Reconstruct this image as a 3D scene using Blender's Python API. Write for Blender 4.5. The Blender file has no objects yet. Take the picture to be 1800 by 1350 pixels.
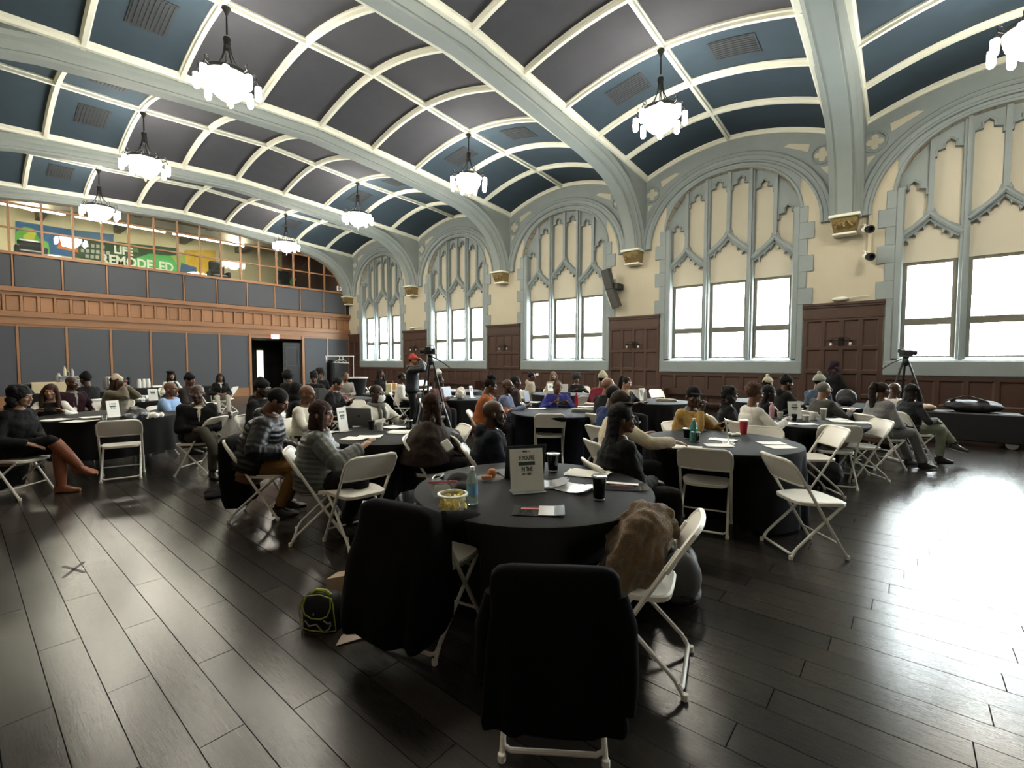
import bpy, bmesh, math, random
import numpy as np
from mathutils import Vector, Matrix, noise

SC = bpy.context.scene
COL = SC.collection
PI = math.pi

# ------------------------------------------------------------------ camera
CAM_H = 1.55
YAW, PITCH, ROLL, FPX = math.radians(50), math.radians(-2.70), math.radians(-0.12), 825.0
F0 = Vector((-math.cos(YAW), math.sin(YAW), 0)); R0 = Vector((math.sin(YAW), math.cos(YAW), 0)); Z0 = Vector((0, 0, 1))
FW = F0 * math.cos(PITCH) + Z0 * math.sin(PITCH)
U_ = R0.cross(FW)
RT = R0 * math.cos(ROLL) - U_ * math.sin(ROLL)
UP = U_ * math.cos(ROLL) + R0 * math.sin(ROLL)
CAMP = Vector((0, 0, CAM_H))
cam_d = bpy.data.cameras.new('camera'); cam = bpy.data.objects.new('camera', cam_d); COL.objects.link(cam)
cam_d.sensor_fit = 'HORIZONTAL'; cam_d.sensor_width = 36.0; cam_d.lens = 36.0 * FPX / 1800.0
cam_d.clip_start = 0.05; cam_d.clip_end = 200
m3 = Matrix((RT, UP, -FW)).transposed()
cam.matrix_world = Matrix.Translation(CAMP) @ m3.to_4x4()
SC.camera = cam

def ray(px, py): return FW + RT * ((px - 900) / FPX) + UP * ((675 - py) / FPX)
def onz(z, px, py):
    r = ray(px, py); return CAMP + r * ((z - CAM_H) / r.z)
def atd(d, px, py): return CAMP + ray(px, py) * d

# ------------------------------------------------------------------ world, lights, exposure
SC.view_settings.view_transform = 'Standard'; SC.view_settings.look = 'None'
SC.view_settings.gamma = 1.0; SC.view_settings.use_curve_mapping = False
SC.view_settings.exposure = 1.5
W = bpy.data.worlds.new('overcast_sky'); SC.world = W; W.use_nodes = True
nt = W.node_tree; nt.nodes.clear()
wo = nt.nodes.new('ShaderNodeOutputWorld'); bg = nt.nodes.new('ShaderNodeBackground')
tc = nt.nodes.new('ShaderNodeTexCoord'); sx = nt.nodes.new('ShaderNodeSeparateXYZ'); cr = nt.nodes.new('ShaderNodeValToRGB')
nt.links.new(tc.outputs['Generated'], sx.inputs[0]); nt.links.new(sx.outputs['Z'], cr.inputs[0])
cr.color_ramp.elements[0].position = 0.0; cr.color_ramp.elements[0].color = (.62, .65, .66, 1)
cr.color_ramp.elements[1].position = 0.01; cr.color_ramp.elements[1].color = (.93, .98, 1, 1)
nt.links.new(cr.outputs[0], bg.inputs[0]); bg.inputs[1].default_value = 16.0
nt.links.new(bg.outputs[0], wo.inputs[0])
LAMP_POWER = 26.0     # emission of the chandelier glass
# daylight portals sit in the window openings (they only guide sampling of the sky)
WALL_Y, END_X = 13.6, -22.7
RIGHT_X, NEAR_Y = 9.45, -1.3
BAYS = [-19.85, -14.5, -9.15, -3.82, 1.42, 6.75]
BEAMS = [-22.5, -17.18, -11.82, -6.46, -1.19, 4.08, 9.4]
for bx in BAYS:
    l = bpy.data.lights.new('window_portal', 'AREA'); l.shape = 'RECTANGLE'; l.size = 3.4; l.size_y = 2.3
    l.cycles.is_portal = True
    o = bpy.data.objects.new('window_portal', l); COL.objects.link(o)
    o.location = (bx, WALL_Y + .62, 2.75); o.rotation_euler = (math.radians(-90), 0, 0)
    o.rotation_euler = (math.radians(90), 0, PI) if False else (math.radians(-90), 0, 0)

# ------------------------------------------------------------------ materials
MATS = {}
def mat(name, col, rough=.6, metal=0., var=.0, vscale=6., bump=0., bscale=40., emit=None, alpha=None, trans=0., ior=1.45,
        spec=.5, coat=0., stretch=None, rand=0., sheen=0.):
    if name in MATS: return MATS[name]
    m = bpy.data.materials.new(name); m.use_nodes = True; n = m.node_tree.nodes; L = m.node_tree.links
    b = n['Principled BSDF']
    b.inputs['Base Color'].default_value = (*col, 1); b.inputs['Roughness'].default_value = rough
    b.inputs['Metallic'].default_value = metal; b.inputs['Specular IOR Level'].default_value = spec
    b.inputs['IOR'].default_value = ior
    if trans: b.inputs['Transmission Weight'].default_value = trans
    if coat: b.inputs['Coat Weight'].default_value = coat
    if sheen: b.inputs['Sheen Weight'].default_value = sheen
    if emit: b.inputs['Emission Color'].default_value = (*emit[:3], 1); b.inputs['Emission Strength'].default_value = emit[3]
    if alpha is not None: b.inputs['Alpha'].default_value = alpha
    if var or bump or rand:
        t = n.new('ShaderNodeTexCoord'); mp = n.new('ShaderNodeMapping'); L.new(t.outputs['Object'], mp.inputs[0])
        if stretch: mp.inputs['Scale'].default_value = stretch
    src = None
    if var:
        nz = n.new('ShaderNodeTexNoise'); nz.inputs['Scale'].default_value = vscale; nz.inputs['Detail'].default_value = 5
        L.new(mp.outputs[0], nz.inputs[0])
        hs = n.new('ShaderNodeMix'); hs.data_type = 'RGBA'
        lo = tuple(max(0, c * (1 - var)) for c in col); hi = tuple(min(1, c * (1 + var)) for c in col)
        hs.inputs[6].default_value = (*lo, 1); hs.inputs[7].default_value = (*hi, 1)
        L.new(nz.outputs[0], hs.inputs[0]); src = hs.outputs[2]
    if rand:
        oi = n.new('ShaderNodeObjectInfo'); hv = n.new('ShaderNodeHueSaturation')
        mr = n.new('ShaderNodeMapRange'); mr.inputs[3].default_value = 1 - rand; mr.inputs[4].default_value = 1 + rand
        L.new(oi.outputs['Random'], mr.inputs[0]); L.new(mr.outputs[0], hv.inputs['Value'])
        if src: L.new(src, hv.inputs['Color'])
        else: hv.inputs['Color'].default_value = (*col, 1)
        src = hv.outputs[0]
    if src: L.new(src, b.inputs['Base Color'])
    if bump:
        nb = n.new('ShaderNodeTexNoise'); nb.inputs['Scale'].default_value = bscale; nb.inputs['Detail'].default_value = 3
        bp = n.new('ShaderNodeBump'); bp.inputs['Strength'].default_value = bump; bp.inputs['Distance'].default_value = .01
        L.new(mp.outputs[0], nb.inputs[0]); L.new(nb.outputs[0], bp.inputs['Height']); L.new(bp.outputs[0], b.inputs['Normal'])
    MATS[name] = m; return m

M = dict(
 stone=mat('grey_green_stone', (.235, .270, .270), .75, var=.10, vscale=3, bump=.25, bscale=25),
 beam=mat('grey_green_beam_paint', (.235, .265, .255), .7, var=.08, vscale=2, bump=.2, bscale=20),
 cream=mat('cream_plaster', (.47, .43, .325), .85, var=.06, vscale=2.2, bump=.15, bscale=30),
 creamp=mat('cream_blind_panel', (.51, .475, .375), .8, var=.04, vscale=3),
 mould=mat('ivory_moulding', (.74, .74, .63), .65, var=.05, vscale=4),
 charcoal=mat('charcoal_acoustic_panel', (.045, .046, .054), .95, var=.12, vscale=3, bump=.2, bscale=80),
 navy=mat('navy_acoustic_panel', (.030, .050, .068), .95, var=.12, vscale=3, bump=.2, bscale=80),
 slate=mat('slate_fabric_panel', (.070, .075, .085), .95, var=.1, vscale=60, bump=.3, bscale=200, rand=.08),
 oak=mat('golden_oak', (.255, .125, .058), .5, var=.25, vscale=7, stretch=(1, .35, 6), bump=.08, bscale=40, rand=.12),
 walnut=mat('dark_walnut', (.060, .031, .021), .45, var=.25, vscale=9, stretch=(6, 1, .6), bump=.08, bscale=40, rand=.15),
 plank=mat('dark_floor_plank', (.028, .024, .021), .165, var=.35, vscale=9, stretch=(1.2, 14, 1), bump=.10, bscale=30, rand=.30, spec=.5),
 gap=mat('floor_gap', (.008, .007, .006), .9),
 grille=mat('dark_grille', (.03, .035, .04), .8),
 iron=mat('black_iron', (.012, .012, .012), .45, metal=.6),
 bulb=mat('lit_frosted_glass', (1, .98, .92), .4, emit=(1, .93, .80, LAMP_POWER)),
 brass=mat('gilded_carving', (.22, .16, .06), .5, metal=.2, var=.5, vscale=30, bump=.8, bscale=40),
 black=mat('black_paint', (.008, .008, .009), .5),
 blackw=mat('black_wood', (.010, .010, .011), .6),
 white=mat('white_plastic', (.84, .81, .73), .38, var=.05, vscale=5),
 whitem=mat('white_painted_tube', (.82, .80, .74), .35, metal=.0, var=.05, vscale=5),
 paper=mat('white_paper', (.80, .79, .74), .8, var=.05, vscale=15),
 cloth=mat('black_tablecloth', (.0060, .0060, .0066), .75, var=.2, vscale=3, bump=.25, bscale=160, spec=.22),
 navycloth=mat('navy_tablecloth', (.005, .007, .016), .75, var=.2, vscale=3, bump=.25, bscale=160, spec=.3),
 skinmask=mat('paper_mask', (.75, .74, .72), .8),
 steel=mat('brushed_steel', (.45, .45, .44), .35, metal=.9),
 lapgrey=mat('laptop_aluminium', (.22, .23, .24), .4, metal=.6),
 clear=mat('clear_plastic', (.9, .95, .95), .08, trans=1., ior=1.2),
 red=mat('red_plastic', (.45, .02, .03), .35),
 pane=mat('leaded_pane_bar', (.13, .12, .09), .6),
)
def glassmat():
    m = bpy.data.materials.new('window_glass'); m.use_nodes = True; n = m.node_tree.nodes; L = m.node_tree.links
    n.clear(); o = n.new('ShaderNodeOutputMaterial'); t = n.new('ShaderNodeBsdfTransparent'); g = n.new('ShaderNodeBsdfGlossy')
    x = n.new('ShaderNodeMixShader'); f = n.new('ShaderNodeFresnel'); ge = n.new('ShaderNodeNewGeometry'); mr_ = n.new('ShaderNodeMapRange')
    mr_.inputs[3].default_value = 1.35; mr_.inputs[4].default_value = 1 / 1.35; L.new(ge.outputs['Backfacing'], mr_.inputs[0]); L.new(mr_.outputs[0], f.inputs[0])
    t.inputs[0].default_value = (.96, .98, .97, 1); g.inputs['Roughness'].default_value = .03
    L.new(f.outputs[0], x.inputs[0]); L.new(t.outputs[0], x.inputs[1]); L.new(g.outputs[0], x.inputs[2]); L.new(x.outputs[0], o.inputs[0])
    return m
M['glass'] = glassmat()
def filmmat(name, col, k):
    m = bpy.data.materials.new(name); m.use_nodes = True; n = m.node_tree.nodes; L = m.node_tree.links
    n.clear(); o = n.new('ShaderNodeOutputMaterial'); t = n.new('ShaderNodeBsdfTransparent'); g = n.new('ShaderNodeBsdfPrincipled')
    g.inputs['Base Color'].default_value = (*col, 1); g.inputs['Roughness'].default_value = .08
    x = n.new('ShaderNodeMixShader'); x.inputs[0].default_value = k
    L.new(t.outputs[0], x.inputs[1]); L.new(g.outputs[0], x.inputs[2]); L.new(x.outputs[0], o.inputs[0]); return m
M['film'] = filmmat('thin_clear_plastic', (.75, .76, .72), .16)

# ------------------------------------------------------------------ mesh builder
class MB:
    def __init__(s): s.v = []; s.f = []; s.m = []
    def add(s, vs, fs, mi=0):
        o = len(s.v); s.v += [tuple(v) for v in vs]; s.f += [tuple(i + o for i in f) for f in fs]; s.m += [mi] * len(fs); return s
    def box(s, x0, x1, y0, y1, z0, z1, mi=0, mtx=None):
        vs = [Vector((x, y, z)) for x in (x0, x1) for y in (y0, y1) for z in (z0, z1)]
        if mtx is not None: vs = [mtx @ v for v in vs]
        return s.add(vs, [(0, 1, 3, 2), (4, 6, 7, 5), (0, 4, 5, 1), (2, 3, 7, 6), (0, 2, 6, 4), (1, 5, 7, 3)], mi)
    def bbox(s, x0, x1, y0, y1, z0, z1, b=.01, mi=0, mtx=None):
        # box with chamfered edges
        X = [(x0, x0 + b), (x1, x1 - b)]; Y = [(y0, y0 + b), (y1, y1 - b)]; Zz = [(z0, z0 + b), (z1, z1 - b)]
        bm = bmesh.new(); bmesh.ops.create_cube(bm, size=1)
        for v in bm.verts:
            v.co = Vector((x0 if v.co.x < 0 else x1, y0 if v.co.y < 0 else y1, z0 if v.co.z < 0 else z1))
        bmesh.ops.bevel(bm, geom=list(bm.edges), offset=b, segments=1, affect='EDGES', profile=.5)
        return s.bm(bm, mi, mtx)
    def bm(s, bm, mi=0, mtx=None):
        bm.verts.ensure_lookup_table(); bm.verts.index_update()
        vs = [(mtx @ v.co) if mtx is not None else v.co.copy() for v in bm.verts]
        fs = [tuple(v.index for v in f.verts) for f in bm.faces]; bm.free(); return s.add(vs, fs, mi)
    def rings(s, rs, mi=0, cap=True, closed=False):
        n = len(rs[0]); vs = [p for r in rs for p in r]; fs = []
        k = len(rs)
        for i in range(k - 1 + (1 if closed else 0)):
            a = i * n; b = ((i + 1) % k) * n
            for j in range(n):
                j2 = (j + 1) % n; fs.append((a + j, a + j2, b + j2, b + j))
        if cap and not closed:
            fs.append(tuple(reversed(range(n)))); fs.append(tuple((k - 1) * n + j for j in range(n)))
        return s.add(vs, fs, mi)
    def tube(s, pts, r, n=8, mi=0, closed=False, flat=None):
        pts = [Vector(p) for p in pts]; rs = []; K = len(pts)
        up = None
        for i, p in enumerate(pts):
            if closed: t = (pts[(i + 1) % K] - pts[i - 1])
            else: t = (pts[min(i + 1, K - 1)] - pts[max(i - 1, 0)])
            t.normalize()
            if up is None:
                up = Vector((0, 0, 1)) if abs(t.z) < .9 else Vector((0, 1, 0))
            sd = t.cross(up)
            if sd.length < 1e-4: sd = t.orthogonal()
            sd.normalize(); u2 = sd.cross(t).normalized(); up = u2
            rr = r[i] if isinstance(r, (list, tuple)) else r
            ra, rb = (rr if isinstance(rr, (list, tuple)) else (rr, rr))
            rs.append([p + sd * math.cos(2 * PI * j / n) * ra + u2 * math.sin(2 * PI * j / n) * rb for j in range(n)])
        return s.rings(rs, mi, True, closed)
    def lathe(s, prof, n=20, c=(0, 0, 0), mi=0, cap=True):
        rs = [[(c[0] + r * math.cos(2 * PI * j / n), c[1] + r * math.sin(2 * PI * j / n), c[2] + z) for j in range(n)] for r, z in prof]
        return s.rings(rs, mi, cap)
    def ell(s, c, r, n=12, k=8, mi=0, mtx=None):
        c = Vector(c); rs = []
        for i in range(1, k):
            a = PI * i / k
            rs.append([Vector((r[0] * math.sin(a) * math.cos(2 * PI * j / n), r[1] * math.sin(a) * math.sin(2 * PI * j / n), -r[2] * math.cos(a))) for j in range(n)])
        vs = [v for q in rs for v in q]; fs = []
        for i in range(k - 2):
            for j in range(n):
                j2 = (j + 1) % n; fs.append((i * n + j, i * n + j2, (i + 1) * n + j2, (i + 1) * n + j))
        b = len(vs); vs += [Vector((0, 0, -r[2])), Vector((0, 0, r[2]))]
        for j in range(n):
            j2 = (j + 1) % n; fs.append((b, j2, j)); fs.append((b + 1, (k - 2) * n + j, (k - 2) * n + j2))
        if mtx is not None: vs = [mtx @ v for v in vs]
        return s.add([c + v for v in vs], fs, mi)
    def prism(s, poly, y0, y1, mi=0, mp=None):
        # poly: (x,z) outline extruded along y
        n = len(poly); vs = [Vector((x, y0, z)) for x, z in poly] + [Vector((x, y1, z)) for x, z in poly]
        if mp: vs = [mp(v) for v in vs]
        fs = [tuple(range(n)), tuple(reversed(range(n, 2 * n)))] + [(i, i + n, (i + 1) % n + n, (i + 1) % n) for i in range(n)]
        return s.add(vs, fs, mi)
    def strip(s, path, w, y0, y1, mi=0, closed=False, bev=0.0):
        # moulding swept along a path in the xz plane: width w, from y0 (front) to y1 (back)
        K = len(path); rs = []
        for i, (x, z) in enumerate(path):
            if closed: a, b = path[i - 1], path[(i + 1) % K]
            else: a, b = path[max(i - 1, 0)], path[min(i + 1, K - 1)]
            tx, tz = b[0] - a[0], b[1] - a[1]; l = math.hypot(tx, tz) or 1; nx, nz = -tz / l, tx / l
            h = w / 2; q = max(h - bev, .002)
            rs.append([(x + nx * q, y0, z + nz * q), (x + nx * h, y0 + bev, z + nz * h), (x + nx * h, y1, z + nz * h),
                       (x - nx * h, y1, z - nz * h), (x - nx * h, y0 + bev, z - nz * h), (x - nx * q, y0, z - nz * q)])
        return s.rings(rs, mi, True, closed)
    def mesh(s, name, mats, smooth=30):
        me = bpy.data.meshes.new(name); me.from_pydata(s.v, [], s.f)
        for m in (mats if isinstance(mats, (list, tuple)) else [mats]): me.materials.append(m)
        if any(s.m): me.polygons.foreach_set('material_index', s.m)
        me.validate(); 
        bm = bmesh.new(); bm.from_mesh(me); bmesh.ops.recalc_face_normals(bm, faces=bm.faces); bm.to_mesh(me); bm.free()
        if smooth:
            me.polygons.foreach_set('use_smooth', [True] * len(me.polygons)); me.set_sharp_from_angle(angle=math.radians(smooth))
        me.update(); return me
    def obj(s, name, mats, parent=None, smooth=30, loc=None, rotz=0):
        return link(name, s.mesh(name, mats, smooth), parent, loc, rotz)

def link(name, me, parent=None, loc=None, rotz=0):
    o = bpy.data.objects.new(name, me); COL.objects.link(o)
    if parent is not None: o.parent = parent
    if loc is not None: o.location = loc
    if rotz: o.rotation_euler = (0, 0, rotz)
    return o
def empty(name, loc=(0, 0, 0), rotz=0, parent=None):
    o = link(name, None, parent, loc, rotz); o.empty_display_size = .1; return o
def tag(o, label, cat, group=None):
    o['label'] = label; o['category'] = cat
    if group: o['group'] = group
    return o
def struct(o): o['kind'] = 'structure'; return o
def thing(name, label, cat, loc=(0, 0, 0), rotz=0, group=None): return tag(empty(name, loc, rotz), label, cat, group)
def children_of(o): return [c for c in o.children]
def copy_tree(o, parent=None, loc=None, rotz=None):
    c = o.copy(); COL.objects.link(c)
    if parent is not None: c.parent = parent
    if loc is not None: c.location = loc
    if rotz is not None: c.rotation_euler = (0, 0, rotz)
    for ch in children_of(o): copy_tree(ch, c)
    return c
def relabel(o, label, group=None):
    o['label'] = label
    if group: o['group'] = group
    return o
def text_mesh(txt, size, mt, name='lettering', parent=None, mtx=None, ext=.001, align='CENTER', sx=1.0, bold=0.0):
    c = bpy.data.curves.new(name, 'FONT'); c.body = txt; c.size = size; c.extrude = ext; c.align_x = align; c.align_y = 'CENTER'
    c.offset = bold; c.resolution_u = 2
    t = bpy.data.objects.new(name, c); COL.objects.link(t)
    me = bpy.data.meshes.new_from_object(t.evaluated_get(bpy.context.evaluated_depsgraph_get()))
    bpy.data.objects.remove(t); me.name = name
    me.materials.clear(); me.materials.append(mt)
    mm = (mtx if mtx is not None else Matrix.Identity(4)) @ Matrix.Diagonal((sx, 1, 1, 1))
    me.transform(mm)
    return link(name, me, parent)
# ================================================================== THE SETTING
# profile functions of the vaulted ceiling; d = distance from the room's long centre line
CY = 6.15
def lerp_tab(tab, d):
    d = abs(d)
    for (a, za), (b, zb) in zip(tab, tab[1:]):
        if d <= b: return za + (zb - za) * (d - a) / (b - a)
    return tab[-1][1]
SOFF = [(0, 7.20), (2, 7.08), (4, 6.90), (5, 6.78), (5.6, 6.64), (6.1, 6.42), (6.5, 6.12), (6.8, 5.75), (7.0, 5.35), (7.08, 4.93)]
EDGE = [(0, 7.42), (3, 7.27), (6, 7.07), (7.5, 6.95)]
RIDG = [(0, 7.84), (3, 7.68), (6, 7.60), (7.5, 7.50)]
def soff(y): return lerp_tab(SOFF, y - CY)
def edge(y): return lerp_tab(EDGE, y - CY)
def ridg(y): return lerp_tab(RIDG, y - CY)
HB = 2.34           # half width of a bay between the beam faces
def vault(u, y, off=0):
    t = min(1, abs(u) / HB); e, r = edge(y), ridg(y)
    return e + (r - e) * (1 - t ** 1.9) + off
RIBY = [CY + (k - 5) * 1.483 for k in range(11)]

# ---- floor
floor = struct(MB().box(-22.9, 9.6, -1.4, 13.8, -.12, -.012).obj('floor', M['gap'], smooth=0))
PW, PL = .171, 1.30
rows = []
y = NEAR_Y; k = 0; rnd = random.Random(4)
cells = []
while y < WALL_Y + .05:
    x = -22.7 - ((k * .47) % 1) * PL
    while x < RIGHT_X:
        x0, x1 = max(x, -22.7), min(x + PL, RIGHT_X); y1 = min(y + PW, WALL_Y)
        if x1 - x0 > .05: cells.append((x0, x1, y, y1))
        x += PL
    y += PW; k += 1
def pv(c):
    p = Vector(((c[0] + c[1]) / 2, (c[2] + c[3]) / 2, 0)) - CAMP
    d = p.dot(FW)
    if d < .5: return 1e6
    px = 900 + FPX * p.dot(RT) / d; py = 675 - FPX * p.dot(UP) / d
    if px < -150 or px > 1950 or py > 1500: return 1e5 + d
    return p.length
cells.sort(key=pv)
g = .0025
std = MB().box(-PL / 2 + g, PL / 2 - g, -PW / 2 + g * .8, PW / 2 - g * .8, -.012, 0).mesh('plank', M['plank'], 0)
near = [c for c in cells[:420] if abs(c[1] - c[0] - PL) < .01 and abs(c[3] - c[2] - PW) < .01][:300]
ns = set(near)
for c in near:
    o = link('plank', std, floor, ((c[0] + c[1]) / 2, (c[2] + c[3]) / 2, rnd.uniform(-.0008, .0004)))
mb = MB()
for c in cells:
    if c in ns: continue
    mb.box(c[0] + g, c[1] - g, c[2] + g * .8, c[3] - g * .8, -.012, rnd.uniform(-.0008, .0004))
fp = mb.obj('planking', M['plank'], floor, 0); fp['kind'] = 'stuff'

# ---- window wall: plaster face with openings built per bay, local x = u, y = 0 at the wall face, +y outwards
HW = 1.69           # half width of a window opening
def arch_pts(w, zs, za, n=24, p=2.25):
    # four-centred arch outline from (-w, zs) to (w, zs) with apex za
    out = []
    for i in range(n + 1):
        t = -math.cos(PI * i / n); x = w * t
        z = zs + (za - zs) * (1 - abs(t) ** p) ** (1 / 1.9)
        out.append((x, z))
    return out
INN = arch_pts(HW, 5.35, 6.68)                   # opening of the window
HALF = 2.67
def build_bay(u0, u1):
    """wall_window skin of one bay between u0 and u1 (local), with the arched opening left out"""
    mb = MB()
    # cream pier plaster, left and right of the opening
    for a, b in ((u0, -HW), (HW, u1)):
        mb.box(a, b, 0, .5, 0, 5.35)
    mb.box(-HW, HW, 0, .5, 0, 1.25)
    # above springing, column strips up to the vault
    xs = [p[0] for p in INN]; n = len(INN)
    for i in range(n - 1):
        (xa, za), (xb, zb) = INN[i], INN[i + 1]
        vs = [(xa, 0, za), (xb, 0, zb), (xb, 0, 8.2), (xa, 0, 8.2), (xa, .5, za), (xb, .5, zb), (xb, .5, 8.2), (xa, .5, 8.2)]
        mb.add(vs, [(0, 1, 2, 3), (0, 4, 5, 1), (7, 6, 5, 4)])
    for a, b in ((u0, -HW), (HW, u1)):
        mb.box(a, b, 0, .5, 5.35, 8.2)
    return mb
wall = struct(empty('wall_window', (0, 0, 0)))
for i, bx in enumerate(BAYS):
    u0 = BEAMS[i] - bx - (.25 if i == 0 else 0); u1 = BEAMS[i + 1] - bx
    build_bay(u0, u1).obj('plaster', M['cream'], wall, 0, loc=(bx, WALL_Y, 0))

# spandrel field: grey stone between window-arch band and vault, built once
def arch_outer(n=36):
    # outer line of the great arch band, runs down to the corbels
    pts = []
    for i in range(n + 1):
        t = -math.cos(PI * i / n); x = 2.40 * t
        z = 4.92 + (7.08 - 4.92) * (1 - abs(t) ** 2.1) ** (.5)
        pts.append((x, z))
    return pts
OUT = arch_outer()
mb = MB()
n = len(OUT)
for i in range(n - 1):
    (xa, za), (xb, zb) = OUT[i], OUT[i + 1]
    top = lambda x: vault(max(-2.34, min(2.34, x)), 13.5, .05) 
    vs = [(xa, -.05, za), (xb, -.05, zb), (xb, -.05, top(xb)), (xa, -.05, top(xa)), (xa, .02, za), (xb, .02, zb), (xb, .02, top(xb)), (xa, .02, top(xa))]
    mb.add(vs, [(0, 1, 2, 3), (0, 4, 5, 1), (3, 2, 6, 7), (4, 7, 6, 5)])
for s in (-1, 1):
    xx = sorted((s * 2.40, s * 2.66)); mb.box(xx[0], xx[1], -.05, .02, 4.92, 7.02)
span_me = mb.mesh('spandrel', M['stone'], 0)
# arch bands
def offset_path(path, d):
    out = []
    K = len(path)
    for i, (x, z) in enumerate(path):
        a, b = path[max(i - 1, 0)], path[min(i + 1, K - 1)]
        tx, tz = b[0] - a[0], b[1] - a[1]; l = math.hypot(tx, tz) or 1
        out.append((x + tz / l * d, z - tx / l * d))
    return out
mb = MB()
mb.strip(offset_path(OUT, .045), .10, -.13, .02, bev=.03)
mb.strip(offset_path(OUT, .15), .12, -.09, .02, bev=.02)
mb.strip(offset_path(OUT, .235), .06, -.12, .02, bev=.02)
arch_me = mb.mesh('arch_moulding', M['stone'], 30)
# flat band between the great arch and the window opening (only above the springing)
mb = MB()
inn2 = arch_pts(HW, 5.35, 6.68, 40)
def out_z(x):
    t = min(1, abs(x) / 2.40); return 4.92 + 2.16 * (1 - t ** 2.1) ** .5
for i in range(40):
    (xa, za), (xb, zb) = inn2[i], inn2[i + 1]
    zta, ztb = out_z(xa) - .12, out_z(xb) - .12
    vs = [(xa, -.03, za), (xb, -.03, zb), (xb, -.03, max(ztb, zb)), (xa, -.03, max(zta, za)), (xa, .26, za), (xb, .26, zb)]
    mb.add(vs, [(0, 1, 2, 3), (0, 4, 5, 1)])
mb.strip(offset_path(inn2, -.035), .07, -.06, .1, bev=.02)
band_me = mb.mesh('arch_band', M['stone'], 0)
# quatrefoils and triangular cream piercings in the spandrels
def quat(cx, cz, r, mb, y0=-.052, y1=-.085):
    for k in range(4):
        a = PI / 2 * k
        mb.prism([(cx + math.cos(a) * r * .55 + r * .40 * math.cos(2 * PI * j / 12), cz + math.sin(a) * r * .55 + r * .40 * math.sin(2 * PI * j / 12)) for j in range(12)], y0, y1)
    mb.prism([(cx + x * r * .45, cz + z * r * .45) for x, z in ((-1, 0), (0, -1), (1, 0), (0, 1))], y0, y1)
mq = MB(); mr = MB()
for s in (-1, 1):
    cx, cz = s * 2.12, 6.52
    mq2 = MB()
    quat(cx, cz, .17, mq, -.045, -.056)
    mr.strip([(cx + .215 * math.cos(2 * PI * j / 24), cz + .215 * math.sin(2 * PI * j / 24)) for j in range(24)], .045, -.085, -.04, closed=True, bev=.012)
    tri = [(s * 1.83, 6.66), (s * 1.30, 6.93), (s * 1.42, 6.97), (s * 1.86, 6.84)]
    mq.prism(tri if s < 0 else tri[::-1], -.056, -.04)
    tri = [(s * 2.10, 6.22), (s * 2.25, 6.22), (s * 2.25, 6.02)]
    mq.prism(tri, -.056, -.04)
quat_me = mq.mesh('quatrefoil', M['creamp'], 0); ring_me = mr.mesh('quatrefoil_ring', M['stone'], 30)
# quoins: alternating long and short blocks beside the opening
qs, ql = MB(), MB()
quoin_long = MB().bbox(-.16, .16, -.035, .02, -.2, .2, .01).mesh('quoin', M['stone'], 0)
quoin_short = MB().bbox(-.09, .09, -.035, .02, -.2, .2, .01).mesh('quoin', M['stone'], 0)

# ---- window: three lights, mullions, transom, ogee heads, six blind lights above
LW = 2 * HW / 3
MUL = [-HW + .06, -HW / 3, HW / 3, HW - .06]
def ogee(c, w, zs, za, n=14):
    pts = []
    for i in range(n + 1):
        t = i / n; e = t * t * (3 - 2 * t)
        pts.append((c - w + w * t, zs + (za - zs) * (.55 * math.sin(t * PI / 2) + .45 * t ** 3)))
    r = [(2 * c - x, z) for x, z in pts[::-1]][1:]
    return pts + r
def cusps(c, w, zs, za, mb, y0, y1):
    # little pointed cusps hanging inside an ogee head
    path = ogee(c, w, zs, za, 14)
    for k in (3, 7, 11, 17, 21, 25):
        x, z = path[k]; d = 1 if x < c else -1
        nx, nz = (c - x) * .35, -.19
        mb.prism([(x - .085, z + .02), (x + nx * .55, z + nz), (x + .085, z + .02)][:: 1 if d > 0 else -1], y0, y1)
def inn_z(x):
    t = min(1, abs(x) / HW); return 5.35 + 1.33 * (1 - t ** 2.25) ** (1 / 1.9)
def build_window(idx, bx):
    w = struct(empty('window_%d' % idx, (bx, WALL_Y, 0)))
    return w
tr = MB()     # stone tracery
fr = MB()     # stone frame: jambs, sill
for s in (-1, 1):
    xx = sorted((s * (HW - .14), s * (HW + .02)))
    fr.bbox(xx[0], xx[1], -.03, .30, 1.62, 5.42, .03)
fr.bbox(-HW - .14, HW + .14, -.06, .30, 1.25, 1.60, .03)
fr.add([(-HW, .0, 1.60), (HW, .0, 1.60), (HW, .30, 1.70), (-HW, .30, 1.70), (-HW, .3, 1.5), (HW, .3, 1.5)], [(0, 1, 2, 3), (2, 5, 4, 3)])
for s in (-1, 1):
    xx = sorted((s * (HW + .0), s * (HW + .14))); fr.bbox(xx[0], xx[1], -.045, .02, 1.56, 2.98, .02)
for x in MUL[1:3]:
    tr.prism([(0, 0)] * 0 or [(x - .075, 1.6), (x + .075, 1.6), (x + .075, inn_z(x)), (x - .075, inn_z(x))], .07, .30)
    tr.prism([(x - .03, 1.6), (x + .03, 1.6), (x + .03, inn_z(x)), (x - .03, inn_z(x))], .0, .08)
CS = [-2 * HW / 3, 0, 2 * HW / 3]
HZ = [(4.30, 4.78), (4.55, 5.05), (4.30, 4.78)]
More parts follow.
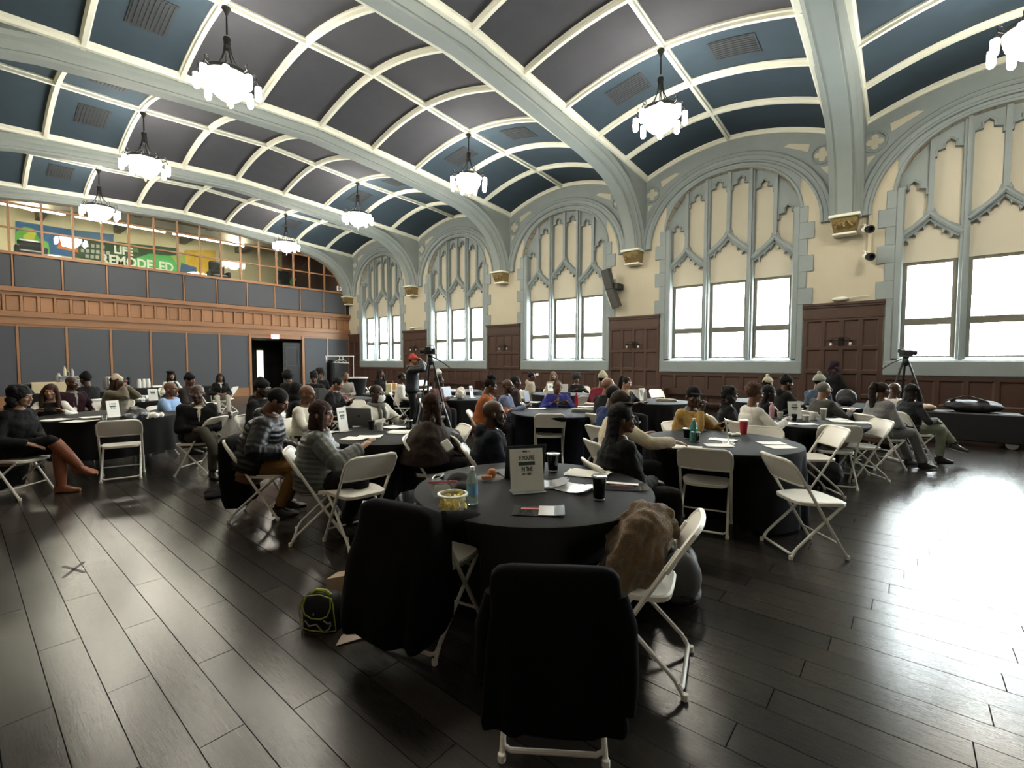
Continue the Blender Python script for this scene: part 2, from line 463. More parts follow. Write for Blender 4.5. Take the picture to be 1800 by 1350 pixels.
for c, (zs, za) in zip(CS, HZ):
    w = LW / 2 - .03
    og = ogee(c, w, zs, za)
    tr.strip(og, .11, .03, .26, bev=.035)
    tr.strip(offset_path(og, .07), .07, .10, .24, bev=.02)
    cusps(c, w, zs, za, tr, .12, .20)
    # central sub-mullion from ogee apex
    tr.prism([(c - .045, za - .02), (c + .045, za - .02), (c + .045, inn_z(c)), (c - .045, inn_z(c))], .06, .25)
    for q in (-1, 1):
        cc = c + q * LW / 4; hw = LW / 4 - .055
        zt = min(inn_z(cc - .24), inn_z(cc + .24)) - .14
        # spandrel infill around a trefoil head
        tr.strip([(cc - hw, zt - .30), (cc - hw * .95, zt - .16), (cc - hw * .4, zt - .13), (cc - hw * .42, zt - .03), (cc, zt + .05), (cc + hw * .42, zt - .03),
                  (cc + hw * .4, zt - .13), (cc + hw * .95, zt - .16), (cc + hw, zt - .30)], .045, .09, .2, bev=.012)
        pol = [(cc - hw - .02, zt - .28), (cc - hw - .02, inn_z(cc - hw) + .02), (cc + hw + .02, inn_z(cc + hw) + .02), (cc + hw + .02, zt - .28), (cc + hw, zt - .16), (cc + hw * .42, zt - .14),
               (cc + hw * .45, zt - .04), (cc, zt + .05), (cc - hw * .45, zt - .04), (cc - hw * .42, zt - .14), (cc - hw, zt - .16)]
        tr.prism(pol, .14, .17)
        # little rounded shoulders at the foot of each blind light
        ex = (c + q * w, zs + .03) 
        tr.strip([(cc - q * hw * 1.05, za + .1), (cc - q * hw * .8, za - .06), (cc, zs + .23 + .02), (cc + q * hw, zs + .10)], .05, .09, .22, bev=.012)
trac_me = tr.mesh('tracery', M['stone'], 35); frame_me = fr.mesh('stone_frame', M['stone'], 30)
# blind cream panels
bl_list = []
for c, (zs, za) in zip(CS, HZ):
    w = LW / 2 - .03
    bl_list.append(('blind_panel', MB().prism([(c - w, 3.78), (c + w, 3.78)] + [(x, z) for x, z in ogee(c, w, zs, za)[::-1]], .215, .235).mesh('blind_panel', M['creamp'], 0)))
    for q in (-1, 1):
        cc = c + q * LW / 4; hw = LW / 4
        zt = inn_z(cc)
        og = ogee(c, w, zs, za)
        low = [p for p in og if (p[0] - c) * q >= -1e-6]
        low.sort()
        pol = low + [(cc + hw if q > 0 else c, inn_z(cc + hw * .9) + .02), (cc, inn_z(cc) + .0), (c if q > 0 else cc - hw, inn_z(cc - hw * .9) + .02)]
        bl_list.append(('blind_light', MB().prism(pol, .225, .245).mesh('blind_light', M['creamp'], 0)))
# sashes and panes
def sash(x0, x1, z0, z1, y=.24):
    mb = MB(); t = .085
    mb.box(x0, x1, y, y + .06, z0, z0 + t); mb.box(x0, x1, y, y + .06, z1 - t, z1)
    mb.box(x0, x0 + t, y, y + .06, z0 + t, z1 - t); mb.box(x1 - t, x1, y, y + .06, z0 + t, z1 - t)
    return mb
sash_items = []
for i in range(3):
    x0, x1 = MUL[i] + (.07 if i else .08), MUL[i + 1] - (.07 if i < 2 else .08)
    for z0, z1 in ((1.62, 2.47), (2.45, 3.80)):
        sm = sash(x0, x1, z0, z1).mesh('sash', M['pane'], 0)
        pm = MB().box(x0 + .07, x1 - .07, .262, .268, z0 + .07, z1 - .07).mesh('pane', M['glass'], 0)
        # small leading stubs along the edges
        lb = MB()
        for k in range(1, 5):
            zz = z0 + (z1 - z0) * k / 5
            for xs_ in (x0 + .08, x1 - .115): lb.box(xs_, xs_ + .035, .255, .262, zz - .006, zz + .006)
        for k in range(1, 4):
            xx_ = x0 + (x1 - x0) * k / 4
            for zs_ in (z0 + .08, z1 - .115): lb.box(xx_ - .006, xx_ + .006, .255, .262, zs_, zs_ + .035)
        sash_items.append((sm, pm, lb.mesh('leading', M['pane'], 0)))
for i, bx in enumerate(BAYS):
    w = build_window(i + 1, bx)
    link('stone_frame', frame_me, w); link('tracery', trac_me, w)
    for nm, me in bl_list: link(nm, me, w)
    for sm, pm, lm in sash_items:
        so = link('sash', sm, w); link('pane', pm, so); link('leading', lm, so)
    link('arch_band', band_me, w)
    t = struct(empty('trim_%d' % (i + 1), (bx, WALL_Y, 0)))
    link('spandrel', span_me, t); link('arch_moulding', arch_me, t); link('quatrefoil', quat_me, t); link('quatrefoil_ring', ring_me, t)
    for s in (-1, 1):
        for k in range(7):
            z = 3.18 + k * .40
            if z > 5.4: break
            lg = (k % 2 == 0)
            link('quoin', quoin_long if lg else quoin_short, t, (s * (HW + (.16 if lg else .09)), 0, z))
# wall behind the blind tracery (outside skin) so no sky leaks above the sashes
for i, bx in enumerate(BAYS):
    MB().box(-HW, HW, .26, .5, 3.76, 6.75).obj('infill', M['cream'], wall, 0, loc=(bx, WALL_Y, 0))

# ---- walnut wainscot on the window wall, piers and under the sills
def panel_mesh(w, h, m, name='panel', t=.018):
    mb = MB(); b = .028
    vs = [(-w / 2, 0, 0), (w / 2, 0, 0), (w / 2, 0, h), (-w / 2, 0, h), (-w / 2 + b, t, b), (w / 2 - b, t, b), (w / 2 - b, t, h - b), (-w / 2 + b, t, h - b)]
    mb.add(vs, [(0, 1, 5, 4), (1, 2, 6, 5), (2, 3, 7, 6), (3, 0, 4, 7), (4, 5, 6, 7)])
    return mb.mesh(name, m, 0)
PCACHE = {}
def panel(w, h, m, name='panel'):
    k = (round(w, 3), round(h, 3), m.name, name)
    if k not in PCACHE: PCACHE[k] = panel_mesh(w, h, m, name)
    return PCACHE[k]
def wainscot(parent, x0, x1, z0, z1, cols, rows_, cap=True, yf=-.05, frieze=0.):
    """frame of stiles and rails with recessed panels between"""
    mb = MB(); st = .075; zt = z1 - frieze
    W_ = (x1 - x0 - st * (cols + 1)) / cols; 
    zs = [z0]; tot = sum(rows_); H_ = zt - z0 - st * (len(rows_) + 1)
    for c in range(cols + 1):
        a = x0 + c * (W_ + st); mb.box(a, a + st, yf, 0, z0, zt)
    z = z0; cells_ = []
    for r_ in list(rows_) + [None]:
        mb.box(x0, x1, yf - .002, 0, z, z + st)
        if r_ is None: break
        h = H_ * r_ / tot
        for c in range(cols): cells_.append((x0 + st + c * (W_ + st) + W_ / 2, z + st, h))
        z += st + h
    if frieze: mb.box(x0, x1, yf, 0, zt, z1)
    if cap:
        mb.prism([(0, 0)] * 0 or [(x0 - .03, z1), (x1 + .03, z1), (x1 + .03, z1 + .05), (x0 - .03, z1 + .05)], yf - .06, 0)
        mb.box(x0 - .015, x1 + .015, yf - .03, 0, z1 - .05, z1)
        if frieze: mb.box(x0 - .01, x1 + .01, yf - .02, 0, zt - .02, zt + .03)
    mb.obj('panel_frame', M['walnut'], parent, 0)
    for cx, cz, h in cells_:
        link('panel', panel(W_, h, M['walnut']), parent, (cx, yf + .012, cz))
tn = 7
edges = []
for i in range(len(BAYS) + 1):
    a = BAYS[i - 1] + HW + .16 if i else END_X
    b = BAYS[i] - HW - .16 if i < len(BAYS) else RIGHT_X
    t = struct(empty('trim_%d' % tn, (0, WALL_Y, 0))); tn += 1
    cols = max(2, round((b - a) / .44))
    wainscot(t, a, b, .16, 2.92, cols, [1, 1, 1, 1.25] if b - a > 1 else [1, 1, 1, 1.2], frieze=.30)
for i, bx in enumerate(BAYS):
    t = struct(empty('trim_%d' % tn, (0, WALL_Y, 0))); tn += 1
    wainscot(t, bx - HW - .16, bx + HW + .16, .16, 1.24, 8, [1, 1.6], cap=False)
bb = struct(MB().box(END_X, RIGHT_X, -.075, 0, 0, .17).obj('baseboard_window', M['walnut'], None, 0)); bb.location = (0, WALL_Y, 0)

# ---- ceiling: beams, vaults, ribs, coffer panels, grilles
ceil = struct(empty('ceiling', (0, 0, 0)))
# closing shell above everything
MB().box(-23.2, 9.7, -1.6, 14.3, 8.25, 8.45).obj('ceiling_slab', M['charcoal'], ceil, 0)
def beam_mesh():
    mb = MB(); ds = [-7.08, -7.0, -6.8, -6.5, -6.1, -5.6, -5, -4, -3, -2, -1, 0, 1, 2, 3, 4, 5, 5.6, 6.1, 6.5, 6.8, 7.0, 7.08]
    # smoother: resample
    D = []
    for a, b in zip(ds, ds[1:]):
        kk = 3 if abs(a) > 4.9 or abs(b) > 4.9 else 1
        D += [a + (b - a) * i / kk for i in range(kk)]
    D.append(ds[-1])
    rs = []
    for i, d in enumerate(D):
        z = lerp_tab(SOFF, d)
        # normal direction of soffit path
        d0, d1 = D[max(i - 1, 0)], D[min(i + 1, len(D) - 1)]
        ty, tz = d1 - d0, lerp_tab(SOFF, d1) - lerp_tab(SOFF, d0); l = math.hypot(ty, tz); ny, nz = tz / l, -ty / l   # pointing down/in
        if nz > 0: ny, nz = -ny, -nz
        prof = [(-.33, -.42), (-.33, -.30), (-.27, -.24), (-.27, -.17), (-.21, -.12), (-.19, -.05), (-.15, -.05), (-.14, 0), (.14, 0), (.15, -.05), (.19, -.05), (.21, -.12), (.27, -.17), (.27, -.24), (.33, -.30), (.33, -.42)]
        rs.append([(x, CY + d + ny * q, z + nz * q) for x, q in prof])
    mb.rings(rs, 0, True)
    # web above the moulding and the haunch against the walls
    for s in (-1, 1):
        pol = []
        dd = [d * s for d in D if d * s >= -1e-6] if s > 0 else [d for d in D if d <= 1e-6]
        pts = [(CY + d, lerp_tab(SOFF, d) + .31) for d in (sorted(dd) if s > 0 else sorted(dd, reverse=True))]
        # shift outwards on the steep haunch so that the web hides inside the moulding
        pts = [(y_ + (s * .30 * min(1, max(0, (abs(y_ - CY) - 5.6) / 1.0))), z_) for y_, z_ in pts]
        yw = CY + s * 7.5
        for (ya, za), (yb, zb) in zip(pts, pts[1:]):
            for x in (-.33, .33):
                mb.add([(x, ya, za), (x, yb, zb), (x, yb, 8.2), (x, ya, 8.2)], [(0, 1, 2, 3)])
        ya, za = pts[-1]
        for x in (-.33, .33):
            mb.add([(x, ya, 4.93), (x, yw, 4.93), (x, yw, 8.2), (x, ya, 8.2)], [(0, 1, 2, 3)])
    return mb
beam_me = beam_mesh().mesh('beam', M['beam'], 35)
# corbel: ivory slab, gilded carved block
cslab = MB().bbox(-.30, .30, -.46, 0, -.07, .0, .015).mesh('corbel_slab', M['mould'], 0)
cb = MB(); cb.rings([[(x * k, -.40 * kk if fr_ else 0, z) for x, fr_ in ((-.25, 0), (-.25, 1), (.25, 1), (.25, 0))] for k, kk, z in ((1, 1, -.07), (.96, .9, -.2), (.85, .7, -.36), (.8, .62, -.40))])
cblock = cb.mesh('carved_block', M['brass'], 0)
cc_ = MB()
cc_.tube([(-.19 + .38 * i / 14, -.385 + .03 * (i % 2), -.20 + .06 * math.sin(i * .9)) for i in range(15)], .022, 6)
for k in range(5): cc_.ell((-.16 + .08 * k, -.37, -.20 + (.07 if k % 2 else -.07)), (.03, .025, .035), 8, 6)
ccarv = cc_.mesh('carved_scroll', M['brass'], 60)
clow = MB().bbox(-.23, .23, -.30, 0, -.44, -.39, .01).mesh('corbel_foot', M['mould'], 0)
for i, x in enumerate(BEAMS):
    bo = link('beam', beam_me, ceil, (x, 0, 0))
    for s in (-1, 1):
        co = link('corbel_slab', cslab, bo, (0, CY + s * 7.45, 4.94)); co.rotation_euler = (0, 0, 0 if s > 0 else PI)
        for nm, me in (('carved_block', cblock), ('carved_scroll', ccarv), ('corbel_foot', clow)):
            c2 = link(nm, me, bo, (0, CY + s * 7.45, 4.94)); c2.rotation_euler = (0, 0, 0 if s > 0 else PI)
# vault parts (one bay, shared mesh data): panel cells, ribs
def vault_cell(side, k, mt):
    mb = MB(); y0, y1 = RIBY[k], RIBY[k + 1]; nu = 8
    us = [side * HB * i / nu for i in range(nu + 1)]
    top = [[(u, y_, vault(u, y_, .05)) for u in us] for y_ in (y0, y1)]
    up_ = [[(u, y_, vault(u, y_, .09)) for u in us] for y_ in (y0, y1)]
    n_ = nu + 1
    vs = top[0] + top[1] + up_[0] + up_[1]; fs = []
    for i in range(nu):
        fs += [(i, i + 1, n_ + i + 1, n_ + i), (2 * n_ + i, 3 * n_ + i, 3 * n_ + i + 1, 2 * n_ + i + 1)]
    mb.add(vs, fs); return mb.mesh('coffer_panel', mt, 60)
cellme = {}
for side in (-1, 1):
    for k in range(10):
        cellme[(side, k)] = vault_cell(side, k, M['charcoal'] if 3 <= k <= 6 else M['navy'])
def rib_cross(y_, w=.13):
    mb = MB(); nu = 20; rs = []
    for i in range(nu + 1):
        u = -HB + 2 * HB * i / nu
        z = vault(u, y_, .07)
        h = w / 2
        rs.append([(u, y_ - h, z), (u, y_ - h, z - .055), (u, y_ - h * .62, z - .07), (u, y_ - h * .55, z - .125), (u, y_ + h * .55, z - .125), (u, y_ + h * .62, z - .07), (u, y_ + h, z - .055), (u, y_ + h, z)])
    mb.rings(rs); return mb.mesh('cross_rib', M['mould'], 40)
ribme = [rib_cross(min(13.53, max(y_, -1.23))) for y_ in RIBY]
def rib_long(u, w, nm):
    mb = MB(); rs = []
    for i in range(31):
        y_ = -1.3 + 14.9 * i / 30; z = vault(u, y_, .07); h = w / 2
        rs.append([(u - h, y_, z), (u - h, y_, z - .055), (u - h * .62, y_, z - .07), (u - h * .55, y_, z - .125), (u + h * .55, y_, z - .125), (u + h * .62, y_, z - .07), (u + h, y_, z - .055), (u + h, y_, z)])
    mb.rings(rs); return mb.mesh(nm, M['mould'], 40)
ridge_me = rib_long(0, .13, 'ridge_rib'); er1 = rib_long(-HB + .04, .16, 'edge_rib'); er2 = rib_long(HB - .04, .16, 'edge_rib')
def grille(side, k):
    mb = MB(); yc = (RIBY[k] + RIBY[k + 1]) / 2; uc = side * HB * .47
    def P(u, v, o): return (u, v, vault(u, v, .045 - o))
    n_ = 6; a, b = uc - .42, uc + .42; c, d = yc - .3, yc + .3
    rs = []
    for i in range(n_ + 1):
        u = a + (b - a) * i / n_
        rs.append([P(u, c, 0), P(u, c, .012), P(u, d, .012), P(u, d, 0)])
    mb.rings(rs)
    for j in range(9):
        v = c + .04 + (d - c - .08) * j / 8
        mb.rings([[P(u_, v - .012, .012), P(u_, v - .012, .022), P(u_, v + .012, .022), P(u_, v + .012, .012)] for u_ in [a + .03 + (b - a - .06) * i / n_ for i in range(n_ + 1)]])
    return mb.mesh('vent_grille', M['grille'], 0)
gme = {(s, k): grille(s, k) for s in (-1, 1) for k in (2, 7)}
for i, bx in enumerate(BAYS):
    for key, me in cellme.items():
        link('coffer_panel', me, ceil, (bx, 0, 0))
    for me in ribme: link('cross_rib', me, ceil, (bx, 0, 0))
    for me, nm in ((ridge_me, 'ridge_rib'), (er1, 'edge_rib'), (er2, 'edge_rib')): link(nm, me, ceil, (bx, 0, 0))
    for me in gme.values(): link('vent_grille', me, ceil, (bx, 0, 0))

# ---- near wall (behind the camera) and right end wall
nw = struct(empty('wall_near', (0, 0, 0)))
MB().box(-22.9, 9.6, NEAR_Y - .2, NEAR_Y, 0, 8.2).obj('plaster', M['cream'], nw, 0)
MB().box(-22.7, 9.4, NEAR_Y, NEAR_Y + .04, 0, 2.95).obj('wainscot', M['walnut'], nw, 0)
rw = struct(empty('wall_right', (0, 0, 0)))
MB().box(RIGHT_X, RIGHT_X + .2, -1.5, 13.8, 0, 8.2).obj('plaster', M['cream'], rw, 0)
MB().box(RIGHT_X - .04, RIGHT_X, -1.3, 13.6, 0, 2.95).obj('wainscot', M['walnut'], rw, 0)

# ---- far end wall, local frame: x = world y, faces +X (towards camera)
ew = struct(empty('wall_end', (END_X, 0, 0)))
def ebox(mb, y0, y1, z0, z1, p, q=0, mi=0): mb.box(q, p, y0, y1, z0, z1, mi)   # p = projection into the room
mb = MB()
D0, D1 = 8.68, 11.05      # doorway
ebox(mb, -1.3, D0, 0, 5.1, 0, -.25); ebox(mb, D1, 13.6, 0, 5.1, 0, -.25); ebox(mb, D0, D1, 2.62, 5.1, 0, -.25)
mb.obj('backing', M['blackw'], ew, 0)
# lower fabric panels between oak battens
bats = [-1.3 + .0, -.98, .22, 1.42, 2.62, 3.82, 5.02, 6.22, 7.42, 8.62]
bat_me = MB().bbox(0, .045, -.035, .035, 0, 2.42, .006).mesh('batten', M['oak'], 0)
def fab(w, z0, z1): return MB().bbox(0, .028, -w / 2, w / 2, z0, z1, .01).mesh('fabric_panel', M['slate'], 0)
f1 = fab(1.12, .36, 2.78)
for i in range(1, len(bats)):
    link('batten', bat_me, ew, (0, bats[i], .36))
    if i < len(bats) - 1 or True:
        a, b = bats[i - 1], bats[i]
        if b - a > 1.1: link('fabric_panel', f1, ew, (0, (a + b) / 2, 0))
for y_ in (11.12, 12.35, 13.55): link('batten', bat_me, ew, (0, y_, .36))
for y_ in (11.735, 12.95): link('fabric_panel', fab(1.13, .36, 2.78), ew, (0, y_, 0))
mb = MB(); ebox(mb, -1.3, D0, 0, .33, .04); ebox(mb, -1.3, D0, .33, .37, .055); ebox(mb, D1, 13.55, 0, .33, .04); ebox(mb, D1, 13.55, .33, .37, .055)
struct(mb.obj('baseboard_end', M['oak'], None, 0, loc=(END_X, 0, 0)))
# door trim, dark recess behind, open door leaf, exit sign
mb = MB(); ebox(mb, D0 - .07, D0 + .02, 0, 2.80, .07); ebox(mb, D1 - .02, D1 + .07, 0, 2.80, .07)
ebox(mb, D0, D1, 2.62, 2.80, .02, 0)
dr = struct(empty('door_1', (END_X, 0, 0)))
mb.obj('door_frame', M['oak'], dr, 0)
mb = MB(); mb.box(-3.2, -.25, D0 - .1, D0, 0, 2.7); mb.box(-3.2, -.25, D1 + 1.7, D1 + 1.8, 0, 2.7); mb.box(-3.2, -3.1, D0, D1 + 1.8, 0, 2.7); mb.box(-3.2, -.25, D0, D1 + 1.8, 2.62, 2.72); mb.box(-3.2, -.25, D0, D1 + 1.8, -.1, 0)
mb.obj('lobby', M['blackw'], dr, 0)
leaf = MB(); leaf.box(-.06, -.02, D1 - .92, D1 - .03, 0, 2.45); leaf.obj('door_leaf', M['blackw'], dr, 0)
mb = MB(); mb.strip([(0, 0)] * 0 or [(D1 - .80, 1.35), (D1 - .22, 1.35), (D1 - .22, 2.2), (D1 - .80, 2.2)], .03, 0, .01, closed=True)
mb.v = [(-(y_) + .0, x_, z_) for x_, y_, z_ in mb.v]; mb.obj('leaf_moulding', M['slate'], dr, 0)
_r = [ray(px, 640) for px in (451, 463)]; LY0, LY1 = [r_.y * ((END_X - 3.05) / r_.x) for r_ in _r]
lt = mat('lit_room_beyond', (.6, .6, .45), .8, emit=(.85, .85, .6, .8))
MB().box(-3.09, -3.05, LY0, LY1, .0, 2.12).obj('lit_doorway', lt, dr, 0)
MB().box(-3.04, -3.0, LY0 - .06, LY0, 0, 2.2).obj('lit_door_jamb', M['walnut'], dr, 0)
# oak bressummer, frieze and ledge
mb = MB()
ebox(mb, -1.3, 13.6, 2.78, 3.02, .07); ebox(mb, -1.3, 13.6, 3.02, 3.10, .13); ebox(mb, -1.3, 13.6, 2.70, 2.78, .04)
ebox(mb, -1.3, 13.6, 3.10, 3.20, .10); ebox(mb, -1.3, 13.6, 3.72, 3.84, .10); ebox(mb, -1.3, 13.6, 3.84, 3.92, .20); ebox(mb, -1.3, 13.6, 3.92, 4.00, .15)
mb.obj('bressummer', M['oak'], ew, 0)
fw = .405; ys = 1.55 - fw * 7
cnt = int((13.55 - ys) / fw)
fpm = MB().bbox(0, .03, -fw / 2 + .045, fw / 2 - .045, 3.21, 3.71, .012).mesh('frieze_panel', M['oak'], 0)
fst = MB().bbox(0, .085, -.035, .035, 3.19, 3.73, .006).mesh('frieze_stile', M['oak'], 0)
ebk = MB(); ebox(ebk, -1.3, 13.6, 3.1, 3.84, .012); ebk.obj('frieze_back', M['oak'], ew, 0)
for k in range(cnt + 1):
    y_ = ys + k * fw
    if y_ > 13.58: break
    link('frieze_stile', fst, ew, (0, y_, 0))
    if y_ + fw < 13.6: link('frieze_panel', fpm, ew, (0, y_ + fw / 2, 0))
# upper fabric parapet
ub = MB().bbox(0, .05, -.022, .022, 4.0, 5.08, .005).mesh('parapet_batten', M['oak'], 0)
uf = MB().bbox(0, .03, -.56, .56, 4.02, 5.06, .01).mesh('fabric_panel', M['slate'], 0)
for k in range(-2, 11):
    y_ = 1.38 + k * 1.20
    if y_ > 13.5: break
    link('parapet_batten', ub, ew, (0, y_, 0))
    if y_ + 1.2 < 13.62: link('fabric_panel', uf, ew, (0, y_ + .6, 0))
mb = MB(); ebox(mb, -1.3, 13.6, 5.06, 5.15, .09, -.1); mb.obj('parapet_rail', M['oak'], ew, 0)

# ---- gallery glazing above the parapet and the room behind it
gal = struct(empty('window_7', (END_X, 0, 0)))
gy = [-.22 + .78 * k for k in range(18)]
gm = MB()
for y_ in gy:
    if -1.2 < y_ < 13.5:
        zt = soff(y_) + .25
        gm.box(-.06, .03, y_ - .03, y_ + .03, 5.15, max(5.3, zt))
for z in (5.93, 6.72):
    lo = [y_ for y_ in np.linspace(-1.25, 13.55, 80) if soff(float(y_)) > z - .1]
    gm.box(-.055, .025, float(lo[0]), float(lo[-1]), z - .028, z + .028)
gm.obj('glazing_frame', M['oak'], gal, 0)
for a, b in zip(gy, gy[1:]):
    for z0, z1 in ((5.15, 5.93), (5.93, 6.72), (6.72, 7.3)):
        if soff((a + b) / 2) < z0 + .1: continue
        key = ('gp', z0)
        if key not in PCACHE: PCACHE[key] = MB().box(-.02, -.014, .03, .75, z0 + .028, z1 - .028).mesh('pane', M['glass'], 0)
        link('pane', PCACHE[key], gal, (0, a, 0))
# oak arch rim under the last beam
rim = MB(); yy = [-0.8 + 13.9 * i / 60 for i in range(61)]
rim.rings([[(-.05, y_, soff(y_) + .0), (.06, y_, soff(y_) + .0), (.06, y_, soff(y_) + .3), (-.05, y_, soff(y_) + .3)] for y_ in yy]); rim.obj('arch_rim', M['oak'], gal, 0)
gw = mat('gallery_wall_paint', (.62, .56, .36), .8, var=.05)
gfl = mat('gallery_ceiling_paint', (.16, .15, .12), .8, var=.15)
gr = struct(empty('wall_gallery', (END_X, 0, 0)))
mb = MB(); mb.box(-6.1, -6.0, -1.5, 13.8, 4.9, 8.3); mb.box(-6, -.3, -1.5, -1.4, 4.9, 8.3); mb.obj('back_wall', gw, gr, 0)
MB().box(-6, .0, 13.58, 13.8, 4.9, 8.3).obj('side_wall', M['walnut'], gr, 0)
MB().box(-2.6, -2.5, 11.3, 13.6, 4.9, 8.3).obj('wood_partition', M['walnut'], gr, 0)
MB().box(-6, -.25, -1.5, 13.8, 4.9, 5.0).obj('gallery_floor', M['walnut'], gr, 0)
MB().box(-6, -.1, -1.5, 13.8, 8.2, 8.3).obj('gallery_ceiling', gfl, gr, 0)
bm_ = MB().box(-6, -.3, -.12, .12, 7.55, 7.85).mesh('gallery_beam', gfl, 0)
for y_ in (0, 2.6, 5.2, 7.8, 10.4): link('gallery_beam', bm_, gr, (0, y_, 0))
MB().box(-2.4, -2.1, -1.4, 11.6, 7.3, 7.6).obj('duct', mat('duct', (.3, .28, .22), .5), gr, 0)
# ================================================================== FURNITURE BUILDERS
def heading(a):
    """a = direction in degrees: 0 towards the right of the picture, 90 away from the photographer"""
    h = R0 * math.cos(math.radians(a)) + F0 * math.sin(math.radians(a))
    return math.atan2(h.y, h.x) - PI / 2

# ---- chandeliers
def make_chandelier(rod):
    t = thing('chandelier', 'x', 'chandelier', (0, 0, 0))
    H = 0.0   # local z=0 at the iron ring; glass hangs below
    rr = .36
    MB().lathe([(.0, rod), (.07, rod - .01), (.075, rod - .03), (.045, rod - .07), (.02, rod - .12), (.012, rod - .13)], 14).obj('ceiling_rose', M['iron'], t)
    mb = MB(); mb.tube([(0, 0, rod - .1), (0, 0, .62)], .011, 6)
    for k in range(9):
        z = .64 + (rod - .8) * k / 8; mb.ell((0, 0, z), (.017, .017, .03), 6, 5)
    mb.obj('rod', M['iron'], t)
    MB().lathe([(.01, .66), (.055, .64), (.065, .60), (.05, .55), (.055, .50), (.03, .45), (.035, .40), (.012, .36)], 12).obj('hub', M['iron'], t)
    for k in range(6):
        a = k * PI / 3; c, s = math.cos(a), math.sin(a)
        pts = []
        for i in range(9):
            q = i / 8; r = .045 + (.30 - .045) * q ** 2.6; z = .58 - .56 * q
            pts.append((c * r, s * r, z))
        MB().tube(pts, .010, 5).obj('hanger', M['iron'], t)
    mb = MB()
    mb.rings([[(r * math.cos(2 * PI * j / 28), r * math.sin(2 * PI * j / 28), z) for r, z in ((rr - .02, -.03), (rr, -.03), (rr, .03), (rr - .02, .03))] for j in range(28)], closed=True, cap=False)
    mb.rings([[(r * math.cos(2 * PI * j / 20), r * math.sin(2 * PI * j / 20), z) for r, z in ((.17, .03), (.19, .03), (.19, .06), (.17, .06))] for j in range(20)], closed=True, cap=False)
    for k in range(4):
        a = k * PI / 2; mb.tube([(-rr * math.cos(a), -rr * math.sin(a), 0), (rr * math.cos(a), rr * math.sin(a), 0)], .01, 5)
    mb.obj('ring', M['iron'], t)
    n = 8; scl_ = []
    for k in range(n):
        arms = MB(); a = (k + .5) * 2 * PI / n; c, s = math.cos(a), math.sin(a); pts = []
        for i in range(16):
            q = i / 15; th = q * 2 * PI * 1.15; rad = .055 * (1 - q * .6)
            pts.append((c * (rr + .03 + rad * math.sin(th)), s * (rr + .03 + rad * math.sin(th)), .075 + rad * math.cos(th)))
        arms.tube(pts, .007, 5)
        arms.tube([(c * rr, s * rr, .0), (c * (rr + .07), s * (rr + .07), .03), (c * (rr + .10), s * (rr + .10), -.03), (c * (rr + .10), s * (rr + .10), -.07)], .010, 5)
        scs_ = arms.obj('scroll', M['iron'], t); scl_.append(scs_)
    for k in range(n):
        a = (k + .5) * 2 * PI / n; c, s = math.cos(a), math.sin(a)
        MB().lathe([(.01, -.07), (.05, -.075), (.052, -.11), (.055, -.2), (.05, -.29), (.03, -.32), (.008, -.33)], 10, (c * (rr + .10), s * (rr + .10), 0)).obj('glass_shade', M['bulb'], scl_[k])
    MB().lathe([(.33, -.035), (.33, -.10), (.30, -.20), (.24, -.30), (.15, -.38), (.05, -.42), (.01, -.425)], 20).obj('glass_bowl', M['bulb'], t)
    MB().lathe([(.006, -.42), (.022, -.44), (.012, -.47), (.026, -.50), (.02, -.53), (.005, -.55)], 8).obj('finial', M['brass'], t)
    return t
ch0 = make_chandelier(1.03)
CH = [(-3.85, 9.08, 6.45, 'second from the right, hanging before the tall fourth window'), (-9.15, 9.08, 6.5, 'near the picture centre, in front of the third window'),
      (-14.5, 9.08, 6.58, 'hanging before the second window from the end wall'), (-19.85, 9.08, 6.48, 'smallest, by the right end of the glazed gallery'),
      (-9.15, 3.24, 6.48, 'largest, high at the upper left'), (-14.5, 3.22, 6.5, 'second from the left, below and left of the largest one'),
      (-19.85, 3.2, 6.45, 'leftmost, before the gallery mural'), (1.28, 10.3, 6.42, 'cut off by the right edge of the picture'), (-4.1, 3.62, 6.42, 'only its finial shows at the top edge of the picture')]
for i, (x, y, z, d) in enumerate(CH):
    o = ch0 if i == 0 else copy_tree(ch0)
    o.location = (x, y, z); relabel(o, 'lit iron chandelier, ' + d, 'chandeliers in two rows')
    rz = (ridg(y) - .06 - z) / 1.03
    for c in o.children:
        if c.name.startswith(('rod', 'ceiling_rose')):
            c.scale = (1, 1, (ridg(y) - .055 - z) / 1.03)

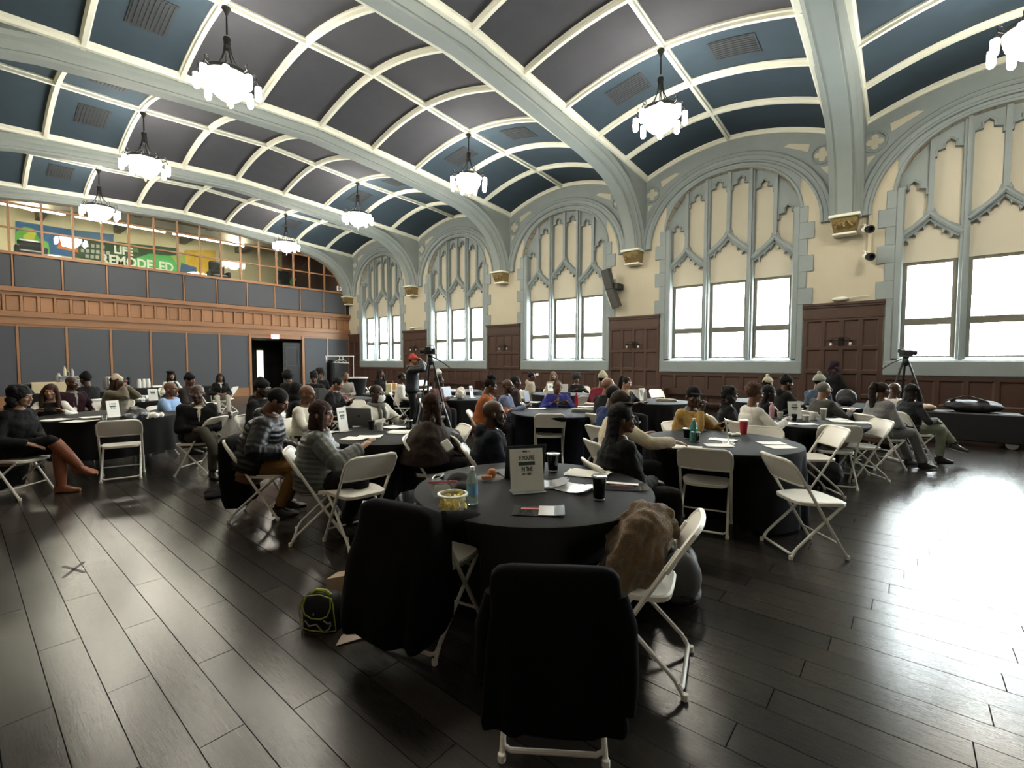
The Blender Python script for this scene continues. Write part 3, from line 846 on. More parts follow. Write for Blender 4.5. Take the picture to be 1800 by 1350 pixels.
# ---- folding chair
def rrect(w, h, r, n=5, top_only=False):
    pts = []
    for cx, cz, a0 in ((w / 2 - r, h - r, 0), (-w / 2 + r, h - r, 90), (-w / 2 + r, r, 180), (w / 2 - r, r, 270)):
        if top_only and a0 >= 180: pts.append((cx + (r if a0 == 270 else -r), 0)); continue
        for i in range(n + 1):
            a = math.radians(a0 + 90 * i / n); pts.append((cx + r * math.cos(a), cz + r * math.sin(a)))
    return pts
def make_chair():
    t = thing('folding_chair', 'white folding chair', 'chair')
    sl = (-.26 - .20) / (.775 - .0)       # slope of the long tubes, y per z
    yl = lambda z: .20 + sl * z
    # backrest: curved moulded panel with raised rim
    def bp(x, z, o):  # o = thickness offset backwards
        return (x, yl(z) - .028 * (1 - (x / .225) ** 2) - o, z)
    mb = MB(); nx, nz = 12, 6; z0, z1 = .585, .785
    def halfw(z):
        q = max(0, (z - (z1 - .07)) / .07); q2 = max(0, ((z0 + .03) - z) / .03)
        return .225 - .07 * (1 - math.sqrt(max(0, 1 - q * q))) - .02 * (1 - math.sqrt(max(0, 1 - q2 * q2)))
    zz = [z0 + (z1 - z0) * (1 - math.cos(PI * i / nz)) / 2 for i in range(nz + 1)]
    for sgn, off in ((0, 0.), (1, .016)):
        vs = [bp(halfw(z) * (2 * j / nx - 1), z, off) for z in zz for j in range(nx + 1)]
        mb.add(vs, [(i * (nx + 1) + j, i * (nx + 1) + j + 1, (i + 1) * (nx + 1) + j + 1, (i + 1) * (nx + 1) + j) for i in range(nz) for j in range(nx)])
    rim = [(halfw(z), z) for z in zz] + [(halfw(z1) * k, z1) for k in (.6, .2, -.2, -.6)] + [(-halfw(z), z) for z in zz[::-1]] + [(halfw(z0) * k, z0) for k in (-.6, -.2, .2, .6)]
    mb.tube([bp(x, z, .008) for x, z in rim], .0135, 6, closed=True)
    mb.obj('backrest', M['white'], t)
    # seat: rounded slab, slightly dished
    mb = MB(); prof = []
    def srow(z, k, n=24):
        r = []
        for j in range(n):
            a = 2 * PI * j / n; ca, sa = math.cos(a), math.sin(a)
            x = .205 * k * math.copysign(abs(ca) ** .45, ca); y_ = .205 * k * math.copysign(abs(sa) ** .5, sa)
            if y_ < 0: x *= .93
            r.append((x, y_ + .03, z - .012 * (1 - k) - .012 * (max(0, y_) / .2) ** 2))
        return r
    mb.rings([srow(.418, .9), srow(.42, 1.0), srow(.445, 1.02), srow(.452, .97), srow(.447, .8), srow(.444, .3)])
    mb.obj('seat', M['white'], t)
    legs_ = []
    for s in (-1, 1):
        legs_.append(MB().tube([(s * .218, yl(.0) , .012), (s * .218, yl(.3), .3), (s * .218, yl(.6), .6), (s * .214, yl(.7), .70)], (.0125), 8).obj('leg', M['whitem'], t))
    for s in (-1, 1):
        legs_.append(MB().tube([(s * .195, .17, .425), (s * .195, .02, .29), (s * .197, -.20, .085), (s * .20, -.245, .012)], .0115, 8).obj('leg', M['whitem'], t))
    # rear bar bends into the legs like a long U
    MB().tube([(-.197, -.215, .07), (-.192, -.228, .048), (-.165, -.234, .036), (.165, -.234, .036), (.192, -.228, .048), (.197, -.215, .07)], .0105, 8).obj('rear_bar', M['whitem'], t)
    MB().tube([(-.218, yl(.13), .13), (.218, yl(.13), .13)], .008, 6).obj('front_bar', M['whitem'], t)
    MB().tube([(-.195, .12, .38), (.195, .12, .38)], .007, 6).obj('seat_bar', M['steel'], t)
    for lg_, (x, y_) in zip(legs_, ((-.218, .20), (.218, .20), (-.20, -.247), (.20, -.247))):
        MB().lathe([(.014, 0), (.0165, .004), (.016, .03), (.013, .032)], 8, (x, y_, 0)).obj('foot_cap', M['white'], lg_)
    return t
chair0 = make_chair(); chair_used = [False]
CHPOS = []
def chair(x, y, rz, label, group, occ=False):
    CHPOS.append([None, occ])
    o = chair0 if not chair_used[0] else copy_tree(chair0)
    chair_used[0] = True; o.location = (x, y, 0); o.rotation_euler = (0, 0, rz); relabel(o, label, group); CHPOS[-1][0] = o; return o
def chair_px(pl, pr, face, label, z=.76, group='white folding chairs standing empty', turn=0, aim=None):
    """pl, pr: pixels of the two top corners of the backrest; face = +1 sits away from the camera"""
    A = onz(z, *pl); B = onz(z, *pr); m = (A + B) / 2; d = (B - A); d.z = 0; d.normalize()
    n_ = Vector((-d.y, d.x, 0)) * 1
    if n_.dot(F0) < 0: n_ = -n_
    if face < 0: n_ = -n_
    rz = math.atan2(n_.y, n_.x) - PI / 2 + math.radians(turn)
    if aim is not None: rz = math.atan2(m.y, m.x) - PI / 2 + math.radians(aim)
    h = Vector((math.cos(rz + PI / 2), math.sin(rz + PI / 2), 0))
    c = m + h * .265
    return chair(c.x, c.y, rz, label, group)

# ---- round tables with cloths
def table(x, y, lab, where, z0=.02, m='cloth', r=.76, seed=0):
    t = thing('round_table', 'round folding table hidden under a cloth, ' + where, 'table', (x, y, 0), 0, 'round tables')
    MB().lathe([(.01, .70), (r - .02, .70), (r - .01, .715), (r - .02, .73), (.01, .73)], 32).obj('tabletop', M['charcoal'], t)
    for k in range(4):
        a = PI / 4 + k * PI / 2
        MB().tube([(.36 * math.cos(a), .36 * math.sin(a), .0), (.36 * math.cos(a), .36 * math.sin(a), .70)], .013, 6).obj('leg', M['steel'], t)
    CLOTHS.append((x, y, lab, z0, m, r, seed)); return t
CLOTHS = []
def make_cloth(x, y, lab, z0, m, r, seed):
    rnd = random.Random(seed); n = 144
    ph = [rnd.uniform(0, 6.28) for _ in range(4)]
    dents = []
    for o, occ in CHPOS:
        dx, dy = o.location.x - x, o.location.y - y; d = math.hypot(dx, dy); rz = o.rotation_euler[2]
        if d > r + .55: continue
        hx, hy = math.cos(rz + PI / 2), math.sin(rz + PI / 2)
        fx, fy = (dx + hx * (.26 if not occ else .42), dy + hy * (.26 if not occ else .42))
        tgt = min(d - .26, math.hypot(fx, fy) if (fx * dx + fy * dy) > 0 else .3); tgt = max(.28, tgt - .02)
        if tgt < r + .06: dents.append((math.atan2(dy, dx), math.atan2(.30, max(.45, d - .1)), tgt))
    def fold(a): return .5 * math.sin(9 * a + ph[0]) + .35 * math.sin(17 * a + ph[1]) + .25 * math.sin(29 * a + ph[2])
    def rad_at(a, base, z):
        k = min(1, max(0, (.70 - z) / .16)); k = k * k * (3 - 2 * k); R_ = base
        for a0, hw, tg in dents:
            da = abs((a - a0 + PI) % (2 * PI) - PI); w = min(1, max(0, (hw * 1.35 - da) / (hw * .45))); w = w * w * (3 - 2 * w)
            R_ = min(R_, base + (tg - base) * w * k) if tg < base else R_
        return R_
    rs = []
    for z, rad, am in ((.737, .25, 0), (.738, r - .012, 0), (.735, r, 0), (.72, r + .004, .002), (.66, r + .004, .008), (.6, r + .004, .014), (.45, r + .01, .026), (.25, r + .018, .038), (max(z0, .1), r + .02, .045), (z0, r + .024, .05)):
        row = []
        for j in range(n):
            a = 2 * PI * j / n; q = rad_at(a, rad + am * fold(a), z)
            row.append((q * math.cos(a), q * math.sin(a), z + (.012 * math.sin(3 * a + ph[3]) if z == z0 and z0 > .1 else 0)))
        rs.append(row)
    mb = MB(); mb.rings(rs, cap=False); mb.f.append(tuple(range(n))); mb.m.append(0)
    o = mb.obj('tablecloth', M[m], None, 50, loc=(x, y, 0)); tag(o, lab, 'tablecloth', 'round tablecloths')
    return o
TB = .7385   # cloth surface

# ---- small things; every builder leaves its base at z = 0
def put(o, px, py, z=TB, rz=0): 
    p = onz(z, px, py); o.location = (p.x, p.y, z); o.rotation_euler = (0, 0, rz); return o
def cup(px, py, lab, col=(.7, .68, .62), h=.10, r=.042, z=TB, lid=None, cat='cup', group=None, name='paper_cup', mt=None):
    mt = mt or mat('cup_%02d%02d%02d' % tuple(int(c * 99) for c in col), col, .5)
    t = thing(name, lab, cat, group=group)
    MB().lathe([(r * .70, 0), (r * .74, .003), (r, h), (r * 1.05, h + .003), (r * 1.02, h + .006), (r * .95, h - .002), (r * .68, .01)], 16).obj('body', mt, t)
    if lid is not None:
        MB().lathe([(r * 1.06, h), (r * 1.07, h + .01), (r * .95, h + .018), (r * .8, h + .016), (.005, h + .016)], 16).obj('lid', lid, t)
    return put(t, px, py, z)
def tumbler(px, py, lab, z=TB, h=.16, r=.038, k=1.0):
    t = thing('travel_tumbler', lab, 'tumbler')
    m1 = mat('gloss_black_tumbler', (.006, .006, .007), .12, coat=.4)
    MB().lathe([(r * .72 * k, 0), (r * .76 * k, .006), (r * k, h * .93)], 18).obj('body', m1, t)
    MB().lathe([(r * 1.06 * k, h * .92), (r * 1.1 * k, h * .96), (r * 1.02 * k, h), (r * .7 * k, h * .985), (.004, h * .985)], 18).obj('lid', mat('clear_lid', (.35, .36, .37), .1, metal=.3), t)
    MB().lathe([(r * .70 * k, .0), (r * .8 * k, .004), (r * .76 * k, .012)], 18).obj('base_ring', M['steel'], t)
    return put(t, px, py, z)
def bottle(px, py, lab, col, h=.21, r=.032, z=TB, cap=(.8, .8, .8), clear=True, label=None):
    t = thing('bottle', lab, 'bottle')
    m1 = mat('bottle_%02d%02d%02d' % tuple(int(c * 99) for c in col), col, .1, trans=.75 if clear else 0, ior=1.2)
    MB().lathe([(r * .8, 0), (r, .008), (r, h * .62), (r * .93, h * .70), (r * .55, h * .84), (r * .38, h * .88), (r * .38, h * .93)], 16).obj('body', m1, t)
    MB().lathe([(r * .44, h * .91), (r * .44, h), (r * .40, h + .002), (.002, h + .002)], 12).obj('cap', mat('cap_%02d%02d%02d' % tuple(int(c * 99) for c in cap), cap, .4), t)
    if label: MB().lathe([(r * 1.012, h * .25), (r * 1.012, h * .52)], 16, cap=False).obj('label', mat('label_%02d%02d%02d' % tuple(int(c * 99) for c in label), label, .5), t)
    return put(t, px, py, z)
INK = mat('printed_ink', (.03, .03, .035), .6); GREENBAR = mat('dark_green_print', (.04, .07, .05), .6)
def sign(px, py, face, lab, z=TB, w=.17, h=.24, big=False, tilt=8):
    t = thing('table_sign', lab, 'sign', group='acrylic table signs')
    mt = Matrix.Rotation(math.radians(-tilt), 4, 'X')
    card = MB(); card.box(-w / 2, w / 2, -.0015, .0015, .004, h, mtx=mt); card.obj('card', M['paper'], t, 0)
    hold = MB(); hold.box(-w / 2 - .002, w / 2 + .002, .002, .004, .0, h + .002, mtx=mt); hold.box(-w / 2, w / 2, -.05, .06, 0, .004); hold.obj('acrylic_stand', mat('acrylic', (.75, .77, .76), .1, trans=.6, ior=1.2), t, 0)
    k = h / .24
    def tx(s, size, zz, mm=INK, sx=1.0):
        m_ = mt @ Matrix.Translation((0, -.0022, zz)) @ Matrix.Rotation(PI / 2, 4, 'X')
        text_mesh(s, size * k, mm, 'lettering', t, m_, .0004, sx=sx, bold=.0008 * k)
    if big:
        tx("IF YOU'RE", .034, .188 * k, sx=.62); tx('IN THE', .034, .125 * k, sx=.62); tx('MY TENT', .016, .098 * k, sx=.8)
        tx('\u25cf\u25a0\u25b2 ----', .010, .225 * k)
    else:
        tx("IF YOU'RE", .028, .190 * k, sx=.7); tx('IN THE', .028, .130 * k, sx=.7)
    MB().box(-w * .25, w * .25, -.0028, -.0016, .147 * k, .168 * k, mtx=mt).obj('printed_bar', GREENBAR, t, 0)
    return put(t, px, py, z, heading(face) + PI)
def sheet(px, py, rz, lab, w=.216, h=.279, z=TB, mt=None, curl=.0, name='paper_sheet', group=None, cat='paper', n=1, thick=.0012):
    mt = mt or M['paper']; mb = MB(); rnd = random.Random(int(px * 7 + py))
    nx = 6
    for s in range(n):
        da, dx, dy = rnd.uniform(-.25, .25) * (s > 0), rnd.uniform(-.03, .03) * (s > 0), rnd.uniform(-.03, .03) * (s > 0)
        rs = []
        for i in range(nx + 1):
            q = i / nx; x = -w / 2 + w * q; zz = .001 + s * .0025 + curl * (2 * q - 1) ** 2 * (1 if q > .5 else .3)
            rs.append([Matrix.Rotation(da, 3, 'Z') @ Vector((x + dx, y_, z_)) for y_, z_ in ((-h / 2 + dy, zz), (h / 2 + dy, zz), (h / 2 + dy, zz + thick), (-h / 2 + dy, zz + thick))])
        mb.rings(rs)
    o = mb.obj(name, mt, None, 0); tag(o, lab, cat, group); return put(o, px, py, z, rz)
def laptop(px, py, face, lab, w=.33, z=TB, lid=None, ang=100):
    t = thing('laptop', lab, 'laptop'); lid = lid or M['lapgrey']
    MB().bbox(-w / 2, w / 2, -.12, .11, .0, .016, .004).obj('base', lid, t, 0)
    MB().box(-w / 2 + .02, w / 2 - .02, -.0, .09, .016, .0175).obj('keyboard', M['black'], t, 0)
    mt = Matrix.Translation((0, .11, .012)) @ Matrix.Rotation(math.radians(ang - 90), 4, 'X').inverted()
    MB().bbox(-w / 2, w / 2, 0, .007, 0, .225, .003, mtx=mt).obj('lid', lid, t, 0)
    MB().box(-w / 2 + .01, w / 2 - .01, -.001, .0005, .012, .215, mtx=mt).obj('screen', mat('screen_glow', (.05, .06, .08), .3, emit=(.5, .6, .75, .12)), t, 0)
    MB().lathe([(.001, 0), (.016, 0)], 14, cap=True).v
    lg = MB(); lg.prism([(.012 * math.cos(2 * PI * j / 12), .12 + .014 * math.sin(2 * PI * j / 12)) for j in range(12)], .007, .0082, mp=lambda v: mt @ v); lg.obj('lid_emblem', M['black'], t, 0)
    return put(t, px, py, z, heading(face))
def lump(parts, name, mt, lab=None, cat=None, vox=.015, disp=0., dscale=.08, parent=None, loc=None, rotz=0, smooth_it=4, group=None):
    """soft shape: union of ellipsoids / tubes fused by a voxel remesh and wrinkled"""
    me = fuse(parts, vox, smooth_it, disp, dscale); me.materials.clear(); me.materials.append(mt); me.name = name
    o = link(name, me, parent, loc, rotz)
    if lab: tag(o, lab, cat, group)
    return o
_tex = {}
def clouds(scale, depth=2):
    k = round(scale, 4)
    if k not in _tex:
        t = bpy.data.textures.new('wrinkle', 'CLOUDS'); t.noise_scale = scale; t.noise_depth = depth; _tex[k] = t
    return _tex[k]
def fuse(mb, vox, it=3, disp=0., dscale=.08, decim=None):
    me = bpy.data.meshes.new('tmp'); me.from_pydata(mb.v, [], mb.f); me.validate()
    bm = bmesh.new(); bm.from_mesh(me); bmesh.ops.recalc_face_normals(bm, faces=bm.faces); bm.to_mesh(me); bm.free()
    o = bpy.data.objects.new('tmp', me); COL.objects.link(o)
    r = o.modifiers.new('r', 'REMESH'); r.mode = 'VOXEL'; r.voxel_size = vox; r.use_smooth_shade = True
    if it:
        s = o.modifiers.new('s', 'SMOOTH'); s.iterations = it; s.factor = .5
    if disp:
        d = o.modifiers.new('d', 'DISPLACE'); d.texture = clouds(dscale); d.strength = disp; d.mid_level = .5
    out = bpy.data.meshes.new_from_object(o.evaluated_get(bpy.context.evaluated_depsgraph_get()))
    bpy.data.objects.remove(o); bpy.data.meshes.remove(me)
    out.polygons.foreach_set('use_smooth', [True] * len(out.polygons))
    return out
# ================================================================== PEOPLE
def head_mb():
    m = MB()
    m.ell((0, -.018, .035), (.076, .096, .086), 20, 14)                # skull
    m.ell((0, .022, -.025), (.064, .068, .078), 20, 14)                # face mass
    m.ell((0, .035, -.078), (.046, .050, .034), 16, 10)                # jaw
    m.ell((0, .072, -.094), (.024, .019, .019), 12, 8)                 # chin
    m.ell((0, .074, .026), (.052, .018, .013), 14, 8)                  # brow
    for s in (-1, 1):
        m.ell((s * .036, .060, -.026), (.025, .026, .024), 12, 8)      # cheeks
        m.ell((s * .080, -.010, -.012), (.012, .020, .032), 10, 8)     # ears
        m.ell((s * .012, .097, -.034), (.011, .011, .009), 8, 6)       # nostrils
    m.tube([(0, .083, .018), (0, .096, -.006), (0, .107, -.028)], [.009, .011, .015], 8)
    m.ell((0, .088, -.056), (.025, .013, .009), 12, 6); m.ell((0, .085, -.068), (.021, .013, .009), 12, 6)
    m.tube([(0, -.022, -.03), (0, -.034, -.11), (0, -.045, -.19)], [.056, .054, .062], 16)
    return m
HEADS = {}
def head_template(v):
    if v not in HEADS: HEADS[v] = fuse(head_mb(), v, 2)
    return HEADS[v]

def two_bone(a, c, l1, l2, pole):
    a, c, pole = Vector(a), Vector(c), Vector(pole)
    d = c - a; L = min(d.length, (l1 + l2) * .985); d.normalize(); c = a + d * L
    x = (l1 * l1 - l2 * l2 + L * L) / (2 * L); h = math.sqrt(max(1e-6, l1 * l1 - x * x))
    p = pole - d * pole.dot(d); p.normalize()
    return a + d * x + p * h, c
SKINS = {'d': (.060, .028, .016), 'm': (.13, .062, .035), 'l': (.24, .13, .08), 'p': (.36, .21, .15)}
def skinm(k): return mat('skin_' + k, SKINS[k], .42, var=.12, vscale=20, spec=.4)
def clothm(c, kind='knit'):
    if max(c) < .06: c = tuple(v * .5 for v in c)
    n = 'fabric_%s_%02d%02d%02d' % ((kind,) + tuple(int(round(v * 99)) for v in c))
    if kind == 'puffer': return mat(n, c, .42, var=.15, vscale=8, bump=.2, bscale=60, spec=.4)
    if kind == 'tweed': return mat(n, c, .9, var=.75, vscale=90, bump=.4, bscale=150)
    if kind == 'fur': return mat(n, c, .95, var=.5, vscale=60, bump=.9, bscale=140, sheen=.4)
    return mat(n, c, .88, var=.15, vscale=9, bump=.25, bscale=150, spec=.25)
def hairm(c):
    c = tuple(v * .7 for v in c)
    return mat('hair_%02d%02d%02d' % tuple(int(round(v * 99)) for v in c), c, .7, var=.4, vscale=30, stretch=(6, 6, 1), bump=.5, bscale=60, spec=.2)

def hand(mb, w, elbow, kind, sgn, mi=0):
    """palm, four unequal bent fingers and a thumb at wrist w"""
    d = (w - elbow).normalized()
    if kind == 'table': fw = (d + Vector((0, 0, .15))).normalized(); nr = Vector((0, 0, 1))
    elif kind in ('face', 'phone'): fw = (d * .4 + Vector((-sgn * .3, .25, .7))).normalized(); nr = Vector((0, -1, .1))
    elif kind == 'clasp': fw = (d * .5 + Vector((-sgn * .8, .3, -.1))).normalized(); nr = Vector((0, .5, .9))
    else: fw = (d + Vector((0, .1, -.25))).normalized(); nr = Vector((sgn * .2, .1, 1))
    nr = (nr - fw * nr.dot(fw)).normalized(); sd = fw.cross(nr) * sgn      # thumb side is -sd
    rs = []
    for q, wd, th in ((-.02, .026, .020), (.0, .027, .018), (.03, .036, .017), (.07, .042, .015), (.092, .040, .012)):
        c = w + fw * q
        rs.append([c + sd * wd * math.cos(2 * PI * j / 10) + nr * th * math.sin(2 * PI * j / 10) for j in range(10)])
    mb.rings(rs, mi)
    curl = {'table': .25, 'lap': .45, 'clasp': .8, 'phone': .9, 'face': .7}.get(kind, .4)
    for k, (off, ln) in enumerate(((-.030, .072), (-.010, .082), (.010, .077), (.029, .060))):
        b = w + fw * .085 + sd * off; pts = [b - fw * .02]; dr = fw.copy(); p = b
        for seg in (.45, .30, .25):
            pts.append(p.copy()); p = p + dr * ln * seg; dr = (dr - nr * curl).normalized() if seg != .25 else dr
        pts.append(p); mb.tube(pts, [.0085, .009, .0085, .0078, .006], 6, mi)
    b = w + fw * .028 - sd * .026; dr = (fw * .6 - sd * .75 - nr * .2).normalized()
    p1 = b + dr * .035; p2 = p1 + (dr * .4 + fw * .8 - nr * .2).normalized() * .030
    mb.tube([b - dr * .012, p1, p2], [.013, .011, .008], 6, mi)

def join_mesh(parts, mats, name):
    """parts: list of (mesh or MB, matrix, material index)"""
    V, F, Mi = [], [], []
    for me, mx, mi in parts:
        o = len(V)
        if isinstance(me, MB):
            V += [tuple(mx @ Vector(v)) for v in me.v] if mx is not None else list(me.v); F += [tuple(i + o for i in f) for f in me.f]; Mi += [mi if mi is not None else q for q in me.m]
        else:
            n = len(me.vertices); co = np.empty(n * 3, 'f'); me.vertices.foreach_get('co', co); co = co.reshape(-1, 3)
            if mx is not None: co = co @ np.array(mx.to_3x3()).T + np.array(mx.translation)
            V += list(map(tuple, co.tolist())); F += [tuple(i + o for i in p.vertices) for p in me.polygons]; Mi += [mi] * len(me.polygons)
    me = bpy.data.meshes.new(name); me.from_pydata(V, [], F)
    for m in mats: me.materials.append(m)
    me.polygons.foreach_set('material_index', Mi); me.polygons.foreach_set('use_smooth', [True] * len(me.polygons))
    me.validate(); me.update(); return me

def hair_mb(kind):
    m = MB(); r = random.Random(3); disp = .004; cap = ((0, -.024, .036), (.083, .101, .091))
    if kind == 'short': m.ell(*cap, 18, 12)
    elif kind == 'crop': m.ell((0, -.024, .034), (.079, .099, .088), 18, 12)
    elif kind == 'long':
        m.ell((0, -.022, .036), (.090, .104, .094), 18, 12)
        m.rings([[(a * math.cos(2 * PI * j / 16), yc + b * math.sin(2 * PI * j / 16), z) for j in range(16)] for z, a, b, yc in ((.05, .075, .06, -.045), (-.05, .10, .055, -.055), (-.15, .115, .05, -.065), (-.26, .12, .045, -.075), (-.34, .08, .03, -.08))])
        for s in (-1, 1): m.tube([(s * .07, .02, .06), (s * .092, .03, -.02), (s * .098, .045, -.12), (s * .105, .06, -.22), (s * .09, .07, -.30)], [.025, .030, .034, .034, .018], 8)
        disp = .018
    elif kind == 'bob':
        m.ell((0, -.022, .036), (.092, .106, .096), 18, 12)
        m.rings([[(a * math.cos(2 * PI * j / 16), yc + b * math.sin(2 * PI * j / 16), z) for j in range(16)] for z, a, b, yc in ((.05, .08, .07, -.035), (-.05, .10, .075, -.04), (-.13, .108, .075, -.04), (-.20, .085, .055, -.04))])
        for s in (-1, 1): m.tube([(s * .06, .045, .075), (s * .086, .040, .01), (s * .093, .038, -.07), (s * .088, .045, -.15)], [.02, .026, .03, .018], 8)
        disp = .010
    elif kind == 'afro':
        m.ell((0, -.035, .055), (.135, .13, .13), 18, 12)
        for k in range(30):
            a, b = r.uniform(0, 2 * PI), r.uniform(-.5, 1.2); m.ell((.12 * math.cos(a) * math.cos(b), -.045 + .10 * math.sin(a) * math.cos(b) * (1 if math.sin(a) < 0 else .55), .055 + .12 * math.sin(b)), (.032,) * 3, 8, 6)
        disp = .02
    elif kind == 'curly':
        m.ell((0, -.03, .04), (.11, .115, .11), 18, 12)
        for k in range(46):
            a = r.uniform(PI * .92, PI * 2.08) if k % 3 else r.uniform(PI * .8, PI * 2.2); z = r.uniform(-.24, .10)
            m.ell((.105 * math.cos(a), -.02 + .085 * math.sin(a), z), (.036, .036, .04), 8, 6)
        disp = .02
    elif kind == 'updo':
        m.ell((0, -.026, .04), (.086, .104, .094), 18, 12)
        for k in range(16):
            a = r.uniform(0, 2 * PI); m.ell((.05 * math.cos(a), -.035 + .05 * math.sin(a), .145 + r.uniform(-.03, .03)), (.036,) * 3, 8, 6)
        disp = .016
    elif kind == 'ponytail':
        m.ell((0, -.024, .036), (.083, .102, .090), 18, 12)
        m.tube([(0, -.10, .09), (0, -.15, .10), (0, -.175, .03), (0, -.165, -.10), (.01, -.15, -.26), (.01, -.14, -.36)], [.025, .036, .05, .052, .045, .015], 10); disp = .014
    elif kind == 'braids':
        m.ell((0, -.022, .036), (.089, .104, .094), 18, 12)
        for k in range(22):
            a = PI * (1.10 + .80 * k / 21); q = r.uniform(-.02, .02)
            x, y_ = .09 * math.cos(a), -.015 + .09 * math.sin(a)
            m.tube([(x * .7, y_ * .8, .08), (x, y_, .0), (x * 1.15, y_ - .01, -.14), (x * 1.65 + q, y_ - .05, -.30 + q), (x * 1.75 + q * 2, y_ - .06, -.46 + q * 2)], [.014, .018, .018, .016, .010], 6)
        for k in range(5): m.ell((-.02 + .012 * k, -.02 + .02 * k, .125), (.022, .03, .016), 8, 6)
        disp = .010
    elif kind == 'locs_up':
        m.ell((0, -.03, .045), (.098, .112, .10), 18, 12)
        for k in range(26):
            a, b = r.uniform(0, 2 * PI), r.uniform(.1, 1.3); m.ell((.085 * math.cos(a) * math.cos(b), -.04 + .085 * math.sin(a) * math.cos(b), .06 + .10 * math.sin(b)), (.03,) * 3, 8, 6)
        disp = .018
    return m, disp
HCACHE = {}
def hair_obj(kind, col, parent, mx, vox, name='hair'):
    key = (kind, round(vox, 3))
    if key not in HCACHE:
        m, d = hair_mb(kind); HCACHE[key] = fuse(m, max(vox, .007), 2, d, .03)
    me = HCACHE[key].copy(); me.transform(mx); me.materials.clear(); me.materials.append(hairm(col)); me.name = name
    return link(name, me, parent)
def hat_obj(kind, col, parent, mx, vox):
    m = MB(); mt = clothm(col, 'knit'); nm = kind
    if kind in ('beanie', 'pom_beanie'):
        m.ell((0, -.014, .050), (.088, .108, .096), 18, 12)
        m.tube([(.083 * math.cos(2 * PI * j / 20), -.012 + .101 * math.sin(2 * PI * j / 20), .052 - .022 * math.sin(2 * PI * j / 20) * -1) for j in range(20)], [(.012, .020)] * 20, 8, closed=True)
        if kind == 'pom_beanie': m.ell((0, -.03, .165), (.035,) * 3, 10, 8); nm = 'beanie'
        else: m.ell((0, -.03, .135), (.05, .055, .035), 12, 8)
    elif kind == 'cap':
        m.ell((0, -.012, .052), (.087, .106, .090), 18, 12)
        m.rings([[(x * k, .075 + q, .062 - .012 * abs(x * 14) ** 2 * .5 - q * .10 + t_) for x, q in ((-.070, .0), (-.06, .05), (-.03, .088), (0, .095), (.03, .088), (.06, .05), (.07, .0))] for k, t_ in ((1, -.006), (1, .006))])
    elif kind == 'beret':
        m.ell((0, -.01, .075), (.085, .10, .05), 16, 10); m.ell((.01, -.03, .115), (.115, .125, .045), 18, 10)
    elif kind == 'hood':
        m.ell((0, -.045, .03), (.108, .105, .125), 18, 12); m.ell((0, -.05, -.09), (.12, .10, .08), 16, 10)
        nm = 'hood'
    me = fuse(m, max(vox, .008), 2, .003, .02); me.transform(mx); me.materials.clear(); me.materials.append(mt); me.name = nm
    o = link(nm, me, parent); return o

def limb(mb, pts, rad, n=10, mi=0):
    # smooth through the joint
    P = [Vector(p) for p in pts]; out, rr = [], []
    K = len(P)
    for i in range(K - 1):
        for q in (0, .2, .4, .6, .8):
            out.append(P[i].lerp(P[i + 1], q)); rr.append(rad[i] + (rad[i + 1] - rad[i]) * q)
    out.append(P[-1]); rr.append(rad[-1])
    mb.tube(out, rr, n, mi)

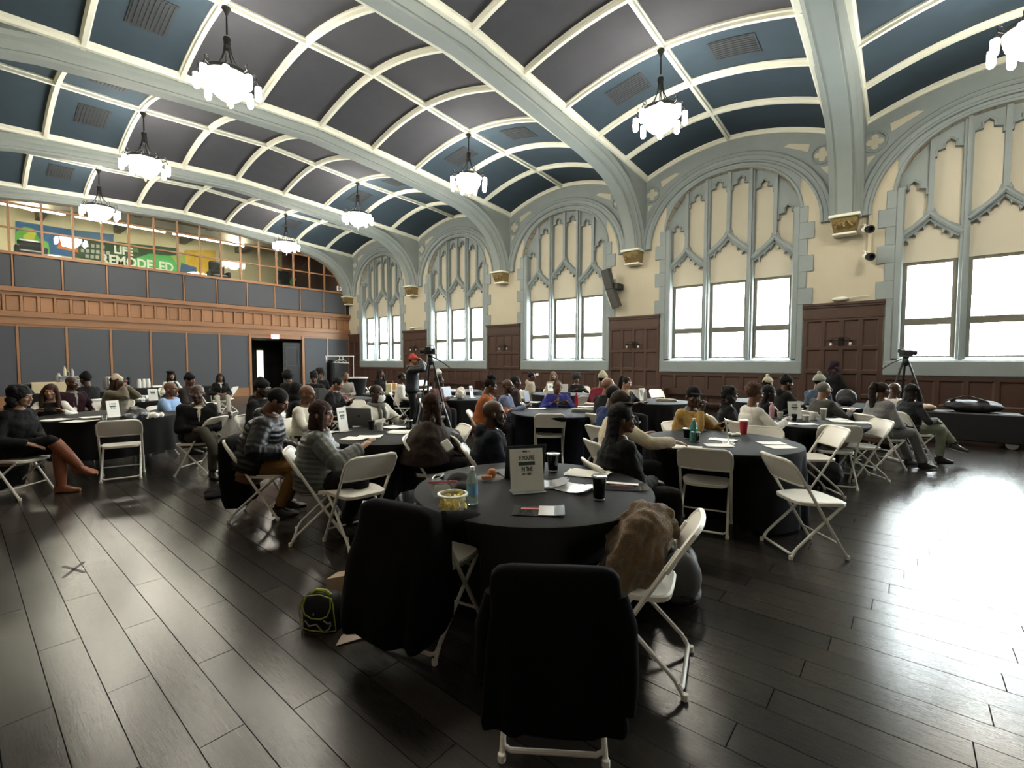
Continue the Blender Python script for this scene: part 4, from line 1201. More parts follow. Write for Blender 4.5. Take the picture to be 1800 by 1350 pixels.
ARM = {  # wrist targets relative to the hips (x is mirrored), local frame, z absolute
 'table': (.15, .40, .79), 'lap': (.09, .27, .64), 'clasp': (.045, .34, .66), 'phone': (.06, .30, .90), 'face': (.05, .20, None), 'side': (.26, .06, .70),
 'write': (.06, .42, .79), 'chin': (.03, .17, None), 'down': (.24, .04, .84), 'rest': (.17, .30, .66), 'thigh': (.12, .30, .62), 'reach': (.30, .50, .80), 'cam': (.05, .24, None)}
def person(hx, hy, depth, face, label, sk='d', hair='crop', hc=(.012, .010, .009), hat=None, hatc=(.02, .02, .02), top=(.03, .03, .03), tk='knit',
           pants=(.03, .03, .035), shoe=(.015, .012, .010), arms=('lap', 'lap'), legs='n', lean=6, hyaw=0, hpitch=0, fem=False, stand=False, glasses=False,
           mask=False, scarf=None, inner=None, boots=None, badge=False, chair_lab=True, fat=1.0, poncho=False, extra=None, grp=None, chairface=None, noch=False, hood=None, hem=-.08, sleeves=None, beard=False, side=0., kind=None, sc=1.0, long_coat=False):
    HP = atd(depth, hx, hy)
    seat = .45
    hip = .93 * sc if stand else seat + .10
    ln = math.radians(lean); hp = math.radians(hpitch + lean * .5)
    # torso scale from the head height
    need = HP.z - hip
    ts = (need - .13) / (.53 * math.cos(ln)); ts = max(.74, min(1.14, ts))
    if stand: ts = max(.85, min(1.12, ts))
    S = Vector((math.sin(math.radians(side)) * .6, math.sin(ln), math.cos(ln))).normalized(); Fd = Vector((0, math.cos(ln), -math.sin(ln)))
    O = Vector((0, 0, hip))
    def T(h, f=0, x=0): return O + S * h * ts + Fd * f + Vector((x, 0, 0))
    NB = T(.52)
    Hc = NB + Vector((0, math.sin(ln) * .08 + math.sin(max(0, hp)) * .05 + .015, .145))
    face_rz = heading(face)
    Rz = Matrix.Rotation(face_rz, 4, 'Z')
    off = Rz @ Vector((Hc.x, Hc.y, 0))
    loc = Vector((HP.x - off.x, HP.y - off.y, 0))
    root = thing('person', label, 'person', loc, face_rz, grp)
    vox = max(.0085, min(.024, .0021 * depth)); near_ = depth < 7.5
    hk = (.94 if fem else 1.0)
    HM = Matrix.Translation(Hc) @ Matrix.Rotation(math.radians(hyaw), 4, 'Z') @ Matrix.Rotation(-hp, 4, 'X') @ Matrix.Diagonal((hk, hk, hk, 1))
    # --- skeleton points
    sw = (.155 if fem else .178)
    sh = {s: T(.445, -.005, s * sw) for s in (-1, 1)}
    hands = {}
    for s, k in zip((1, -1), arms):
        a = ARM[k]; z = a[2] if a[2] is not None else (Hc.z - (.10 if k != 'cam' else .02))
        if k == 'chin': z = Hc.z - .16
        y_ = a[1] if k not in ('face', 'chin', 'cam') else Hc.y + (.12 if k != 'cam' else .17)
        if stand and k in ('lap', 'clasp', 'thigh'): z += .40
        tgt = Vector((s * a[0], y_, z))
        pole = Vector((s * .9, -.6, -.8)) if k not in ('cam', 'face') else Vector((s * .8, .1, -1))
        el, wr = two_bone(sh[s], tgt, .285, .255, pole); hands[s] = (el, wr, k)
    # legs
    leg = {}
    for s in (-1, 1):
        hj = O + Vector((s * .092, .01, -.03))
        if stand:
            kn, an = hj + Vector((s * .01, .02, -.42)), Vector((s * .11, -.01, .085)); kn.z = (hj.z + an.z) / 2
            toe = Vector((s * .15, 1, 0))
        elif legs == 'cross' and s == 1:
            kn, an, toe = Vector((-.02, .43, .635)), Vector((-.17, .60, .30)), Vector((-.25, 1, -.30))
        elif legs == 'crossL' and s == -1:
            kn, an, toe = Vector((.02, .43, .635)), Vector((.17, .60, .30)), Vector((.25, 1, -.30))
        elif legs == 'back':
            kn, an, toe = Vector((s * .13, .42, .51)), Vector((s * .12, .26, .10)), Vector((s * .1, 1, 0))
        elif legs == 'fwd':
            kn, an, toe = Vector((s * .13, .42, .54)), Vector((s * .12, .62, .09)), Vector((s * .1, 1, 0.05))
        else:
            kn, an, toe = Vector((s * .12, .43, .53)), Vector((s * .11, .44, .085)), Vector((s * .15, 1, 0))
        leg[s] = (hj, kn, an, toe.normalized())
    wf = (.93 if fem else 1.0) * fat
    TR = [(-.09, .165, .115), (-.02, .175, .125), (.08, .160, .115), (.18, .150, .108), (.28, .160, .113), (.36, .170, .110), (.42, .165, .095), (.47, .125, .078), (.505, .070, .062), (.55, .056, .056)]
    def torso(mb, th, lo=-.2, hi=.6, puff=0., mi=0, neck=0.):
        rs = []
        hs = [r_[0] for r_ in TR]; N = 34 if puff else 16
        h0, h1 = max(lo, -.30), min(hi, .55)
        for i in range(N + 1):
            h = h0 + (h1 - h0) * i / N
            a, b = np.interp(h, hs, [r_[1] for r_ in TR]), np.interp(h, hs, [r_[2] for r_ in TR])
            pf = puff * abs(math.sin(h * PI / .055)) if puff and h < .44 else 0
            c = T(h, .012 if .2 < h < .4 and fem else 0)
            a = a * wf + th + pf; b = b * wf + th + pf + (.02 if fem and .24 < h < .38 else 0) + (.03 * (fat - 1) * 4 if .0 < h < .25 else 0)
            if h > .46: a += neck; b += neck
            rs.append([c + Vector((math.copysign(abs(math.cos(t)) ** .8, math.cos(t)) * a, 0, 0)) + Fd * (math.copysign(abs(math.sin(t)) ** .9, math.sin(t)) * b) for t in [2 * PI * j / 20 for j in range(20)]])
        mb.rings(rs, mi)
    def arm(mb, s, th, puff=0., upto=1.0):
        el, wr, k = hands[s]; A = sh[s] + Vector((-s * .03, 0, -.01)); w2 = el.lerp(wr, upto)
        if puff:
            N = 22; pts, rr = [], []
            for i in range(N + 1):
                q = i / N; p = A.lerp(el, q * 2) if q < .5 else el.lerp(w2, q * 2 - 1)
                pts.append(p); rr.append((.056 - .020 * q) * wf + th + puff * abs(math.sin(q * PI * 10)))
            mb.tube(pts, rr, 12)
        else: limb(mb, [A, A.lerp(el, .5), el, w2], [.055 * wf + th, .048 * wf + th, .041 * wf + th, .030 + th], 12)
        mb.ell(sh[s] + Vector((-s * .02, 0, -.015)), (.062 * wf + th,) * 3, 12, 8)
    # --- body: one continuous skin (torso, arms, legs fused), head, hands
    b = MB(); torso(b, -.004)
    for s in (-1, 1):
        arm(b, s, -.004); hj, kn, an, toe = leg[s]
        limb(b, [hj, hj.lerp(kn, .5), kn, kn.lerp(an, .4), an], [.082 * wf, .074 * wf, .054, .050, .034], 10)
    bme = fuse(b, max(.018, vox * 1.5), 1)
    skm = skinm(sk); hd = head_template(.0065 if depth < 6 else (.009 if depth < 9 else .013))
    parts = [(bme, None, 0), (hd, HM, 0)]
    hm = MB()
    for s in (-1, 1): hand(hm, hands[s][1], hands[s][0], hands[s][2], s)
    parts.append((hm, None, 0))
    ey = MB()
    for s in (-1, 1):
        ey.ell((s * .031, .0735, .004), (.0135, .011, .0075), 10, 6, 1); ey.ell((s * .031, .0815, .004), (.006, .005, .006), 8, 6, 2)
        ey.tube([(s * .014, .091, .022), (s * .032, .090, .027), (s * .050, .077, .022)], [.003, .0045, .003], 5, 2)
    ey.ell((0, .0975, -.056), (.021, .006, .0045), 10, 6, 3); ey.ell((0, .0945, -.066), (.018, .006, .005), 10, 6, 3)
    parts.append((ey, HM, None))
    lip = tuple(c * .75 + (.05 if i == 0 else 0) for i, c in enumerate(SKINS[sk]))
    me = join_mesh(parts, [skm, mat('eye_white', (.45, .42, .38), .3), mat('eye_dark', (.01, .008, .007), .3), mat('lip_' + sk, lip, .4)], 'body')
    link('body', me, root)
    bpy.data.meshes.remove(bme)
    # --- upper clothing
    th = {'puffer': .028, 'coat': .024, 'blazer': .018, 'knit': .012, 'shirt': .010, 'tweed': .018, 'fur': .032, 'hoodie': .020}.get(tk, .012)
    puff = .015 if tk == 'puffer' else 0
    tmat = clothm(top, tk if tk in ('puffer', 'tweed', 'fur') else 'knit')
    c = MB(); torso(c, th, lo=hem, hi=.50 if tk not in ('coat', 'puffer', 'hoodie') else .525, puff=puff, neck=.006)
    if sleeves is None:
        for s in (-1, 1): arm(c, s, th * .8, puff * .8, .97)
    if long_coat and not stand:
        c.rings([[T(h)+Vector((x_ * a, 0, 0)) + Vector((0, y_, 0)) for x_, y_ in ((-1, -.13), (-.5, -.17), (.5, -.17), (1, -.13), (1, .05), (-1, .05))] for h, a in ((.1, .19), (-.05, .24), (-.3, .26), (-.55, .25))])
    if long_coat and stand:
        c.rings([[Vector((a * math.cos(2 * PI * j / 16), bb_ * math.sin(2 * PI * j / 16), z_)) for j in range(16)] for z_, a, bb_ in ((hip + .1, .19, .15), (hip - .15, .20, .16), (hip - .28, .205, .165))])
    if poncho:
        c.rings([[T(h) + Vector((a * math.cos(2 * PI * j / 20), bb_ * math.sin(2 * PI * j / 20), 0)) for j in range(20)] for h, a, bb_ in ((.50, .09, .085), (.45, .20, .14), (.35, .27, .20), (.15, .32, .26), (.0, .34, .28))])
    if tk in ('hoodie', 'puffer', 'coat') : c.tube([T(.50) + Vector((.085 * math.cos(a_), .0, 0)) + Fd * (.075 * math.sin(a_)) for a_ in [2 * PI * j / 14 for j in range(14)]], .028, 8, closed=True)
    if hood == 'down': c.ell(T(.49, -.10), (.11, .055, .075), 14, 10)
    me = fuse(c, vox, 3 if not puff else 1, .022 if not puff else .008, .09); me.materials.clear(); me.materials.append(tmat)
    nm = {'puffer': 'puffer_jacket', 'coat': 'coat', 'blazer': 'blazer', 'knit': 'sweater', 'shirt': 'shirt', 'tweed': 'tweed_jacket', 'fur': 'fur_coat', 'hoodie': 'hoodie'}[tk] if not poncho else 'poncho'
    me.name = nm; link(nm, me, root)
    if sleeves is not None:
        c = MB()
        for s in (-1, 1): arm(c, s, .012, 0, .97)
        me = fuse(c, vox, 3, .008, .06); me.materials.clear(); me.materials.append(clothm(sleeves)); link('sleeve', me, root)['label'] = 'white sleeves'
    if inner is not None:          # shirt front showing between lapels
        c = MB(); rs = []
        for h, a in ((.50, .060), (.44, .055), (.36, .045), (.26, .032), (.16, .018), (.08, .006)):
            bb_ = np.interp(h, [r_[0] for r_ in TR], [r_[2] for r_ in TR]) * wf + th + .006 + (.02 if fem and .24 < h < .38 else 0)
            rs.append([T(h, bb_ * .80, -a), T(h, bb_ + .004, 0), T(h, bb_ * .80, a), T(h, bb_ * .5, 0)])
        c.rings(rs); c.tube([T(.505) + Vector((.066 * math.cos(a_), .0, 0)) + Fd * (.062 * math.sin(a_)) for a_ in [2 * PI * j / 14 for j in range(14)]], .016, 6, closed=True)
        c.obj('shirt_front', clothm(inner, 'knit'), root, 60)
    # --- trousers
    pm = clothm(pants, 'tweed' if tk == 'tweed' else 'knit')
    c = MB()
    rs = []
    for h in (-.12, -.06, 0, .06):
        a, bb_ = .172 * wf + .006, .122 * wf + .006
        rs.append([T(h) + Vector((a * math.cos(t), bb_ * math.sin(t), 0)) for t in [2 * PI * j / 16 for j in range(16)]])
    c.rings(rs)
    for s in (-1, 1):
        hj, kn, an, toe = leg[s]; fl = .055 if not boots else .045
        if fem and not stand and boots is None and tk == 'tweed': fl = .075
        if boots: limb(c, [hj, hj.lerp(kn, .5), kn, kn.lerp(an, .10)], [.092 * wf, .084 * wf, .066, .052], 12)
        else: limb(c, [hj, hj.lerp(kn, .5), kn, kn.lerp(an, .5), an + (an - kn).normalized() * -.02], [.092 * wf, .084 * wf, .066, .060, fl], 12)
    me = fuse(c, vox * 1.1, 3, .012, .08); me.materials.clear(); me.materials.append(pm); me.name = 'trousers'; link('trousers', me, root)
    # --- shoes or boots
    sm = mat('leather_%02d%02d%02d' % tuple(int(round(v * 99)) for v in (boots or shoe)), boots or shoe, .4, var=.2, vscale=20)
    for s in (-1, 1):
        hj, kn, an, toe = leg[s]; c = MB()
        up_ = (kn - an).normalized(); up_ = (up_ - toe * up_.dot(toe)).normalized(); sd = toe.cross(up_)
        base = an - up_ * .045
        rs = []
        for q, w_, h0, h1 in ((-.065, .020, -.025, .03), (-.055, .034, -.038, .055), (0, .038, -.04, .065), (.06, .042, -.04, .035), (.12, .046, -.04, .015), (.165, .038, -.04, .002), (.19, .018, -.036, -.012)):
            cc = base + toe * q
            rs.append([cc + sd * w_ * x_ + up_ * (h0 if z_ < 0 else h1) * abs(z_) for x_, z_ in ((-.6, -1), (-1, -.75), (-1, .3), (-.6, 1), (.6, 1), (1, .3), (1, -.75), (.6, -1))])
        c.rings(rs)
        if boots: limb(c, [an - up_ * .01, an.lerp(kn, .4), an.lerp(kn, .92)], [.046, .062, .072], 12)
        else: limb(c, [an - up_ * .01, an + up_ * .04], [.042, .045], 10)
        c.obj('boot' if boots else 'shoe', sm, root, 50)
    # --- hair, hats, small wear
    if hair: hair_obj(hair, hc, root, HM, .0075 if depth < 6 else .011)
    if hat: hat_obj(hat, hatc, root, HM, .008 if depth < 6 else .012)
    if beard:
        c = MB(); c.ell((0, .045, -.088), (.050, .050, .034), 14, 8); c.tube([(-.062, .01, -.03), (-.055, .03, -.07), (0, .075, -.098), (.055, .03, -.07), (.062, .01, -.03)], .017, 8)
        me = fuse(c, .009, 2, .004, .02); me.transform(HM); me.materials.clear(); me.materials.append(hairm(hc)); link('beard', me, root)
    if glasses:
        c = MB()
        for s in (-1, 1):
            c.tube([(s * .032 + .022 * math.cos(2 * PI * j / 12), .099 - abs(.022 * math.cos(2 * PI * j / 12)) * .1, .004 + .018 * math.sin(2 * PI * j / 12)) for j in range(12)], .0022, 5, closed=True)
            c.tube([(s * .054, .096, .008), (s * .078, .05, .008), (s * .082, -.01, .006)], .0022, 5)
        c.tube([(-.010, .101, .006), (.010, .101, .006)], .002, 5)
        c.v = [tuple(HM @ Vector(v)) for v in c.v]; c.obj('glasses', mat('spectacle_frame', (.25, .24, .22) if glasses == 'light' else (.02, .02, .02), .3, metal=.4), root)
    if mask:
        c = MB(); c.rings([[(x_ * w_, y_ - .02 * abs(x_) ** 2, z_) for x_ in (-1, -.5, 0, .5, 1)] + [(x_ * w_, y_ - .006 - .02 * abs(x_) ** 2, z_) for x_ in (1, .5, 0, -.5, -1)] for z_, y_, w_ in ((-.010, .108, .05), (-.035, .122, .058), (-.065, .116, .06), (-.095, .098, .05), (-.105, .085, .035))])
        c.v = [tuple(HM @ Vector(v)) for v in c.v]; c.obj('face_mask', M['skinmask'], root, 60)
    if scarf is not None:
        c = MB(); c.tube([T(.50) + Vector((.095 * math.cos(a_), .0, .01)) + Fd * (.09 * math.sin(a_)) for a_ in [2 * PI * j / 16 for j in range(16)]], .036, 10, closed=True)
        for s in (-1, 1): c.tube([T(.49, .09, s * .035), T(.40, .135, s * .04), T(.25, .14, s * .035), T(.10, .14, s * .03)], [.03, .03, .03, .028], 8)
        me = fuse(c, .011, 2, .008, .04); me.materials.clear(); me.materials.append(clothm(scarf)); link('scarf', me, root)
    if badge:
        MB().box(-.035, .035, -.002, .002, -.05, .05).obj('name_badge', M['paper'], root, 0, loc=T(.17, .155, .04))
        MB().tube([T(.49, .07, -.06), T(.35, .135, -.02), T(.22, .15, .04), T(.35, .135, .05), T(.49, .07, .06)], .003, 4).obj('lanyard', M['paper'], root)
    if kind: MB
    if extra: extra(root, T, HM, Hc, hands)
    # --- chair underneath
    if not stand and not noch:
        cf = chairface if chairface is not None else face
        rz = heading(cf); h = Vector((math.cos(rz + PI / 2), math.sin(rz + PI / 2), 0)); cpos = loc + h * (.075 if chairface is None else -.03)
        ch_ = chair(cpos.x, cpos.y, rz, 'white folding chair under the ' + label.replace('person ', 'person ', 1), 'white folding chairs with people on them', True)
        ch_['label'] = 'chair under the ' + ' '.join(label.split()[:13])
    return root
# ================================================================== TABLES
table(-1.84, 2.41, 'black tablecloth on the nearest round table, with fruit tub and bottle', 'nearest one', seed=1)
table(-1.46, 5.09, 'black tablecloth to the floor with a red cup and green bottle on it', 'with the red cup', seed=2)
table(-1.07, 7.58, 'black tablecloth with pink bottle and white cups on it, right', 'with the pink bottle', seed=3)
table(-4.45, 3.19, 'black tablecloth with a silver laptop and papers on it', 'with the silver laptop', z0=.20, seed=4)
p_ = F0 * 7.15 + R0 * -6.04; table(p_.x, p_.y, 'black tablecloth at far left with papers and a shoulder bag', 'at far left', z0=.22, r=.93, seed=5)
table(-4.3, 6.29, 'navy black tablecloth behind two empty chairs, red bottle on it', 'with the red bottle', m='navycloth', seed=6)
p_ = F0 * 9.9 + R0 * -7.92; table(p_.x, p_.y, 'dark tablecloth in the left background with heaped napkins', 'with napkins, left background', seed=7)
table(-4.04, 9.36, 'black tablecloth with white laptop and steel thermos, mid background', 'with the thermos', seed=8)
p_ = F0 * 10.6 + R0 * -1.12; table(p_.x, p_.y, 'black tablecloth behind the woman in brown, bags and sign on it', 'behind the woman in brown', seed=9)
p_ = F0 * 9.0 + R0 * 6.42; table(p_.x, p_.y, 'black tablecloth by the wall panelling with a backpack on it', 'with the backpack', seed=10)
p_ = onz(.75, 985, 691); table(p_.x, p_.y, 'black tablecloth near the third window, background', 'near the third window', seed=11)
p_ = onz(.75, 692, 690); table(p_.x, p_.y, 'black tablecloth left of the standing man, paper bags on it', 'left of the standing man', seed=12)
p_ = onz(.75, 800, 686); table(p_.x, p_.y, 'black tablecloth near the second window, crumpled bags on it', 'near the second window', seed=13)
p_ = onz(.75, 1340, 703); table(p_.x, p_.y, 'black tablecloth behind the woman in the white blazer', 'behind the white blazer', seed=14)

p_ = F0 * 10.3 + R0 * -3.87; table(p_.x, p_.y, 'black tablecloth behind the shaved head, laptops on it', 'behind the shaved head', seed=15)

# ================================================================== PEOPLE  (head pixel, depth, direction they face)
def phone_extra(root, T, HM, Hc, hands):
    w = (hands[1][1] + hands[-1][1]) / 2
    MB().bbox(-.036, .036, -.005, .005, -.07, .07, .004).obj('phone', M['black'], None, 0)
P = person
P(38, 698, 5.35, 5, 'person in a black coat with black curly hair and tall brown boots, crossed legs', fem=True, sk='l', hair='curly', hc=(.008, .007, .007), top=(.010, .010, .011), tk='coat', pants=(.010, .010, .011), boots=(.20, .065, .030), legs='cross', arms=('thigh', 'lap'), lean=14, hyaw=8, long_coat=True, fat=1.1)
P(89, 697, 7.2, -50, 'person with long auburn hair, black top and white sleeves, behind papers', fem=True, sk='l', hair='long', hc=(.05, .022, .012), top=(.010, .010, .010), sleeves=(.62, .60, .55), arms=('table', 'table'), hyaw=-10)
P(127, 674, 8.3, -15, 'person in a burgundy jacket with shaved head and white badge, left', sk='d', hair=None, glasses='light', top=(.045, .012, .022), tk='blazer', inner=(.25, .25, .22), arms=('lap', 'rest'), badge=True, hyaw=10, fat=1.12)
P(150, 667, 9.4, 170, 'person in black with a black cap behind the burgundy jacket', sk='d', hair='crop', hat='beanie', hatc=(.010, .010, .010), top=(.012, .012, .013), tk='coat', arms=('table', 'lap'))
P(206, 672, 8.7, 10, 'person in a shaggy olive-brown coat and beige knit hat, hands raised', sk='m', fem=True, hair='bob', hc=(.05, .035, .02), hat='beanie', hatc=(.42, .35, .27), glasses=True, top=(.085, .065, .028), tk='fur', arms=('face', 'face'), fat=1.15, lean=8)
P(301, 689, 7.9, 5, 'person in a light blue shirt with a shaved head, left of centre table', sk='m', hair=None, top=(.24, .36, .58), tk='shirt', arms=('table', 'lap'), fat=1.12, pants=(.02, .02, .025))
P(347, 693, 6.35, -50, 'person in a dark blazer and cream turtleneck with clasped hands, crossed legs', sk='d', hair=None, glasses=True, top=(.018, .018, .017), tk='blazer', inner=(.62, .57, .44), pants=(.060, .058, .045), legs='cross', arms=('clasp', 'clasp'), lean=12, hyaw=-20, chairface=178, fat=1.2)
P(301, 661, 13.2, -30, 'person in a black beret and vest with white sleeves by the food table', sk='l', fem=True, hair='bob', hc=(.02, .015, .012), hat='beret', hatc=(.01, .01, .01), top=(.02, .02, .02), sleeves=(.6, .58, .54), inner=(.6, .58, .54), arms=('lap', 'rest'))
P(334, 669, 9.6, -10, 'person in a black beanie and dark plaid jacket behind the blue shirt', sk='m', hair='crop', hat='beanie', hatc=(.012, .012, .012), top=(.045, .035, .030), tk='coat', arms=('clasp', 'clasp'), inner=(.3, .3, .3))
P(387, 664, 13.4, -50, 'person with long dark hair, black jacket and white shirt, before the fabric wall', sk='m', fem=True, hair='long', hc=(.01, .008, .008), top=(.012, .012, .012), tk='blazer', inner=(.6, .58, .52), pants=(.35, .34, .30), arms=('lap', 'lap'), legs='fwd')
P(461, 684, 6.6, -5, 'person in a dark olive beanie, beard and light glasses, left of the black puffer', sk='d', hair='crop', hat='beanie', hatc=(.028, .028, .018), glasses='light', top=(.012, .014, .020), tk='coat', beard=True, arms=('rest', 'lap'), hood='down', fat=1.08)
P(489, 706, 4.72, 10, 'person in a black puffer jacket and khaki trousers looking down', sk='m', hair='short', hc=(.008, .007, .007), top=(.010, .011, .014), tk='puffer', pants=(.20, .105, .035), arms=('rest', 'clasp'), lean=20, hpitch=22, fat=1.22, legs='back', hood='down')
P(506, 664, 12.0, -80, 'person in a hooded dark green coat looking down, before the doorway', sk='m', hair='afro', hc=(.01, .01, .01), top=(.030, .034, .024), tk='hoodie', arms=('clasp', 'clasp'), lean=24, hpitch=28)
P(541, 694, 6.15, -10, 'person in a white polo shirt with a shaved head, behind the blonde-streaked hair', sk='m', hair=None, top=(.62, .60, .53), tk='shirt', arms=('table', 'lap'), fat=1.08)
P(525, 690, 7.4, 20, 'person in a dark hooded coat behind the white polo shirt', sk='d', hair='short', hat='hood', hatc=(.02, .02, .022), top=(.02, .02, .022), tk='coat', arms=('table', 'lap'))
P(566, 729, 4.15, 18, 'person in a grey-green puffer with dark bobbed hair and blonde streaks', sk='p', fem=True, hair='bob', hc=(.045, .020, .014), top=(.075, .080, .072), tk='puffer', pants=(.02, .02, .024), arms=('table', 'rest'), lean=7, hyaw=-22, fat=1.12, hem=-.16, legs='back')
P(552, 665, 11.6, -70, 'person in a black hat and black coat typing, far right of the doorway', sk='m', hair='locs_up', hc=(.01, .01, .01), top=(.012, .012, .012), tk='coat', arms=('table', 'table'), lean=16, hpitch=15)
P(563, 658, 13.4, -60, 'person in a black puffy cap behind the grey laptop', sk='m', hair='afro', hc=(.012, .010, .010), top=(.02, .02, .02), arms=('face', 'lap'))
P(594, 676, 8.9, 0, 'person with dark hair and maroon jacket bent over typing', sk='l', hair='short', hc=(.015, .01, .01), top=(.028, .014, .020), tk='coat', arms=('table', 'table'), lean=18, hpitch=18)
P(608, 663, 12.9, -60, 'person in a grey sweatshirt looking down, beside the coat rack', sk='m', hair='crop', top=(.24, .22, .20), arms=('clasp', 'clasp'), lean=16, hpitch=20)
P(663, 693, 6.3, -32, 'person in a white shirt, grey scarf and paper face mask', sk='d', hair='crop', top=(.60, .58, .50), tk='hoodie', scarf=(.12, .115, .10), mask=True, glasses=True, arms=('table', 'table'), fat=1.12)
P(727, 634, 11.0, 0, 'person standing in a red knit hat and dark jacket holding a camera to his face', sk='l', hair='crop', hat='beanie', hatc=(.36, .05, .035), top=(.014, .017, .026), tk='puffer', pants=(.008, .008, .010), arms=('cam', 'cam'), stand=True, lean=2, hood='down', sc=.98, extra=lambda r, T, HM, Hc, h: MB().bbox(-.07, .07, Hc.y + .11, Hc.y + .17, Hc.z - .04, Hc.z + .04, .01).obj('camera_body', M['black'], r, 0))
P(762, 713, 4.75, 5, 'person in a brown poncho with long wavy brown hair and black leggings', sk='d', fem=True, hair='long', hc=(.040, .026, .018), top=(.055, .034, .026), poncho=True, pants=(.016, .012, .012), arms=('lap', 'lap'), lean=6, fat=1.1, hyaw=10)
P(669, 657, 14.2, -30, 'person with very long dark hair by the wall below the first window', sk='m', fem=True, hair='long', hc=(.02, .014, .01), top=(.03, .022, .018), tk='coat', arms=('lap', 'lap'))
P(707, 664, 11.4, 10, 'person in a white long-sleeved shirt left of the standing man', sk='d', hair='crop', top=(.62, .60, .56), arms=('lap', 'rest'), pants=(.02, .022, .03))
P(771, 658, 14.0, -30, 'person in a white knit cap below the second window', sk='d', hair='crop', hat='beanie', hatc=(.6, .58, .54), top=(.05, .035, .035), arms=('table', 'lap'))
P(772, 670, 9.7, -20, 'person in a maroon patterned jacket right of the tripod', sk='d', hair='short', top=(.10, .045, .040), tk='tweed', arms=('table', 'lap'), lean=14)
P(863, 679, 7.3, 0, 'person in a rust orange coat with dark hair pinned up', sk='m', fem=True, hair='updo', hc=(.012, .010, .010), top=(.26, .075, .022), tk='coat', arms=('table', 'table'), lean=12, hpitch=12, fat=1.15)
P(893, 680, 8.2, -10, 'person in a blue striped jacket with glasses and shaved head', sk='d', hair=None, glasses='light', beard=True, top=(.11, .14, .24), tk='tweed', arms=('table', 'clasp'), fat=1.05)
P(907, 672, 9.3, 10, 'person in a dark hooded coat behind the blue striped jacket', sk='d', hair='short', top=(.035, .035, .035), tk='hoodie', arms=('lap', 'lap'))
P(869, 729, 4.25, 8, 'person in a navy hoodie with pink print, bald and bearded, near the front table', sk='d', hair=None, beard=True, hc=(.015, .012, .012), top=(.010, .014, .024), tk='hoodie', arms=('thigh', 'lap'), fat=1.2, hyaw=-5, hood='down',
  extra=lambda r, T, HM, Hc, h: [text_mesh(s_, .075, mat('pink_print', (.55, .22, .22), .7), 'printed_letters', r, Matrix.Translation(T(.24 - .07 * k_, .185, .02)) @ Matrix.Rotation(PI, 4, 'Z') @ Matrix.Rotation(PI / 2, 4, 'X'), .001, sx=1.0) for k_, s_ in enumerate(('LOVE', 'LIFE'))])
P(935, 662, 12.6, 0, 'person in a tan coat with hood down below the third window', sk='d', hair='short', top=(.30, .26, .20), tk='coat', hood='down', inner=(.03, .03, .03), arms=('lap', 'rest'))
P(980, 681, 8.7, -85, 'person in a tan and royal blue jacket looking down behind a laptop', sk='m', hair='crop', top=(.030, .035, .20), tk='coat', inner=(.30, .22, .12), arms=('table', 'table'), lean=14, hpitch=24, fat=1.1)
P(973, 661, 13.2, -80, 'person with pale hair far behind the blue jacket', sk='p', fem=True, hair='bob', hc=(.2, .16, .12), top=(.3, .25, .2), arms=('lap', 'lap'))
P(1014, 666, 12.9, -85, 'person with a big dark afro and black top', sk='m', fem=True, hair='afro', hc=(.03, .026, .026), top=(.02, .02, .022), arms=('table', 'table'), hpitch=10)
P(1060, 667, 8.9, 50, 'person in a maroon sweater and pale green knit hat', sk='m', hair='crop', hat='beanie', hatc=(.40, .38, .27), top=(.14, .012, .025), arms=('table', 'rest'), lean=10, fat=1.1)
P(1070, 679, 7.0, 35, 'person with a shaved head and dark coat in front of the maroon sweater', sk='l', hair=None, glasses='light', top=(.015, .015, .015), tk='coat', arms=('rest', 'lap'), fat=1.1, hyaw=-20)
P(1080, 697, 5.7, 30, 'person with short black hair and blue collar left of the beige coat', sk='d', hair='short', top=(.02, .035, .10), tk='coat', arms=('rest', 'lap'), hpitch=8, fat=1.1)
P(1093, 709, 4.6, 15, 'person in a beige coat reaching a hand over the table behind the front woman', sk='l', fem=True, hair='bob', hc=(.05, .036, .028), top=(.52, .46, .33), tk='coat', arms=('reach', 'table'), lean=10, fat=1.1)
P(1102, 674, 8.85, -60, 'person with dark hair tied back, black cardigan and yellow top, behind the white laptop', sk='p', fem=True, hair='ponytail', hc=(.02, .014, .012), top=(.02, .02, .02), inner=(.60, .42, .05), arms=('table', 'table'), hpitch=10)
P(1094, 738, 3.62, 12, 'person in black with long black braids at the nearest table', sk='m', fem=True, hair='braids', hc=(.007, .006, .006), top=(.007, .007, .008), tk='blazer', pants=(.010, .010, .012), arms=('lap', 'thigh'), lean=4, fat=1.15, hyaw=-14)
P(1219, 699, 5.75, -55, 'person in a mustard jacket and dark brown baseball cap, hand at chin', sk='d', hair='crop', hat='cap', hatc=(.028, .014, .012), top=(.38, .235, .075), tk='blazer', inner=(.10, .08, .06), arms=('chin', 'table'), fat=1.15, lean=10, hyaw=-35)
P(1284, 695, 6.7, -10, 'person with curly black hair and black top left of the white blazer', sk='m', fem=True, hair='curly', hc=(.010, .009, .009), top=(.010, .010, .011), arms=('rest', 'lap'), hyaw=10)
P(1328, 694, 6.1, 5, 'person in a white blazer and beige trousers with copper-tipped updo', sk='m', fem=True, hair='locs_up', hc=(.085, .042, .022), top=(.60, .58, .53), tk='blazer', pants=(.42, .34, .25), arms=('table', 'rest'), lean=8, hyaw=-5)
P(1352, 694, 7.3, -15, 'person with long dark hair behind the pink bottle', sk='m', fem=True, hair='long', hc=(.014, .010, .010), top=(.03, .02, .03), arms=('table', 'table'), hpitch=6)
